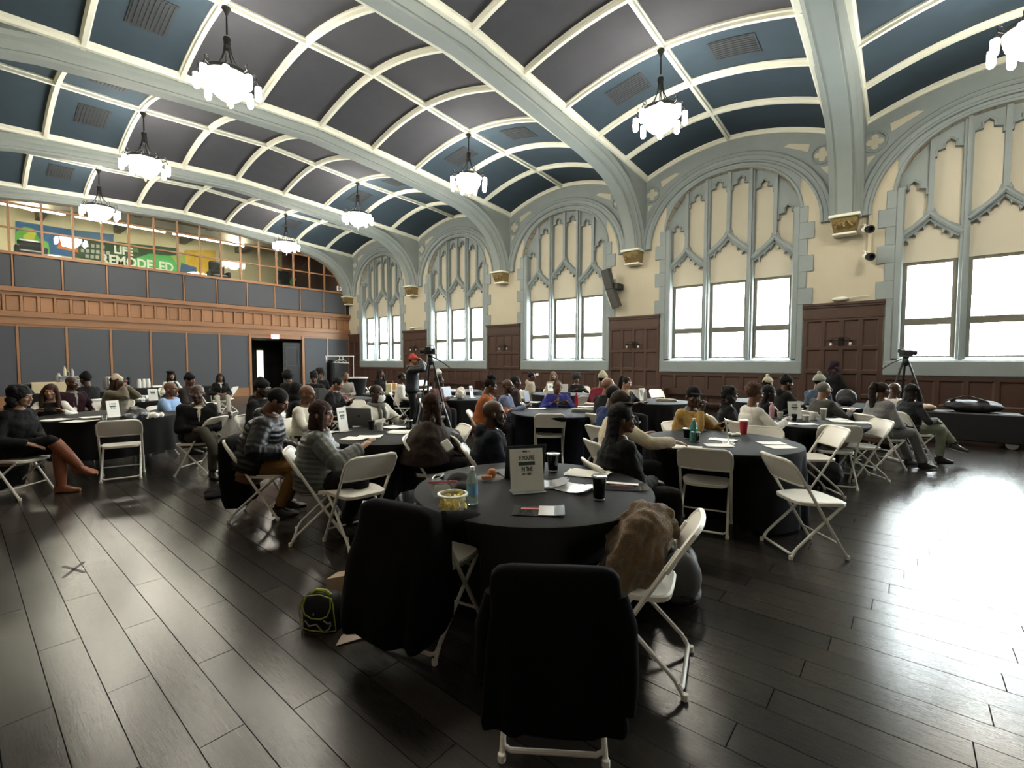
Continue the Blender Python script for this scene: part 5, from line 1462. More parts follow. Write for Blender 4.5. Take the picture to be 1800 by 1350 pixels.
P(1350, 675, 8.9, 25, 'person in a cream bobble hat behind the long dark hair', sk='m', fem=True, hair='short', hat='pom_beanie', hatc=(.42, .38, .28), top=(.45, .12, .12), arms=('table', 'lap'))
P(1383, 674, 8.5, -10, 'person in a black hooded coat with a full beard', sk='m', hair='crop', hat='beanie', hatc=(.010, .010, .010), beard=True, top=(.018, .020, .020), tk='hoodie', arms=('table', 'lap'), hood='down')
P(1449, 686, 7.35, 5, 'person in a charcoal sweater with shaved grey head and glasses', sk='l', hair='crop', hc=(.18, .17, .15), glasses='light', top=(.060, .058, .052), tk='knit', arms=('table', 'table'), fat=1.1)
P(1441, 672, 8.3, 15, 'person in a navy and pale blue jacket and grey beanie, behind the charcoal sweater', sk='m', hair='crop', hat='pom_beanie', hatc=(.28, .29, .24), top=(.05, .075, .11), tk='coat', arms=('lap', 'lap'), fat=1.15)
P(1467, 649, 10.8, 15, 'person standing in dark clothes with curly hair against the wood panelling', sk='l', fem=True, hair='curly', hc=(.035, .018, .03), top=(.022, .018, .030), tk='coat', pants=(.014, .010, .014), arms=('lap', 'down'), stand=True, sc=.93, long_coat=True)
P(1552, 687, 6.9, 2, 'person in a grey tweed suit and white top with a high ponytail', sk='m', fem=True, hair='ponytail', hc=(.03, .018, .016), glasses=True, top=(.17, .17, .17), tk='tweed', inner=(.62, .60, .58), pants=(.17, .17, .17), arms=('thigh', 'lap'), fat=1.3, legs='fwd')
P(1573, 688, 8.2, 8, 'person with a shaved head and pale shirt between two women, right', sk='d', hair=None, top=(.45, .42, .38), arms=('lap', 'lap'))
P(1604, 689, 7.35, 0, 'person with long black hair, dark sweater and grey-green trousers, crossed legs', sk='m', fem=True, hair='long', hc=(.012, .010, .010), top=(.030, .034, .036), pants=(.22, .23, .17), arms=('rest', 'lap'), legs='crossL', fat=1.15)

# ================================================================== EMPTY CHAIRS
chair_px((172, 743), (246, 743), 1, 'empty white folding chair in front of the far left table, seen from behind', aim=-4)
chair_px((1198, 786), (1285, 788), 1, 'empty white folding chair with its back to us at the red cup table', aim=-4)
chair(-.60, 4.50, math.radians(-22) - PI / 2 + PI / 2 - .0 if False else math.atan2(.22, .24) - PI / 2, 'empty white folding chair turned away from the table, on the bright floor at right', 'white folding chairs standing empty')
chair_px((616, 812), (693, 800), 1, 'nearest empty white folding chair left of the front table, backpack beneath')
c6 = onz(.45, 712, 805); chair(c6.x, c6.y, heading(205), 'empty white folding chair seen side on, right of the silver laptop table', 'white folding chairs standing empty')
chair_px((941, 723), (988, 724), 1, 'left of the two empty white folding chairs at the navy cloth table', aim=2)
chair_px((1010, 721), (1042, 722), 1, 'right of the two empty white folding chairs at the navy cloth table', aim=-22)
chair_px((1438, 746), (1498, 748), 1, 'white folding chair with a fur-lined bag on it, back to us, right', aim=12)
c15 = onz(.45, 1512, 782); chair(c15.x, c15.y, heading(175), 'empty white folding chair side on beside the woman in tweed', 'white folding chairs standing empty')
chair_px((1153, 703), (1190, 704), 1, 'empty white folding chair before the wall, left of the mustard jacket', aim=-15)
chair_px((1310, 753), (1369, 757), -1, 'white folding chair behind the red cup table, only its back showing')
c13 = onz(.45, 1408, 800); chair(c13.x + .12, c13.y + .05, heading(175), 'white folding chair tucked at the right side of the red cup table', 'white folding chairs standing empty')
chair_px((196, 706), (238, 706), -1, 'white folding chair on the far side of the far left table')
c = onz(.45, 397, 700); chair(c.x, c.y, heading(190), 'white folding chair side on, near the white doorstep wall, left background', 'white folding chairs standing empty')
for px, py, a, lab in ((360, 690, 60, 'white folding chair behind the cream turtleneck, background'), (516, 688, -80, 'white folding chair before the dark doorway'),
        (652, 676, 20, 'white folding chair beside the very long haired person'), (745, 672, -60, 'white folding chair right of the standing man'), (905, 690, 70, 'white folding chair at the table near the third window'),
        (1029, 684, -80, 'white folding chair between the afro and the maroon sweater'), (1034, 700, 80, 'white folding chair left of the maroon sweater'), (1163, 690, -70, 'white folding chair top behind the black cloth, right of the thermos'),
        (700, 690, 70, 'white folding chair left of the standing man, folded legs crossing'), (925, 692, -70, 'pale folding chair back behind the open dark laptop'), (620, 712, -75, 'white folding chair behind the grey scarf man, centre left')):
    p = onz(.72, px, py); chair(p.x, p.y, heading(a), lab, 'white folding chairs standing empty')

# ---- front draped chairs
c7 = chair(-1.13, 1.60, math.atan2(.766, -.643) - PI / 2 - math.radians(5), 'x', 'white folding chairs standing empty')
A7, B7 = onz(.79, 880, 992), onz(.79, 1072, 998)
m7 = (A7 + B7) / 2; d7 = (B7 - A7); d7.z = 0; d7.normalize(); n7 = Vector((-d7.y, d7.x, 0)); n7 = n7 if n7.dot(F0) > 0 else -n7
rz7 = math.atan2(n7.y, n7.x) - PI / 2
c7.location = (m7.x + n7.x * .27, m7.y + n7.y * .27, 0); c7.rotation_euler = (0, 0, rz7)
relabel(c7, 'white folding chair nearest the camera, wholly covered by a black coat but its feet')
def drape(mtx_loc, rz, levels, mt, name, label, cat, seed, folds=.012):
    """coat hung over a chair back; levels = (z, half width, y front, y back, x shift)"""
    rnd = random.Random(seed); ph = [rnd.uniform(0, 6.28) for _ in range(5)]
    mb = MB(); rs = []; n = 72
    for z, w, yf, yb, xs in levels:
        r_ = []
        for j in range(n):
            a = 2 * PI * j / n; ca, sa = math.cos(a), math.sin(a)
            x = w * math.copysign(abs(ca) ** .35, ca); y_ = (yf + yb) / 2 + (yf - yb) / 2 * math.copysign(abs(sa) ** .5, sa)
            am = folds * min(1, max(0, (.78 - z)) * 2.2)
            f = math.sin(7 * x / w * 1.7 + ph[0] + z * 1.2) * .6 + math.sin(13 * x / w + ph[1] - z * 2) * .4
            r_.append((x + xs + am * .5 * f * ca, y_ + am * 1.6 * f * (1 if sa > 0 else -1) * .9, z))
        rs.append(r_)
    mb.rings(rs); o = mb.obj(name, mt, None, 60, loc=mtx_loc, rotz=rz); tag(o, label, cat); return o
coatm = mat('black_wool', (.006, .006, .007), .95, var=.2, vscale=8, bump=.3, bscale=150, spec=.12)
o = drape(c7.location, rz7, [(.19, .262, -.25, -.345, .0), (.22, .268, -.24, -.355, .0), (.3, .262, -.22, -.35, .0), (.5, .253, -.20, -.345, 0), (.62, .247, -.20, -.345, .01), (.71, .243, -.215, -.335, 0), (.765, .236, -.24, -.335, 0), (.79, .215, -.262, -.325, 0), (.802, .18, -.28, -.312, 0)], coatm, 'black_coat', 'black coat draped over the chair back nearest the camera', 'coat', 3)
slv = MB(); slv.tube([(.235, -.30, .70), (.262, -.315, .60), (.268, -.33, .42), (.262, -.34, .30)], [(.03, .03), (.036, .045), (.035, .05), (.03, .045)], 12); slv.obj('sleeve', coatm, o, 60); slv = MB(); slv.tube([(-.235, -.26, .68), (-.262, -.25, .55), (-.27, -.25, .35)], [.028, .04, .035], 12)
slv.obj('sleeve', coatm, o, 60)
# the coat's wearer-side flap runs on to the seat
A8, B8 = onz(.79, 655, 893), onz(.79, 752, 893)
m8 = (A8 + B8) / 2; rz8 = heading(62)
h8 = Vector((math.cos(rz8 + PI / 2), math.sin(rz8 + PI / 2), 0))
c8 = chair(-1.99 - h8.x * .0, 1.66, rz8, 'white folding chair at the left of the front table under a big black coat', 'white folding chairs standing empty')
c8.location = (m8.x + h8.x * .27 , m8.y + h8.y * .27, 0)
o = drape(c8.location, rz8, [(.17, .27, -.18, -.46, -.03), (.22, .28, -.12, -.47, -.03), (.35, .275, -.10, -.45, -.03), (.52, .27, -.12, -.42, -.02), (.64, .265, -.14, -.37, 0), (.72, .25, -.17, -.35, 0), (.79, .235, -.21, -.345, 0), (.815, .19, -.25, -.33, 0), (.825, .15, -.27, -.32, 0)], coatm, 'black_coat', 'big black coat heaped on the chair left of the front table', 'coat', 9, .02)
sl = MB(); sl.tube([(.22, -.20, .74), (.30, -.05, .70), (.36, .12, .60), (.38, .22, .48)], [.05, .06, .055, .05], 12); sl.obj('sleeve', coatm, o, 60)

# ---- side-on chair with the fur coat and black handbag, right of the front table
rf = (Vector((-.73, 2.12, 0)) + Vector((-.83, 2.48, 0))) / 2
hd9 = math.atan2(.36, -.10)        # direction along the rear bar
rz9 = hd9 + PI / 2 - PI / 2
h9 = Vector((math.cos(rz9 + PI / 2), math.sin(rz9 + PI / 2), 0))
c9 = chair(rf.x + h9.x * .25, rf.y + h9.y * .25, rz9, 'white folding chair side on at the right of the front table with a brown fleece', 'white folding chairs standing empty')
fm = mat('brown_fleece', (.135, .082, .036), .95, var=.55, vscale=18, bump=1.0, bscale=190, sheen=.3)
fl = MB()
rs = []; N_ = 64
for z, w, dd, cx, cy in ((.42, .10, .06, -.06, .15), (.45, .19, .13, -.05, .14), (.53, .225, .155, -.02, .12), (.62, .235, .165, -.01, .10), (.70, .225, .155, 0, .07), (.77, .205, .135, 0, .04), (.82, .165, .10, 0, .02), (.845, .09, .05, 0, .02)):
    row = []
    for j in range(N_):
        a = 2 * PI * j / N_; k_ = 1 + min(1, (.86 - z) * 4) * (.13 * math.sin(4 * a + 5 * z) + .09 * math.sin(7 * a - 9 * z + 1) + .05 * math.sin(13 * a + 6 * z))
        row.append((cx + w * k_ * math.copysign(abs(math.cos(a)) ** .8, math.cos(a)), cy + dd * k_ * math.copysign(abs(math.sin(a)) ** .8, math.sin(a)), z + .02 * math.sin(3 * a) * (z < .5)))
    rs.append(row)
fl.rings(rs)
fl.tube([(.10, .06, .845), (.0, .14, .80), (-.04, .22, .72), (-.08, .25, .62)], [.02, .026, .026, .014], 8)
fl.tube([(.16, .02, .80), (.19, .10, .72), (.17, .20, .64)], [.022, .026, .014], 8)
fl.tube([(-.14, -.02, .81), (-.20, .05, .72), (-.22, .10, .58)], [.02, .028, .016], 8)
fl.tube([(.05, -.07, .80), (.14, -.10, .74), (.17, -.12, .64)], [.04, .034, .02], 8)
fl.v = [(v[0] * .88, v[1] * .88, v[2] * .97) for v in fl.v]
lump(fl, 'fleece_jacket', fm, 'fuzzy brown fleece jacket heaped on the side-on chair by the front table', 'jacket', .009, .07, .10, loc=(c9.location.x + R0.x * .07, c9.location.y + R0.y * .07, -.01), rotz=rz9, smooth_it=3)
bagm = mat('black_leather', (.008, .008, .009), .35, bump=.3, bscale=60)
bb = MB(); bb.ell((0, 0, .17), (.21, .16, .17), 18, 12); bb.ell((.02, .02, .27), (.15, .12, .12), 14, 10); bb.ell((0, 0, .08), (.22, .17, .08), 14, 10)
q = onz(0, 1183, 1052)
bg_ = lump(bb, 'handbag', bagm, 'big soft black leather handbag on the floor behind the side-on chair', 'bag', .014, .012, .1, loc=(q.x, q.y, 0), rotz=heading(0))
zz_ = MB(); zz_.tube([(.02, -.11, .36), (.10, -.13, .32), (.17, -.13, .25), (.195, -.11, .17)], .004, 5); zz_.obj('zip', M['brass'], bg_)
hn = MB(); hn.tube([(-.12, -.06, .33), (-.14, -.10, .42), (-.04, -.12, .45), (.04, -.10, .37)], .008, 6); hn.obj('handle', bagm, bg_)
sd_ = MB(); sd_.ell((.13, .0, .2), (.085, .13, .17), 14, 10); sd_.obj('side_panel', mat('grey_leather', (.09, .09, .09), .5), bg_, 60)

# ================================================================== THINGS ON THE NEAREST TABLE
t = thing('fruit_tub', 'clear round tub of yellow pineapple wedges on the nearest table', 'tub')
tubm = M['film']
MB().lathe([(.058, 0), (.062, .004), (.072, .085), (.074, .087), (.073, .09), (.069, .085), (.059, .006), (.01, .004)], 24).obj('tub', tubm, t)
lr = MB(); lr.rings([[(r * math.cos(2 * PI * j / 32), r * math.sin(2 * PI * j / 32), z) for r, z in ((.070, .086), (.084, .086), (.084, .094), (.070, .097))] for j in range(32)], closed=True, cap=False); lr.obj('rim', mat('frosted_rim', (.66, .67, .58), .25), t)
pin = mat('pineapple', (.80, .62, .12), .45, var=.3, vscale=40, bump=.4, bscale=80)
rn = random.Random(8)
for k in range(22):
    a = 2.4 * k; r = .020 + .009 * (k % 4); mb = MB()
    mtx = Matrix.Translation((r * math.cos(a) * 1.3, r * math.sin(a) * 1.3, .014 + .0032 * k)) @ Matrix.Rotation(rn.uniform(0, 6.28), 4, 'Z') @ Matrix.Rotation(rn.uniform(-.8, .8), 4, 'X')
    mb.prism([(-.022, -.012), (.022, -.012), (.012, .010), (0, .016), (-.012, .010)], -.007, .007, mp=lambda v: mtx @ v); mb.obj('pineapple_wedge', pin, t, 0)
put(t, 796, 897, TB, 0)
t = thing('zip_bag', 'clear zip bag with a pink slider top behind the pineapple tub', 'bag')
b_ = MB(); b_.rings([[(x, y_, z) for x, y_ in ((-w, -d_), (w, -d_), (w, d_), (-w, d_))] for z, w, d_ in ((.0, .05, .025), (.03, .062, .028), (.075, .082, .006), (.08, .085, .003))]); b_.obj('pouch', M['film'], t, 40)
MB().bbox(-.088, .088, -.004, .004, .078, .093, .002).obj('slider', mat('pink_slider', (.62, .16, .17), .4), t, 0)
MB().box(-.045, .045, -.0205, -.0195, .035, .072).obj('white_label', M['paper'], t, 0)
put(t, 778, 872, TB, heading(95))
t = bottle(830, 886, 'clear water bottle with blue label on the nearest table', (.62, .75, .70), h=.215, r=.032, cap=(.72, .73, .73), label=(.12, .30, .50))
t = thing('pastry_plate', 'clear plastic plate on the nearest table', 'plate')
MB().lathe([(.06, 0), (.062, .003), (.095, .014), (.098, .015), (.092, .012), (.06, .004), (.002, .003)], 28).obj('plate', M['film'], t); put(t, 862, 843, TB)
pp = t.location
m_ = mat('muffin', (.42, .17, .06), .7, var=.4, vscale=40, bump=.6, bscale=60)
mu = MB(); mu.lathe([(.02, 0), (.024, .01), (.03, .03), (.034, .036), (.026, .055), (.01, .063), (.002, .064)], 14); o = mu.obj('muffin', m_, None, loc=(pp.x - .01, pp.y + .03, TB + .008)); tag(o, 'golden muffin on the clear plate', 'pastry')
mu = MB(); mu.bbox(-.035, .035, -.02, .02, 0, .026, .005); o = mu.obj('cake_slice', mat('cake_slice', (.38, .13, .05), .7, var=.4, vscale=50, bump=.5), None, loc=(pp.x - .005, pp.y - .03, TB + .008), rotz=.6); tag(o, 'reddish square slice of cake on the clear plate', 'pastry')
sign(928, 864, -75, 'white table sign in an acrylic stand on the nearest table', w=.215, h=.265, big=True, tilt=10)
# black carton / laptop behind the sign
t = laptop(912, 832, -70, 'black laptop standing open behind the sign on the nearest table', w=.30, lid=M['black'])
tumbler(972, 828, 'black travel tumbler with clear lid at the back of the nearest table', h=.135, r=.045)
tumbler(1053, 878, 'tall black glossy tumbler with clear lid at the right of the nearest table', h=.145, r=.043)
glossp = mat('glossy_brochure_dark', (.03, .03, .035), .2, var=.6, vscale=20, coat=.5); pinkp = mat('pink_heading_print', (.55, .16, .16), .4)
whitep = mat('glossy_white_page', (.72, .72, .70), .18, coat=.5, var=.12, vscale=25)
def brochure(px, py, rz, lab, dark=True):
    o = sheet(px, py, rz, lab, .28, .17, curl=.012, mt=glossp if dark else whitep, name='brochure', cat='brochure', thick=.002)
    mb = MB(); mb.box(-.10, .10, .02, .045, .004, .0048); mb.box(-.06, .06, .052, .06, .004, .0048); mb.obj('printed_heading', pinkp, o, 0); return o
o = brochure(947, 899, heading(85), 'open glossy brochure lying at the front edge of the nearest table')
MB().box(.0, .135, -.08, .08, .006, .0075).obj('white_page', whitep, o, 0)
o = brochure(1100, 857, heading(80), 'dark glossy brochure with pink heading right of the tall tumbler')
sheet(1092, 850, heading(72), 'white folded flyer lying on the dark brochure', .22, .05, z=TB + .01, name='flyer')
sheet(1010, 858, heading(60), 'loose glossy white pages left of the tall tumbler', .25, .2, mt=whitep, curl=.02, n=2)
sheet(1032, 833, heading(70), 'bright white sheets of paper at the far right of the nearest table', .30, .21, n=2, curl=.01)
sheet(963, 853, heading(75), 'booklets stacked behind the white table sign', .26, .19, n=3, mt=mat('grey_booklet', (.25, .25, .25), .4), curl=.03, name='booklet', cat='booklet')
hm_ = MB(); hm_.ell((0, 0, .045), (.10, .085, .055), 16, 10); hm_.ell((.09, .02, .03), (.09, .07, .035), 12, 8); hm_.ell((-.12, .0, .01), (.14, .09, .012), 14, 8)
lump(hm_, 'flat_cap', mat('black_felt', (.010, .009, .009), .9), 'soft black cap lying behind the zip bag on the nearest table', 'cap', .008, .01, .05, loc=tuple(onz(TB, 808, 856)), rotz=heading(0))
t = thing('headphones', 'black headphones with a silver band at the back left of the nearest table', 'headphones')
mb = MB(); mb.tube([(.07 * math.cos(a), .035 * math.sin(a), .035 + .01 * math.sin(a)) for a in [2 * PI * j / 20 for j in range(20)]], .004, 6, closed=True); mb.obj('band', M['steel'], t)
for s in (-1, 1): MB().lathe([(.02, 0), (.035, .004), (.035, .028), (.02, .03)], 12, (s * .07, 0, 0)).obj('ear_cup', M['black'], t)
put(t, 770, 846, TB, heading(0))

# ---- red cup table
tumbler(1208, 771, 'black tumbler left of the green bottle', h=.11, r=.045)
bottle(1219, 776, 'pale green glass bottle on the red cup table', (.16, .42, .36), h=.235, r=.038, cap=(.5, .6, .55), clear=True)
tumbler(1223, 776, 'second black tumbler beside the green bottle', h=.10, r=.042)
cup(1307, 763, 'red paper cup with a white lid', (.46, .03, .04), h=.145, r=.046, lid=mat('cream_lid', (.68, .62, .55), .4))
sign(1281, 779, -20, 'narrow-looking acrylic table sign on the red cup table, turned edgeways')
for px, py, a, lab in ((1262, 783, 80, 'white papers beside the acrylic sign on the red cup table'), (1268, 773, 60, 'white booklet near the black tumblers'), (1355, 779, 85, 'long white sheet at the right of the red cup table'), (1372, 786, 95, 'second white sheet nearest the right edge of the red cup table'), (1205, 787, 70, 'white sheet under the reaching hand'), (1175, 779, 80, 'white sheet at the left end of the red cup table')):
    sheet(px, py, heading(a), lab, .24, .17, n=2 if px < 1300 else 1, curl=.004)
w_ = MB(); [w_.ell((random.Random(k).uniform(-.06, .06), random.Random(k + 9).uniform(-.05, .05), .015), (.03, .025, .02), 8, 6) for k in range(7)]
lump(w_, 'crumpled_napkin', M['paper'], 'crumpled napkin left of the red cup', 'napkin', .007, .012, .02, loc=tuple(onz(TB, 1289, 765)))
# ---- pink bottle table
bottle(1356, 735, 'pale pink bottle with pink cap', (.50, .30, .32), h=.235, r=.035, cap=(.62, .45, .45), clear=False)
cup(1371, 735, 'small white paper cup right of the pink bottle', h=.085, r=.04)
sign(1398, 736, -80, 'white table sign on the pink bottle table', w=.21, h=.25)
cup(1396, 740, 'small black cup in front of the white sign', (.01, .01, .01), h=.09, r=.036)
cup(1416, 739, 'short white cup right of the white sign', h=.06, r=.042, lid=M['paper'])
cup(1430, 738, 'white mug with a dark emblem beside the white sign', h=.10, r=.05)
cup(1447, 737, 'tall grey cup with a straw', (.22, .21, .19), h=.14, r=.042, lid=M['paper'], name='tall_cup')
for px, py, a, lab in ((1415, 746, 85, 'white paper plate and napkins at the front of the pink bottle table'), (1480, 741, 75, 'white papers at the right of the pink bottle table'), (1380, 745, 95, 'white papers left of the small black cup'), (1345, 742, 70, 'white notebook before the woman in the white blazer'), (1505, 743, 80, 'pinkish papers at the right rim of the pink bottle table'), (1468, 738, 100, 'open booklet before the charcoal sweater')):
    sheet(px, py, heading(a), lab, .25, .19, n=2, curl=.01)
# ---- silver laptop table
sign(605, 758, -15, 'tall acrylic table sign beside the silver laptop', w=.17, h=.28)
laptop(640, 747, -100, 'open silver laptop with its lid to us', w=.34)
cup(653, 755, 'black paper cup right of the silver laptop', (.02, .018, .016), h=.10)
cup(668, 757, 'white paper cup right of the black paper cup', h=.10)
tumbler(719, 756, 'black tumbler at the right of the silver laptop table', h=.12, r=.04)
for px, py, a, n_, lab in ((695, 752, 60, 4, 'heap of papers and magazines on the silver laptop table'), (705, 760, 90, 3, 'magazines near the right rim of the silver laptop table'), (625, 771, 80, 1, 'white page before the woman in grey-green puffer'), (650, 768, 95, 1, 'small clear-covered booklet on the silver laptop table'), (575, 760, 70, 1, 'page under the hands of the puffer jacket')):
    sheet(px, py, heading(a), lab, .26, .2, n=n_, curl=.01)
# ---- far left table
sign(201, 733, -15, 'narrow acrylic table sign on the far left table')
for px, py, a, n_, lab in ((100, 739, 80, 3, 'white folders before the auburn-haired person'), (140, 741, 95, 2, 'white sheets at the front of the far left table'), (165, 734, 60, 2, 'white napkins and papers beside the clear cup, far left')):
    sheet(px, py, heading(a), lab, .32, .24, n=n_, curl=.01)
cup(184, 740, 'small clear plastic cup on the far left table', h=.075, r=.035, mt=M['clear'], name='plastic_cup')
cup(256, 736, 'white paper cup by the crumpled napkins, far left table', h=.09, r=.045)
w_ = MB(); [w_.ell((random.Random(k).uniform(-.10, .10), random.Random(k + 9).uniform(-.07, .07), .03), (.05, .04, .04), 8, 6) for k in range(9)]
lump(w_, 'crumpled_napkin', M['paper'], 'heap of crumpled white napkins beside the cream turtleneck', 'napkin', .010, .02, .04, loc=tuple(onz(TB, 272, 733)))
w_ = MB(); w_.ell((0, 0, .09), (.16, .10, .10), 14, 10); w_.ell((.16, .02, .06), (.12, .08, .07), 12, 8); w_.tube([(-.1, 0, .14), (-.05, -.04, .2), (.06, -.03, .2), (.12, 0, .13)], .012, 6)
o = lump(w_, 'shoulder_bag', bagm, 'black shoulder bag on the far left table', 'bag', .012, .02, .06, loc=tuple(onz(TB, 240, 741)), rotz=heading(0))
# ---- napkin table left background
w_ = MB(); [w_.ell((random.Random(k).uniform(-.28, .28), random.Random(k + 9).uniform(-.10, .10), .04), (.09, .06, .045), 8, 6) for k in range(14)]
lump(w_, 'crumpled_napkin', M['paper'], 'long heap of white napkins on the left background table', 'napkin', .014, .03, .06, loc=tuple(onz(TB, 246, 703)), rotz=heading(0))
sign(270, 704, -30, 'acrylic table sign on the left background table')
bottle(226, 705, 'small bottle with lilac label on the left background table', (.4, .42, .5), h=.2, label=(.25, .2, .4))
cup(252, 706, 'clear plastic cup in front of the napkin heap', h=.10, mt=M['clear'], name='plastic_cup')
# ---- navy cloth table
sign(967, 713, -75, 'white table sign on the navy cloth table', w=.20, h=.27)
laptop(988, 710, -95, 'grey laptop half hidden by the white sign, navy cloth table', w=.32)
bottle(1013, 714, 'tall red flask on the navy cloth table', (.30, .02, .03), h=.25, r=.034, cap=(.3, .02, .03), clear=False)
w_ = MB(); w_.ell((0, 0, .05), (.12, .10, .06), 14, 10); w_.ell((0, 0, .012), (.17, .15, .014), 16, 6)
lump(w_, 'black_hat', mat('black_felt', (.010, .009, .009), .9), 'black brimmed hat on the navy cloth table', 'hat', .010, .0, .06, loc=tuple(onz(TB, 994, 714)))
laptop(937, 708, 160, 'open dark laptop seen edgeways at the navy cloth table', w=.32, lid=M['black'])
cup(927, 716, 'black paper cup on the navy cloth table', (.015, .015, .015), h=.09)
for px, py, a, n_, lab in ((910, 717, 85, 2, 'folder at the left rim of the navy cloth table'), (945, 719, 80, 3, 'white papers left of the sign on the navy cloth table'), (1030, 715, 75, 2, 'white papers right of the red flask')):
    sheet(px, py, heading(a), lab, .28, .2, n=n_, curl=.01)
# ---- thermos table
laptop(1113, 703, -100, 'white laptop on the thermos table', w=.36, lid=M['paper'])
bottle(1134, 706, 'brushed steel thermos on the thermos table', (.30, .30, .29), h=.25, r=.035, cap=(.4, .4, .4), clear=False)
sign(1130, 704, -50, 'white folded table sign behind the steel thermos', w=.2, h=.26)
sheet(1100, 705, heading(80), 'white papers before the white laptop', .3, .2, n=2)
# ---- table behind the woman in brown
sign(830, 699, -15, 'tall table sign left of the rust orange coat', w=.2, h=.27)
w_ = MB(); w_.ell((0, 0, .12), (.17, .11, .13), 14, 10); w_.ell((.2, .0, .10), (.12, .1, .11), 12, 8)
lump(w_, 'white_tote', mat('canvas', (.5, .45, .40), .85), 'crumpled white and pink tote bag left of the tall sign', 'bag', .014, .05, .07, loc=tuple(onz(TB, 810, 700)), rotz=heading(0))
laptop(793, 698, 150, 'dark laptop turned sideways behind the woman in brown', w=.33)
sheet(775, 699, heading(85), 'white papers at the left of the table behind the woman in brown', .3, .24, n=3, curl=.02)
# ---- backpack table
sign(1490, 710, -85, 'white table sign against the wood panelling, right background', w=.24, h=.27)
w_ = MB(); w_.ell((0, 0, .15), (.17, .13, .17), 14, 10); w_.ell((.0, -.06, .10), (.13, .11, .11), 12, 8)
lump(w_, 'backpack', mat('black_nylon', (.010, .010, .012), .6), 'rounded black backpack on the table right of the charcoal sweater', 'backpack', .013, .02, .06, loc=tuple(onz(TB, 1487, 713)))
cup(1496, 711, 'white cup right of the rounded backpack', h=.12, r=.045)
sheet(1492, 718, heading(85), 'white sheet before the rounded backpack', .3, .2)
# ---- far tables
sign(968, 690, -60, 'small white sign on the table near the third window')
laptop(985, 690, -80, 'pale laptop on the table near the third window', lid=M['paper'])
laptop(563, 700, -95, 'grey laptop before the black puffy cap', w=.4)
laptop(575, 704, -60, 'blue-lit laptop screen behind the shaved head', w=.36)
w_ = MB(); w_.ell((0, 0, .06), (.12, .10, .07), 12, 8)
lump(w_, 'red_black_camera', mat('red_and_black', (.10, .01, .012), .5, var=.9, vscale=9), 'heap of black and red camera gear behind the blonde-streaked hair', 'camera gear', .012, .05, .05, loc=tuple(onz(TB, 603, 706)))
t = thing('gift_bag', 'orange paper gift bag near the first window', 'bag'); gb = mat('orange_bag', (.50, .30, .12), .6)
MB().bbox(-.09, .09, -.05, .05, 0, .22, .004).obj('bag', gb, t, 0); MB().tube([(-.04, -.05, .21), (-.03, -.05, .28), (.03, -.05, .28), (.04, -.05, .21)], .004, 5).obj('handle', gb, t); put(t, 694, 688, TB, heading(0))
t = thing('gift_bag', 'pale yellow paper bag below the orange gift bag', 'bag'); gb = mat('yellow_bag', (.55, .50, .28), .6)
MB().bbox(-.13, .13, -.07, .07, 0, .25, .004).obj('bag', gb, t, 0); MB().tube([(-.06, -.07, .24), (-.04, -.07, .32), (.04, -.07, .32), (.06, -.07, .24)], .004, 5).obj('handle', gb, t); put(t, 684, 692, TB, heading(10))
sheet(800, 686, heading(80), 'white papers near the second window', .4, .3, n=3, curl=.03)
for px, py, lab in ((1376, 703, 'white cup before the bearded man'), (938, 690, 'clear cup before the tan coat'), (700, 692, 'small white cup near the white shirt')):
    cup(px, py, lab, h=.10)
sheet(1350, 705, heading(80), 'papers before the cream bobble hat', .3, .2, n=2)
t = cup(1361, 703, 'yellow snack tub before the cream bobble hat', (.6, .5, .05), h=.09, r=.05, name='snack_tub')

# ================================================================== FOOD TABLES AGAINST THE END WALL
def buffet(y0, y1, x, lab, lab2):
    t = thing('buffet_table', lab2, 'table', (x, (y0 + y1) / 2, 0)); L_ = (y1 - y0) / 2
    MB().bbox(-.38, .38, -L_, L_, .71, .74, .005).obj('tabletop', M['charcoal'], t, 0)
    for sx_ in (-.3, .3):
        for sy_ in (-1, 1): MB().tube([(sx_, sy_ * (L_ - .2), 0), (sx_, sy_ * (L_ - .2), .71)], .015, 6).obj('leg', M['steel'], t)
    mb = MB(); n = 80; rs = []
    for z, e, am in ((.745, -.01, 0), (.742, .0, 0), (.72, .005, .003), (.4, .012, .016), (.02, .02, .025)):
        r_ = []
        for j in range(n):
            q = j / n * 4; k = int(q); f = q - k; c4 = [(-.38, -L_), (.38, -L_), (.38, L_), (-.38, L_)]
            (a, b), (c, d) = c4[k], c4[(k + 1) % 4]; x_, y_ = a + (c - a) * f, b + (d - b) * f
            nx, ny = ((0, -1), (1, 0), (0, 1), (-1, 0))[k]; w = e + am * math.sin(j * 1.3)
            r_.append((x_ + nx * w, y_ + ny * w, z))
        rs.append(r_)
    mb.rings(rs, cap=False); mb.f.append(tuple(range(n))); mb.m.append(0)
    o = mb.obj('tablecloth', M['cloth'], None, 40, loc=(x, (y0 + y1) / 2, 0)); tag(o, lab, 'tablecloth')
BX = -17.6
buffet(2.9, 5.6, BX, 'black cloth on the buffet table with stacked foam cups', 'long buffet table with stacked foam cups, before the end wall')
buffet(.9, 2.6, BX + 1.2, 'black cloth on the supply table at far left', 'supply table with boxes at far left')
def onx(px, py, z=.748): return onz(z, px, py)
foam = mat('foam_cup', (.72, .71, .66), .6)
def bpt(px, dy=0, x=BX, z=.748):
    r = ray(px, 660); tt = (x - 0) / r.x; return Vector((x, r.y * tt, z))
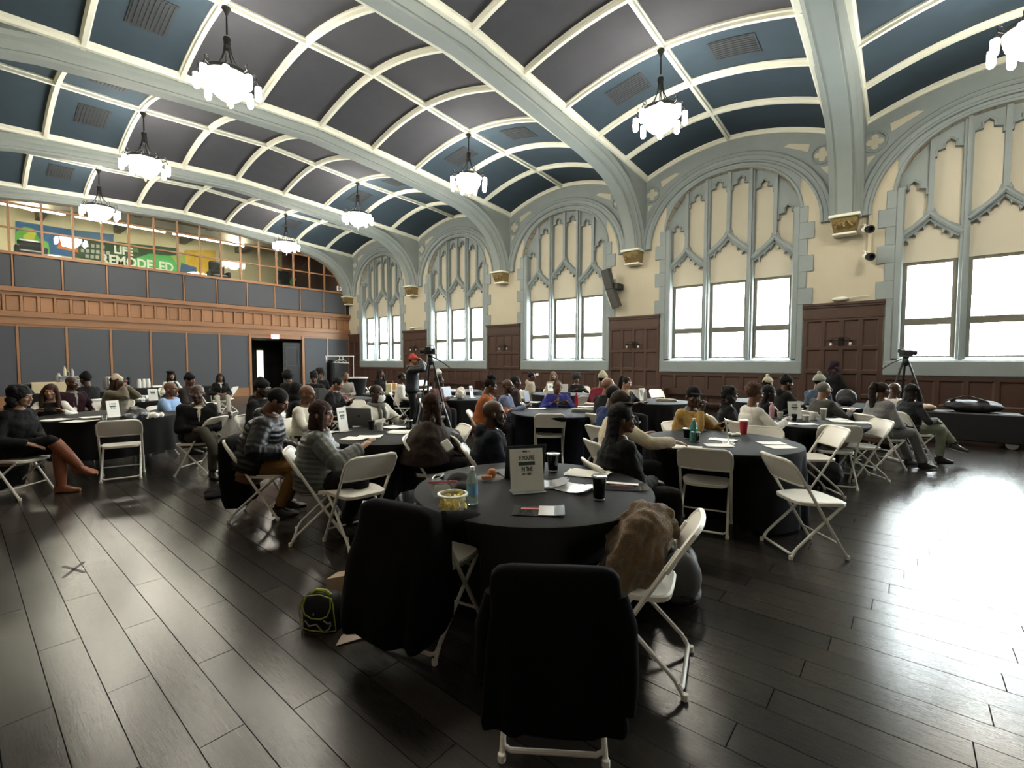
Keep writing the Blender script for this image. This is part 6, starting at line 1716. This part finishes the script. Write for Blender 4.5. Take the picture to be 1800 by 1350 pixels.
for px in (244, 252, 260):
    t = thing('cup_stack', ('left', 'middle', 'right')[(px - 244) // 8] + ' stack of upturned white foam cups on the buffet table', 'cups', bpt(px), 0, 'foam cup stacks')
    for k in range(5):
        MB().lathe([(.055, 0), (.057, .006), (.042, .13), (.003, .13)], 14, (0, 0, k * .035)).obj('foam_cup', foam, t)
t = thing('chafing_dish', 'steel food warmer with a clear hood on the buffet table', 'food warmer', bpt(207))
MB().bbox(-.16, .16, -.24, .24, 0, .10, .01).obj('base', M['steel'], t, 0); MB().bbox(-.15, .15, -.23, .23, .10, .30, .01).obj('hood', M['clear'], t, 0)
for s in (-1, 1): MB().box(-.16, .16, s * .24 - .01, s * .24 + .01, .1, .32).obj('post', M['black'], t, 0)
o = MB().bbox(-.12, .12, -.16, .16, 0, .05, .01).obj('food_tray', M['paper'], None, 0, loc=bpt(278)); tag(o, 'white tray at the right end of the buffet table', 'tray')
t = thing('coffee_urn', 'steel coffee urn behind the shaggy coat, buffet table', 'urn', bpt(190))
MB().lathe([(.09, 0), (.11, .02), (.11, .28), (.08, .34), (.02, .36)], 18).obj('body', M['steel'], t); MB().lathe([(.012, .36), (.02, .38), (.01, .40)], 8).obj('knob', M['black'], t)
X2 = BX + 1.2
def b2(px, z=.748): return bpt(px, 0, X2, z)
o = MB().bbox(-.15, .15, -.40, .40, 0, .27, .01).obj('carton', mat('manila', (.56, .47, .30), .7), None, 0, loc=b2(93, .748)); tag(o, 'long manila carton on the supply table', 'box')
o = MB().bbox(-.1, .1, -.22, .22, 0, .20, .008).obj('paper_box', M['paper'], None, 0, loc=b2(62)); tag(o, 'white paper box left of the manila carton', 'box')
o = MB().bbox(-.12, .12, -.22, .22, 0, .10, .008).obj('grey_box', mat('grey_box', (.25, .26, .27), .6), None, 0, loc=b2(40)); tag(o, 'low grey box at the left end of the supply table', 'box')
o = MB().bbox(-.1, .1, -.20, .20, 0, .14, .008).obj('black_bag', M['black'], None, 0, loc=b2(46, .85)); tag(o, 'flat black case on the low grey box', 'case')
t = thing('drinks_crate', 'stack of wrapped drinks trays on the manila carton', 'crate', b2(122, .748))
for k in range(5): MB().bbox(-.13, .13, -.20, .20, k * .085, k * .085 + .07, .008).obj('tray', M['steel'] if k % 2 else M['lapgrey'], t, 0)
for px, h_, c_, lab in ((114, .24, (.55, .5, .35), 'tall pale bottle on top of the drinks trays'), (127, .18, (.3, .32, .34), 'grey bottle right on top of the drinks trays'), (120, .12, (.1, .1, .1), 'small dark jar on top of the drinks trays')):
    t = bottle(0, 0, lab, c_, h=h_, r=.035, cap=(.6, .6, .58), clear=False); t.location = b2(px, .748 + .415)
t = bottle(0, 0, 'wide jar left of the drinks trays', (.35, .35, .33), h=.22, r=.06, cap=(.55, .55, .5), clear=False); t.location = b2(103, .748 + .27)

# ================================================================== THINGS ON THE WALLS AND AROUND
def wallpt(px, py, y=WALL_Y - .06): r = ray(px, py); k = y / r.y; return CAMP + r * k
def sconce(x, z, lab):
    t = thing('wall_sconce', lab, 'wall lamp', (x, WALL_Y - .055, z), 0, 'twin iron wall sconces')
    MB().bbox(-.05, .05, -.02, 0, -.10, .10, .008).obj('plate', M['iron'], t, 0)
    for s in (-1, 1):
        MB().tube([(0, -.02, .04), (s * .08, -.05, .09), (s * .16, -.09, .07), (s * .19, -.10, .02)], .009, 6).obj('arm', M['iron'], t)
        MB().lathe([(.012, .03), (.032, .02), (.03, -.02), (.01, -.025)], 10, (s * .19, -.10, 0)).obj('holder', M['iron'], t)
        MB().lathe([(.012, -.02), (.03, -.05), (.033, -.08), (.015, -.11), (.002, -.113)], 12, (s * .19, -.10, 0)).obj('lamp', mat('clear_bulb', (.55, .52, .45), .15), t)
    MB().tube([(-.28, -.03, .02), (.28, -.03, .02)], .007, 5).obj('bar', M['iron'], t)
for (px, py), lab in (((1478, 600), 'twin iron wall sconce on the widest wood panelling at right'), ((1114, 606), 'twin iron wall sconce left of the fourth window'), ((887, 610), 'twin iron wall sconce between the second and third windows'), ((729, 612), 'twin iron wall sconce above the red hat, farthest')):
    p = wallpt(px, py); sconce(p.x, p.z, lab)
# line array loudspeaker
p = wallpt(1074, 508, WALL_Y - .35)
t = thing('loudspeaker', 'tall dark tilted loudspeaker on a wall bracket right of the third window', 'loudspeaker', p, 0)
spk = mat('speaker_grey', (.055, .055, .052), .7)
def tilt_box(x0, x1, y0, y1, z0, z1, ax, az, nm, mt):
    mt_ = Matrix.Rotation(math.radians(ax), 4, 'X') @ Matrix.Rotation(math.radians(az), 4, 'Y')
    return MB().bbox(x0, x1, y0, y1, z0, z1, .015, mtx=mt_).obj(nm, mt, t, 0)
tilt_box(-.14, .12, -.12, .10, .0, .62, 12, -10, 'upper_cabinet', spk)
tilt_box(-.13, .12, -.12, .10, -.60, .0, 16, -14, 'lower_cabinet', mat('speaker_grey_low', (.075, .072, .065), .7))
MB().bbox(.06, .26, -.05, .33, -.02, .16, .01).obj('bracket', M['black'], t, 0)
MB().bbox(-.155, -.14, -.12, .06, -.58, .0, .004, mtx=Matrix.Rotation(math.radians(16), 4, 'X') @ Matrix.Rotation(math.radians(-14), 4, 'Y')).obj('white_trim', M['paper'], t, 0)
# pole with two spotlights
p = wallpt(1526, 440, WALL_Y - .05)
t = thing('light_pole', 'cream vertical strut on the wall beside the corbel', 'pole', (p.x + .02, WALL_Y, 0))
MB().bbox(-.035, .035, -.07, 0, 4.0, 5.75, .01).obj('strut', M['cream'], t, 0)
for k, (px, py, lab) in enumerate(((1522, 403, 'upper white spotlight with black hood beside the gilded corbel'), (1523, 451, 'lower white spotlight with black hood beside the gilded corbel'))):
    q = wallpt(px, py, WALL_Y - .22); s_ = thing('spotlight', lab, 'spotlight', q, 0, 'white spotlights on the pole')
    ax = Matrix.Rotation(math.radians(-50), 4, 'Z') @ Matrix.Rotation(math.radians(105), 4, 'Y')
    mb = MB(); mb.lathe([(.02, -.10), (.05, -.08), (.07, 0), (.07, .06)], 14); mb.v = [tuple(ax @ Vector(v)) for v in mb.v]; mb.obj('housing', M['paper'], s_)
    mb = MB(); mb.lathe([(.072, .05), (.085, .10), (.085, .17), (.06, .17), (.05, .10)], 14); mb.v = [tuple(ax @ Vector(v)) for v in mb.v]; mb.obj('hood', M['black'], s_)
    MB().tube([(0, .20, .12), (-.02, .08, .13), (-.03, 0, .06)], .014, 6).obj('yoke', M['paper'], s_)
    MB().tube([(-.07, .15, .17), (.05, .15, .10)], .012, 6).obj('clamp', M['paper'], s_)
for px, py, lab in ((1477, 524, 'white oval emergency light on the right wood cornice'), (724, 576, 'white oval emergency light above the farthest wood cornice')):
    q = wallpt(px, py, WALL_Y - .06); s_ = thing('emergency_light', lab, 'emergency light', (q.x, q.y, q.z - .02), 0)
    MB().ell((0, 0, 0), (.17, .06, .05), 18, 8).obj('housing', M['mould'], s_)
    MB().tube([(.16, 0, .02), (.55, .02, .04)], .008, 5).obj('conduit', M['mould'], s_)
q = wallpt(944, 658, WALL_Y - .07); t = thing('wall_outlet', 'small white outlet plate on the panelling under the third window', 'outlet', q); MB().bbox(-.06, .06, 0, .01, -.04, .04, .003).obj('plate', M['paper'], t, 0)
# exit sign
t = thing('exit_sign', 'lit red exit sign over the dark doorway', 'sign', (END_X + .08, 9.73, 2.70))
MB().bbox(0, .05, -.17, .17, -.095, .095, .006).obj('housing', mat('exit_face', (.8, .75, .75), .5, emit=(1, .45, .5, 1.6)), t, 0)
text_mesh('EXIT', .15, mat('exit_red', (.7, .02, .04), .5, emit=(1, .05, .08, 1.0)), 'lettering', t, Matrix.Translation((.052, 0, 0)) @ Matrix.Rotation(PI / 2, 4, 'Z') @ Matrix.Rotation(PI / 2, 4, 'X'), .001, bold=.004)
# gallery: mural, lamps, furniture, small notice
mx = END_X - 5.97
t = thing('wall_mural', 'colourful mural with white block lettering on the gallery back wall', 'mural', (mx, 0, 0))
def mflat(pts, col, d, nm='painted_shape'):
    mb = MB(); mb.v = [(d, y_, z_) for y_, z_ in pts] + [(0, y_, z_) for y_, z_ in pts]; n = len(pts)
    mb.f = [tuple(range(n))] + [(i, (i + 1) % n, (i + 1) % n + n, i + n) for i in range(n)]; mb.m = [0] * (n + 1)
    mb.obj(nm, mat('mural_%02d%02d%02d' % tuple(int(c * 99) for c in col), col, .8, var=.25, vscale=2.5), t, 0)
def gp(px, py): r = ray(px, py); k = (mx) / r.x; p = CAMP + r * k; return (p.y, p.z)
def poly(pxs, col, d, nm='painted_shape'): mflat([gp(*q) for q in pxs], col, d, nm)
poly([(27, 440), (27, 388), (130, 404), (132, 452)], (.05, .14, .30), .004, 'painted_sky')
poly([(130, 404), (200, 412), (198, 462), (132, 452)], (.10, .18, .28), .004, 'painted_sky')
poly([(130, 452), (130, 418), (310, 436), (310, 478)], (.05, .09, .05), .006, 'painted_ground')
poly([(28, 440), (28, 408), (42, 398), (58, 402), (70, 420), (85, 426), (88, 446)], (.14, .42, .08), .009, 'painted_tree')
poly([(40, 415), (55, 404), (64, 410), (60, 422), (45, 424)], (.50, .52, .10), .012, 'painted_leaves')
poly([(100, 436), (106, 420), (135, 424), (138, 444)], (.55, .16, .05), .009, 'painted_roof')
poly([(232, 470), (235, 455), (262, 446), (300, 450), (315, 470), (314, 484)], (.10, .40, .12), .010, 'painted_hill')
poly([(330, 485), (310, 470), (325, 440), (380, 440), (378, 490)], (.62, .40, .05), .008, 'painted_sun')
poly([(282, 476), (290, 450), (325, 448), (330, 484)], (.30, .42, .12), .009, 'painted_field')
poly([(315, 486), (318, 462), (345, 470), (346, 490)], (.06, .12, .22), .012, 'painted_water')
poly([(206, 440), (212, 428), (240, 430), (244, 444)], (.12, .20, .08), .011, 'painted_tree')
lm = mat('mural_lettering', (.72, .76, .66), .8)
def mtext(s, pxa, pxb, ybase, h, sx=None):
    (ya, za), (yb, zb) = gp(*pxa), gp(*pxb); wid = yb - ya
    o = text_mesh(s, h, lm, 'lettering', t, None, .004, align='LEFT', bold=.02)
    w0 = max(v.co.x for v in o.data.vertices) - min(v.co.x for v in o.data.vertices)
    mm = Matrix.Translation((.016, ya, za)) @ Matrix.Rotation(PI / 2, 4, 'Z') @ Matrix.Rotation(PI / 2, 4, 'X') @ Matrix.Diagonal((wid / w0, 1, 1, 1))
    o.data.transform(mm)
mtext('REMODELED', (176, 455), (304, 468), 0, .62); mtext('LIFE', (200, 439), (233, 442), 0, .50)
for a_, b_ in (((142, 427), 40), ((142, 437), 46), ((150, 447), 30)):
    for k_ in range(0, b_, 9): poly([(a_[0] + k_, a_[1] + 6 + k_ * .1), (a_[0] + k_, a_[1] + k_ * .1), (a_[0] + k_ + 6, a_[1] + .6 + k_ * .1), (a_[0] + k_ + 6, a_[1] + 6.6 + k_ * .1)], (.40, .40, .36), .014, 'painted_block')
lin = mat('linear_lamp', (1, 1, 1), .5, emit=(1, .95, .75, 22.0))
for k, y_ in enumerate((1.6, 4.9, 8.2)):
    t = thing('linear_lamp', 'long ceiling strip lamp in the gallery, ' + ('left', 'middle', 'right')[k], 'ceiling lamp', (END_X - 3.2, y_, 7.35), 0, 'gallery strip lamps')
    MB().box(-.05, .05, -1.5, 1.5, 0, .05).obj('tube', lin, t, 0); MB().box(-.08, .08, -1.5, 1.5, .05, .09).obj('reflector', M['paper'], t, 0)
for k, (px, py) in enumerate(((58, 366), (417, 427), (410, 474), (110, 438))):
    r = ray(px, py); kk = (END_X - 2.0) / r.x; p = CAMP + r * kk
    if k == 3 or k == 2: continue
    t = thing('disc_lamp', 'round ceiling lamp in the gallery, ' + ('left', 'right')[k], 'ceiling lamp', p); MB().lathe([(.01, -.05), (.25, -.05), (.3, 0), (.01, .03)], 20).obj('diffuser', lin, t)
galt = M['black']
for px, lab in ((55, 'dark armchair in the gallery at far left'), (384, 'dark office chair in the gallery'), (502, 'dark seated silhouette chair in the gallery, right')):
    r = ray(px, 460); kk = (END_X - 1.6) / r.x; p = CAMP + r * kk
    t = thing('armchair', lab, 'chair', (p.x, p.y, 5.0)); MB().bbox(-.3, .3, -.35, .35, .2, .5, .06).obj('seat', galt, t, 0); MB().bbox(-.36, -.2, -.32, .32, .4, 1.15 if px > 100 else .95, .07).obj('backrest', galt, t, 0)
    for s in (-1, 1): MB().bbox(-.3, .3, s * .35 - .06, s * .35 + .06, .0, .65, .03).obj('armrest', galt, t, 0)
t = thing('potted_plant', 'small green plant behind the gallery glass', 'plant', (END_X - 1.2, 11.2, 5.0)); MB().lathe([(.1, 0), (.14, .3), (.12, .3)], 12).obj('pot', M['walnut'], t)
mb = MB(); rn = random.Random(2)
for k in range(16):
    a = rn.uniform(0, 6.28); r_ = rn.uniform(.1, .2); h_ = rn.uniform(.25, .55); mb.tube([(0, 0, .28), (r_ * .6 * math.cos(a), r_ * .6 * math.sin(a), .28 + h_ * .7), (r_ * math.cos(a), r_ * math.sin(a), .28 + h_)], [(.01, .01), (.05, .008), (.004, .004)], 6)
mb.obj('foliage', mat('plant_green', (.04, .14, .03), .6), t)
t = thing('blue_notice', 'small white notice with a blue mark at the right end of the gallery glass', 'notice', (END_X + .02, 13.05, 5.33)); MB().box(0, .006, -.13, .13, -.12, .12).obj('sheet', M['paper'], t, 0); MB().box(.006, .008, -.08, .08, -.03, .04).obj('blue_mark', mat('blue_mark', (.1, .2, .4), .6), t, 0)

# coat rack with coats and hangers
p0 = atd(15.2, 574, 700); p1 = atd(15.2, 622, 700)
a0 = Vector((p0.x, p0.y, 0)); a1 = Vector((p1.x, p1.y, 0)); dv = a1 - a0; L_ = dv.length
t = thing('coat_rack', 'chrome rolling coat rack right of the dark doorway', 'coat rack', a0, math.atan2(dv.y, dv.x))
for x in (0, L_): MB().tube([(x, 0, .08), (x, 0, 1.72)], .014, 8).obj('post', M['steel'], t); MB().tube([(x, -.22, .07), (x, .22, .07)], .014, 8).obj('foot', M['steel'], t)
MB().tube([(-.02, 0, 1.72), (L_ + .02, 0, 1.72)], .016, 8).obj('rail', mat('bright_rail', (.75, .75, .72), .3), t)
for k, x in enumerate((.12, .2)):
    w_ = MB(); w_.rings([[(x + a * math.cos(2 * PI * j / 14), b * math.sin(2 * PI * j / 14), z) for j in range(14)] for z, a, b in ((.45, .07, .20), (.8, .075, .21), (1.3, .07, .20), (1.5, .06, .18), (1.60, .03, .05))])
    o = lump(w_, 'hanging_coat', coatm, ('left', 'right')[k] + ' black coat hanging on the coat rack', 'coat', .02, .03, .12, loc=a0, rotz=math.atan2(dv.y, dv.x), group='coats on the rack')
for k, x in enumerate((L_ * .5, L_ * .62)):
    o = thing('coat_hanger', ('left', 'right')[k] + ' white empty hanger on the coat rack', 'hanger', a0 + dv.normalized() * x, math.atan2(dv.y, dv.x) + .6, 'hangers on the rack')
    MB().tube([(0, 0, 1.70), (0, 0, 1.62), (-.2, 0, 1.52), (.2, 0, 1.50), (0, 0, 1.62)], .012, 6).obj('wire', M['paper'], o)
# high cocktail table
q = atd(14.6, 626, 668); t = thing('cocktail_table', 'high table with black skirt and white top right of the coat rack', 'table', (q.x, q.y, 0))
MB().lathe([(.34, 1.02), (.36, 1.03), (.36, 1.06), (.01, 1.06)], 24).obj('top', mat('pale_top', (.5, .5, .46), .5), t); MB().lathe([(.30, .0), (.26, .3), (.25, .6), (.33, 1.02)], 24).obj('skirt', M['cloth'], t)
# benches / low dark radiator covers under windows
# tripods
def tripod(x, y, H, spread, lab, rot=0, cam_=True, pan=None):
    t = thing('camera_tripod', lab, 'tripod', (x, y, 0), rot)
    for k in range(3):
        a = k * 2 * PI / 3 + .5; c, s = math.cos(a), math.sin(a)
        MB().tube([(c * .05, s * .05, H - .12), (c * spread * .5, s * spread * .5, (H - .12) * .5)], .020, 8).obj('upper_leg', M['black'], t)
        MB().tube([(c * spread * .48, s * spread * .48, (H - .12) * .52), (c * spread, s * spread, .01)], .013, 8).obj('lower_leg', M['lapgrey'] if not pan else M['black'], t)
    MB().lathe([(.03, H - .2), (.06, H - .14), (.06, H - .08), (.045, H - .05), (.06, H), (.01, H)], 12).obj('head', M['black'], t)
    MB().tube([(.0, -.05, H - .04), (-.05, -.25, H - .14), (-.08, -.42, H - .26)], .012, 6).obj('pan_handle', M['black'], t)
    c = thing('video_camera', 'video camera mounted on the ' + lab.replace('black ', ''), 'camera', (x, y, H), rot)
    MB().bbox(-.06, .06, -.11, .11, .01, .13, .015).obj('body', M['black'], c, 0)
    mb = MB(); mb.lathe([(.045, 0), (.05, .03), (.05, .12), (.055, .13)], 14); mb.v = [(x_, .10 + z_ * .7, .075 + y_) for x_, y_, z_ in mb.v]; mb.obj('lens', M['black'], c.children[0])
    MB().tube([(0, -.08, .13), (0, -.06, .19), (0, .06, .19), (0, .08, .13)], .012, 6).obj('top_handle', M['lapgrey'], c)
    MB().bbox(-.16, -.08, -.05, .07, .08, .15, .01).obj('monitor', M['black'], c, 0)
p = atd(9.2, 757, 735); tripod(p.x, p.y, 1.68, .48, 'black tripod beside the man in the red hat', 2.2)
p = atd(9.75, 1588, 735); tripod(p.x, p.y, 1.68, .62, 'black tripod before the rightmost window', heading(0), pan=True)
# equipment cases and bags, right
p = onz(0, 1690, 783)
t = thing('equipment_cart', 'big black rolling case with soft bags beside it, right wall', 'cart', (p.x + .05, p.y + .25, 0), 0)
MB().bbox(-.85, .75, -.32, .32, .10, .62, .02).obj('case', M['black'], t, 0)
for x in (-.7, .6):
    for y_ in (-.28, .28):
        mb = MB(); mb.lathe([(.03, -.02), (.085, -.02), (.09, 0), (.085, .02), (.03, .02)], 16); mb.v = [(x + x_, y_ + z_ * 1, .09 + y2) for x_, y2, z_ in mb.v]; mb.obj('wheel', M['lapgrey'], t)
nyl = mat('black_nylon', (.010, .010, .012), .6)
w_ = MB(); w_.ell((.1, 0, .10), (.42, .2, .11), 18, 10); w_.ell((.0, 0, .15), (.30, .18, .08), 14, 8); w_.ell((.3, .05, .13), (.2, .14, .09), 12, 8); w_.tube([(-.3, -.1, .2), (0, -.14, .32), (.3, -.1, .2)], .02, 6)
lump(w_, 'duffel_bag', nyl, 'black duffel bag lying on the big rolling case', 'bag', .02, .03, .1, loc=(p.x + .05, p.y + .22, .62))
w_ = MB(); w_.ell((0, 0, .06), (.20, .12, .07), 12, 8)
lump(w_, 'tan_cloth', mat('tan_cloth', (.30, .22, .15), .9), 'tan fabric bundle at the left end of the duffel bag', 'cloth', .014, .03, .06, loc=(p.x - .55, p.y + .05, .62))
q = onz(0, 1800, 790); t = thing('equipment_case', 'black flight case at the right picture edge with tape rolls', 'case', (q.x + .35, q.y + .3, 0)); MB().bbox(-.62, .6, -.28, .3, .06, .46, .02).obj('box', M['black'], t, 0)
MB().bbox(-.40, -.32, -.287, -.275, .12, .20, .003).obj('white_sticker', M['paper'], t, 0); MB().box(-.25, .1, -.287, -.28, .11, .125).obj('metal_edge', M['steel'], t, 0)
o = MB().bbox(-.13, .13, -.05, .05, 0, .045, .01).obj('yellow_pouch', mat('yellow_pouch', (.42, .33, .12), .7), None, 0, loc=(q.x - .02, q.y + .15, .46)); tag(o, 'small yellow pouch on the flight case at right', 'pouch')
# low benches along the window wall
for k, (xa, xb, lab) in enumerate(((1.9, 4.9, 'long dark bench below the rightmost window'), (-16.2, -12.9, 'low dark bench below the second window'), (-5.4, -3.0, 'low dark bench behind the curly black hair'))):
    t = thing('wall_bench', lab, 'bench', ((xa + xb) / 2, WALL_Y - .28, 0)); h_ = (xb - xa) / 2
    MB().bbox(-h_, h_, -.2, .18, .40, .45, .008).obj('seat', M['walnut'], t, 0); MB().bbox(-h_, h_, .14, .18, .62, .80, .008).obj('backrest', M['walnut'], t, 0)
    for s in (-h_ + .05, h_ - .05): MB().bbox(s - .03, s + .03, -.18, .18, 0, .80 if True else .4, .006).obj('leg', M['walnut'], t, 0)

# floor things: lime lunch bag, paper, handbag, backpack, tape cross
q = onz(0, 566, 1103)
t = thing('lunch_bag', 'small black patterned lunch bag with lime green piping on the floor', 'bag', (q.x, q.y, 0), heading(80))
lb = MB(); lb.rings([[(x, y_, z) for x, y_ in [(w * math.copysign(abs(math.cos(a)) ** .45, math.cos(a)), .02 + d_ * math.copysign(abs(math.sin(a)) ** .45, math.sin(a))) for a in [2 * PI * j / 24 for j in range(24)]]] for z, w, d_ in ((0, .10, .06), (.01, .108, .068), (.10, .108, .068), (.17, .10, .06), (.195, .085, .045), (.205, .05, .02))])
lb.obj('body', mat('black_fabric', (.008, .008, .009), .8), t, 50)
lime = mat('lime_piping', (.32, .36, .05), .5)
fy = -.052
MB().tube([(-.108, fy + .02, .01), (-.110, fy, .10), (-.098, fy + .008, .17), (-.08, fy + .02, .195), (0, fy + .03, .207), (.08, fy + .02, .195), (.098, fy + .008, .17), (.110, fy, .10), (.108, fy + .02, .01), (.05, fy - .0, .008), (-.05, fy - .0, .008)], .0035, 6, closed=True).obj('piping', lime, t)
MB().tube([(-.075, fy + .02, .195), (-.088, fy - .002, .15), (-.07, fy - .008, .105), (-.03, fy - .010, .085), (.03, fy - .010, .085), (.07, fy - .008, .105), (.088, fy - .002, .15), (.075, fy + .02, .195)], .004, 6).obj('flap_piping', lime, t)
MB().tube([(-.06, 0, .20), (-.03, .0, .222), (.03, .0, .222), (.06, 0, .20)], (.010), 6).obj('handle', lime, t)
gm_ = mat('grey_motif', (.30, .28, .26), .8)
for a, b, c in (((-.07, .065), (-.045, .035), (0, .05)), ((0, .05), (.03, .02), (.045, .012)), ((.045, .075), (.075, .06), (.09, .07)), ((-.10, .03), (-.085, .05), (-.09, .07)), ((.06, .02), (.08, .03), (.09, .055))):
    MB().tube([(x, fy - .0055 + .004 * abs(x) * 6, z) for x, z in (a, b, c)], .005, 5).obj('motif', gm_, t)
MB().prism([(-.022, .105), (-.008, .105), (-.012, .122)], fy - .012, fy - .009).obj('emblem', gm_, t, 0)
# kraft paper bag behind and torn flap in front
kraft = mat('kraft_paper', (.34, .25, .17), .8, var=.15, vscale=10)
q2 = onz(0, 590, 1085); t = thing('paper_bag', 'kraft paper bag leaning behind the lime lunch bag', 'bag', (q2.x - .04, q2.y + .12, 0), heading(70))
MB().rings([[(-.13, -.06, 0), (.13, -.06, 0), (.13, .06, 0), (-.13, .06, 0)], [(-.14, -.05, .18), (.16, -.04, .27), (.16, .05, .27), (-.14, .06, .18)]]).obj('body', kraft, t, 0)
q3 = onz(0, 590, 1137); t = thing('paper_flap', 'beige folded paper lying on the floor under the black coat', 'paper', (q3.x, q3.y, 0), 0)
e1, e2, e3 = [onz(z, *p) - q3 for z, p in ((.012, (650, 1118)), (.10, (665, 1072)), (.03, (600, 1115)))]
for v in (e1, e2, e3): v.z += 0
e1.z, e2.z, e3.z = .012, .10, .02
pf = MB(); pf.add([(0, 0, .004), tuple(e1), tuple(e2), tuple(e3), (0, 0, .007), tuple(e1 + Z0 * .003), tuple(e2 + Z0 * .003), tuple(e3 + Z0 * .003)], [(0, 1, 3), (1, 2, 3), (4, 7, 5), (5, 7, 6), (0, 4, 5, 1), (1, 5, 6, 2), (2, 6, 7, 3), (3, 7, 4, 0)])
pf.obj('fold', mat('beige_paper', (.50, .42, .35), .75), t, 0)
w_ = MB(); w_.ell((0, 0, .18), (.15, .12, .20), 14, 10); w_.ell((.02, -.08, .12), (.11, .08, .12), 12, 8); w_.tube([(-.03, -.1, .33), (0, -.06, .42), (.04, -.02, .36)], .01, 6)
q = onz(0, 672, 885); o = lump(w_, 'backpack', mat('grey_nylon', (.028, .026, .028), .55), 'dark grey backpack on the floor under the nearest empty chair', 'backpack', .010, .015, .05, loc=(q.x, q.y, 0), rotz=heading(80))
MB().tube([(-.10, -.13, .28), (-.02, -.165, .25), (.06, -.16, .16), (.10, -.14, .06)], .004, 5).obj('zip', M['steel'], o)
w_ = MB(); w_.ell((0, 0, .12), (.24, .14, .13), 14, 10); w_.ell((.1, 0, .2), (.10, .08, .07), 12, 8)
q = onz(.45, 1462, 788); o = lump(w_, 'fur_bag', mat('fur_trim', (.10, .07, .045), .95, var=.8, vscale=14, bump=.8, bscale=100), 'brown fur-trimmed bag on the white folding chair at right', 'bag', .012, .03, .05, loc=(q.x, q.y, .45), rotz=heading(0))
w_ = MB(); w_.ell((0, 0, .19), (.22, .16, .20), 14, 10)
q = onz(0, 1395, 860); lump(w_, 'black_holdall', nyl, 'black holdall on the floor at the right of the red cup table', 'bag', .014, .04, .1, loc=(q.x + .25, q.y + .35, 0))
w_ = MB(); w_.ell((0, 0, .03), (.30, .16, .045), 16, 8); w_.ell((.2, .05, .02), (.2, .12, .03), 12, 6)
q = onz(0, 395, 862); lump(w_, 'fallen_coat', coatm, 'tail of a black coat lying on the floor behind the puffer jacket', 'coat', .014, .02, .1, loc=(q.x, q.y, 0), rotz=heading(0))
q = onz(0, 130, 1001); t = thing('tape_cross', 'dark tape cross stuck on the floorboards at left', 'tape', (q.x, q.y, .0))
for a in (20, 68): 
    mt = Matrix.Rotation(math.radians(a) + heading(0), 4, 'Z'); MB().box(-.14, .14, -.012, .012, .0, .0015, mtx=mt).obj('tape_strip', M['black'], t, 0)
# coat hanging on the chair of the puffer jacket man, jackets on chair backs
q = atd(4.75, 455, 790); 
o = drape((q.x, q.y, 0), heading(8), [(.12, .20, -.10, -.26, 0), (.2, .22, -.06, -.28, 0), (.45, .23, -.08, -.30, 0), (.65, .235, -.14, -.30, 0), (.76, .23, -.19, -.30, 0), (.80, .19, -.22, -.28, 0)], coatm, 'black_coat', 'black coat hanging on the chair of the man in the black puffer', 'coat', 12)
q = atd(5.0, 838, 760); plaid = mat('plaid_scarf', (.07, .08, .075), .9, var=.8, vscale=16)
o = drape((q.x, q.y, 0), heading(20), [(.35, .07, -.10, -.20, 0), (.55, .09, -.10, -.22, 0), (.70, .13, -.14, -.25, 0), (.78, .16, -.19, -.26, 0), (.81, .13, -.21, -.25, 0)], plaid, 'plaid_coat', 'grey plaid coat hanging on a chair back behind the navy hoodie', 'coat', 5)
chair(q.x + .0, q.y + .0, heading(20), 'white folding chair under the grey plaid coat', 'white folding chairs standing empty')
t = bottle(0, 0, 'steel bottle lying under the chair by the red cup table', (.3, .3, .3), h=.2, r=.035, clear=False); q = onz(0, 1225, 890); t.location = (q.x, q.y, .035); t.rotation_euler = (PI / 2, 0, heading(0) + 1.57)
# sheet the brown poncho woman holds
q = atd(4.35, 786, 783); o = MB().bbox(-.04, .04, -.014, .014, -.055, .055, .008).obj('folded_cloth', M['paper'], None, 0, loc=q, rotz=heading(-60)); o.rotation_euler = (.5, .5, heading(-60)); tag(o, 'white folded cloth in the lap of the woman in brown', 'cloth')

for o_, occ_ in CHPOS:
    if occ_: continue
    rz_ = o_.rotation_euler[2]; h_ = Vector((math.cos(rz_ + PI / 2), math.sin(rz_ + PI / 2), 0))
    for tx_, ty_, _l, _z, _m, r_, _s in CLOTHS:
        for _ in range(20):
            b_ = o_.location - h_ * .27
            if math.hypot(b_.x - tx_, b_.y - ty_) < r_ + .07 and (o_.location - Vector((tx_, ty_, 0))).dot(h_) < .2: o_.location = o_.location - h_ * .03
for a_ in CLOTHS: make_cloth(*a_)
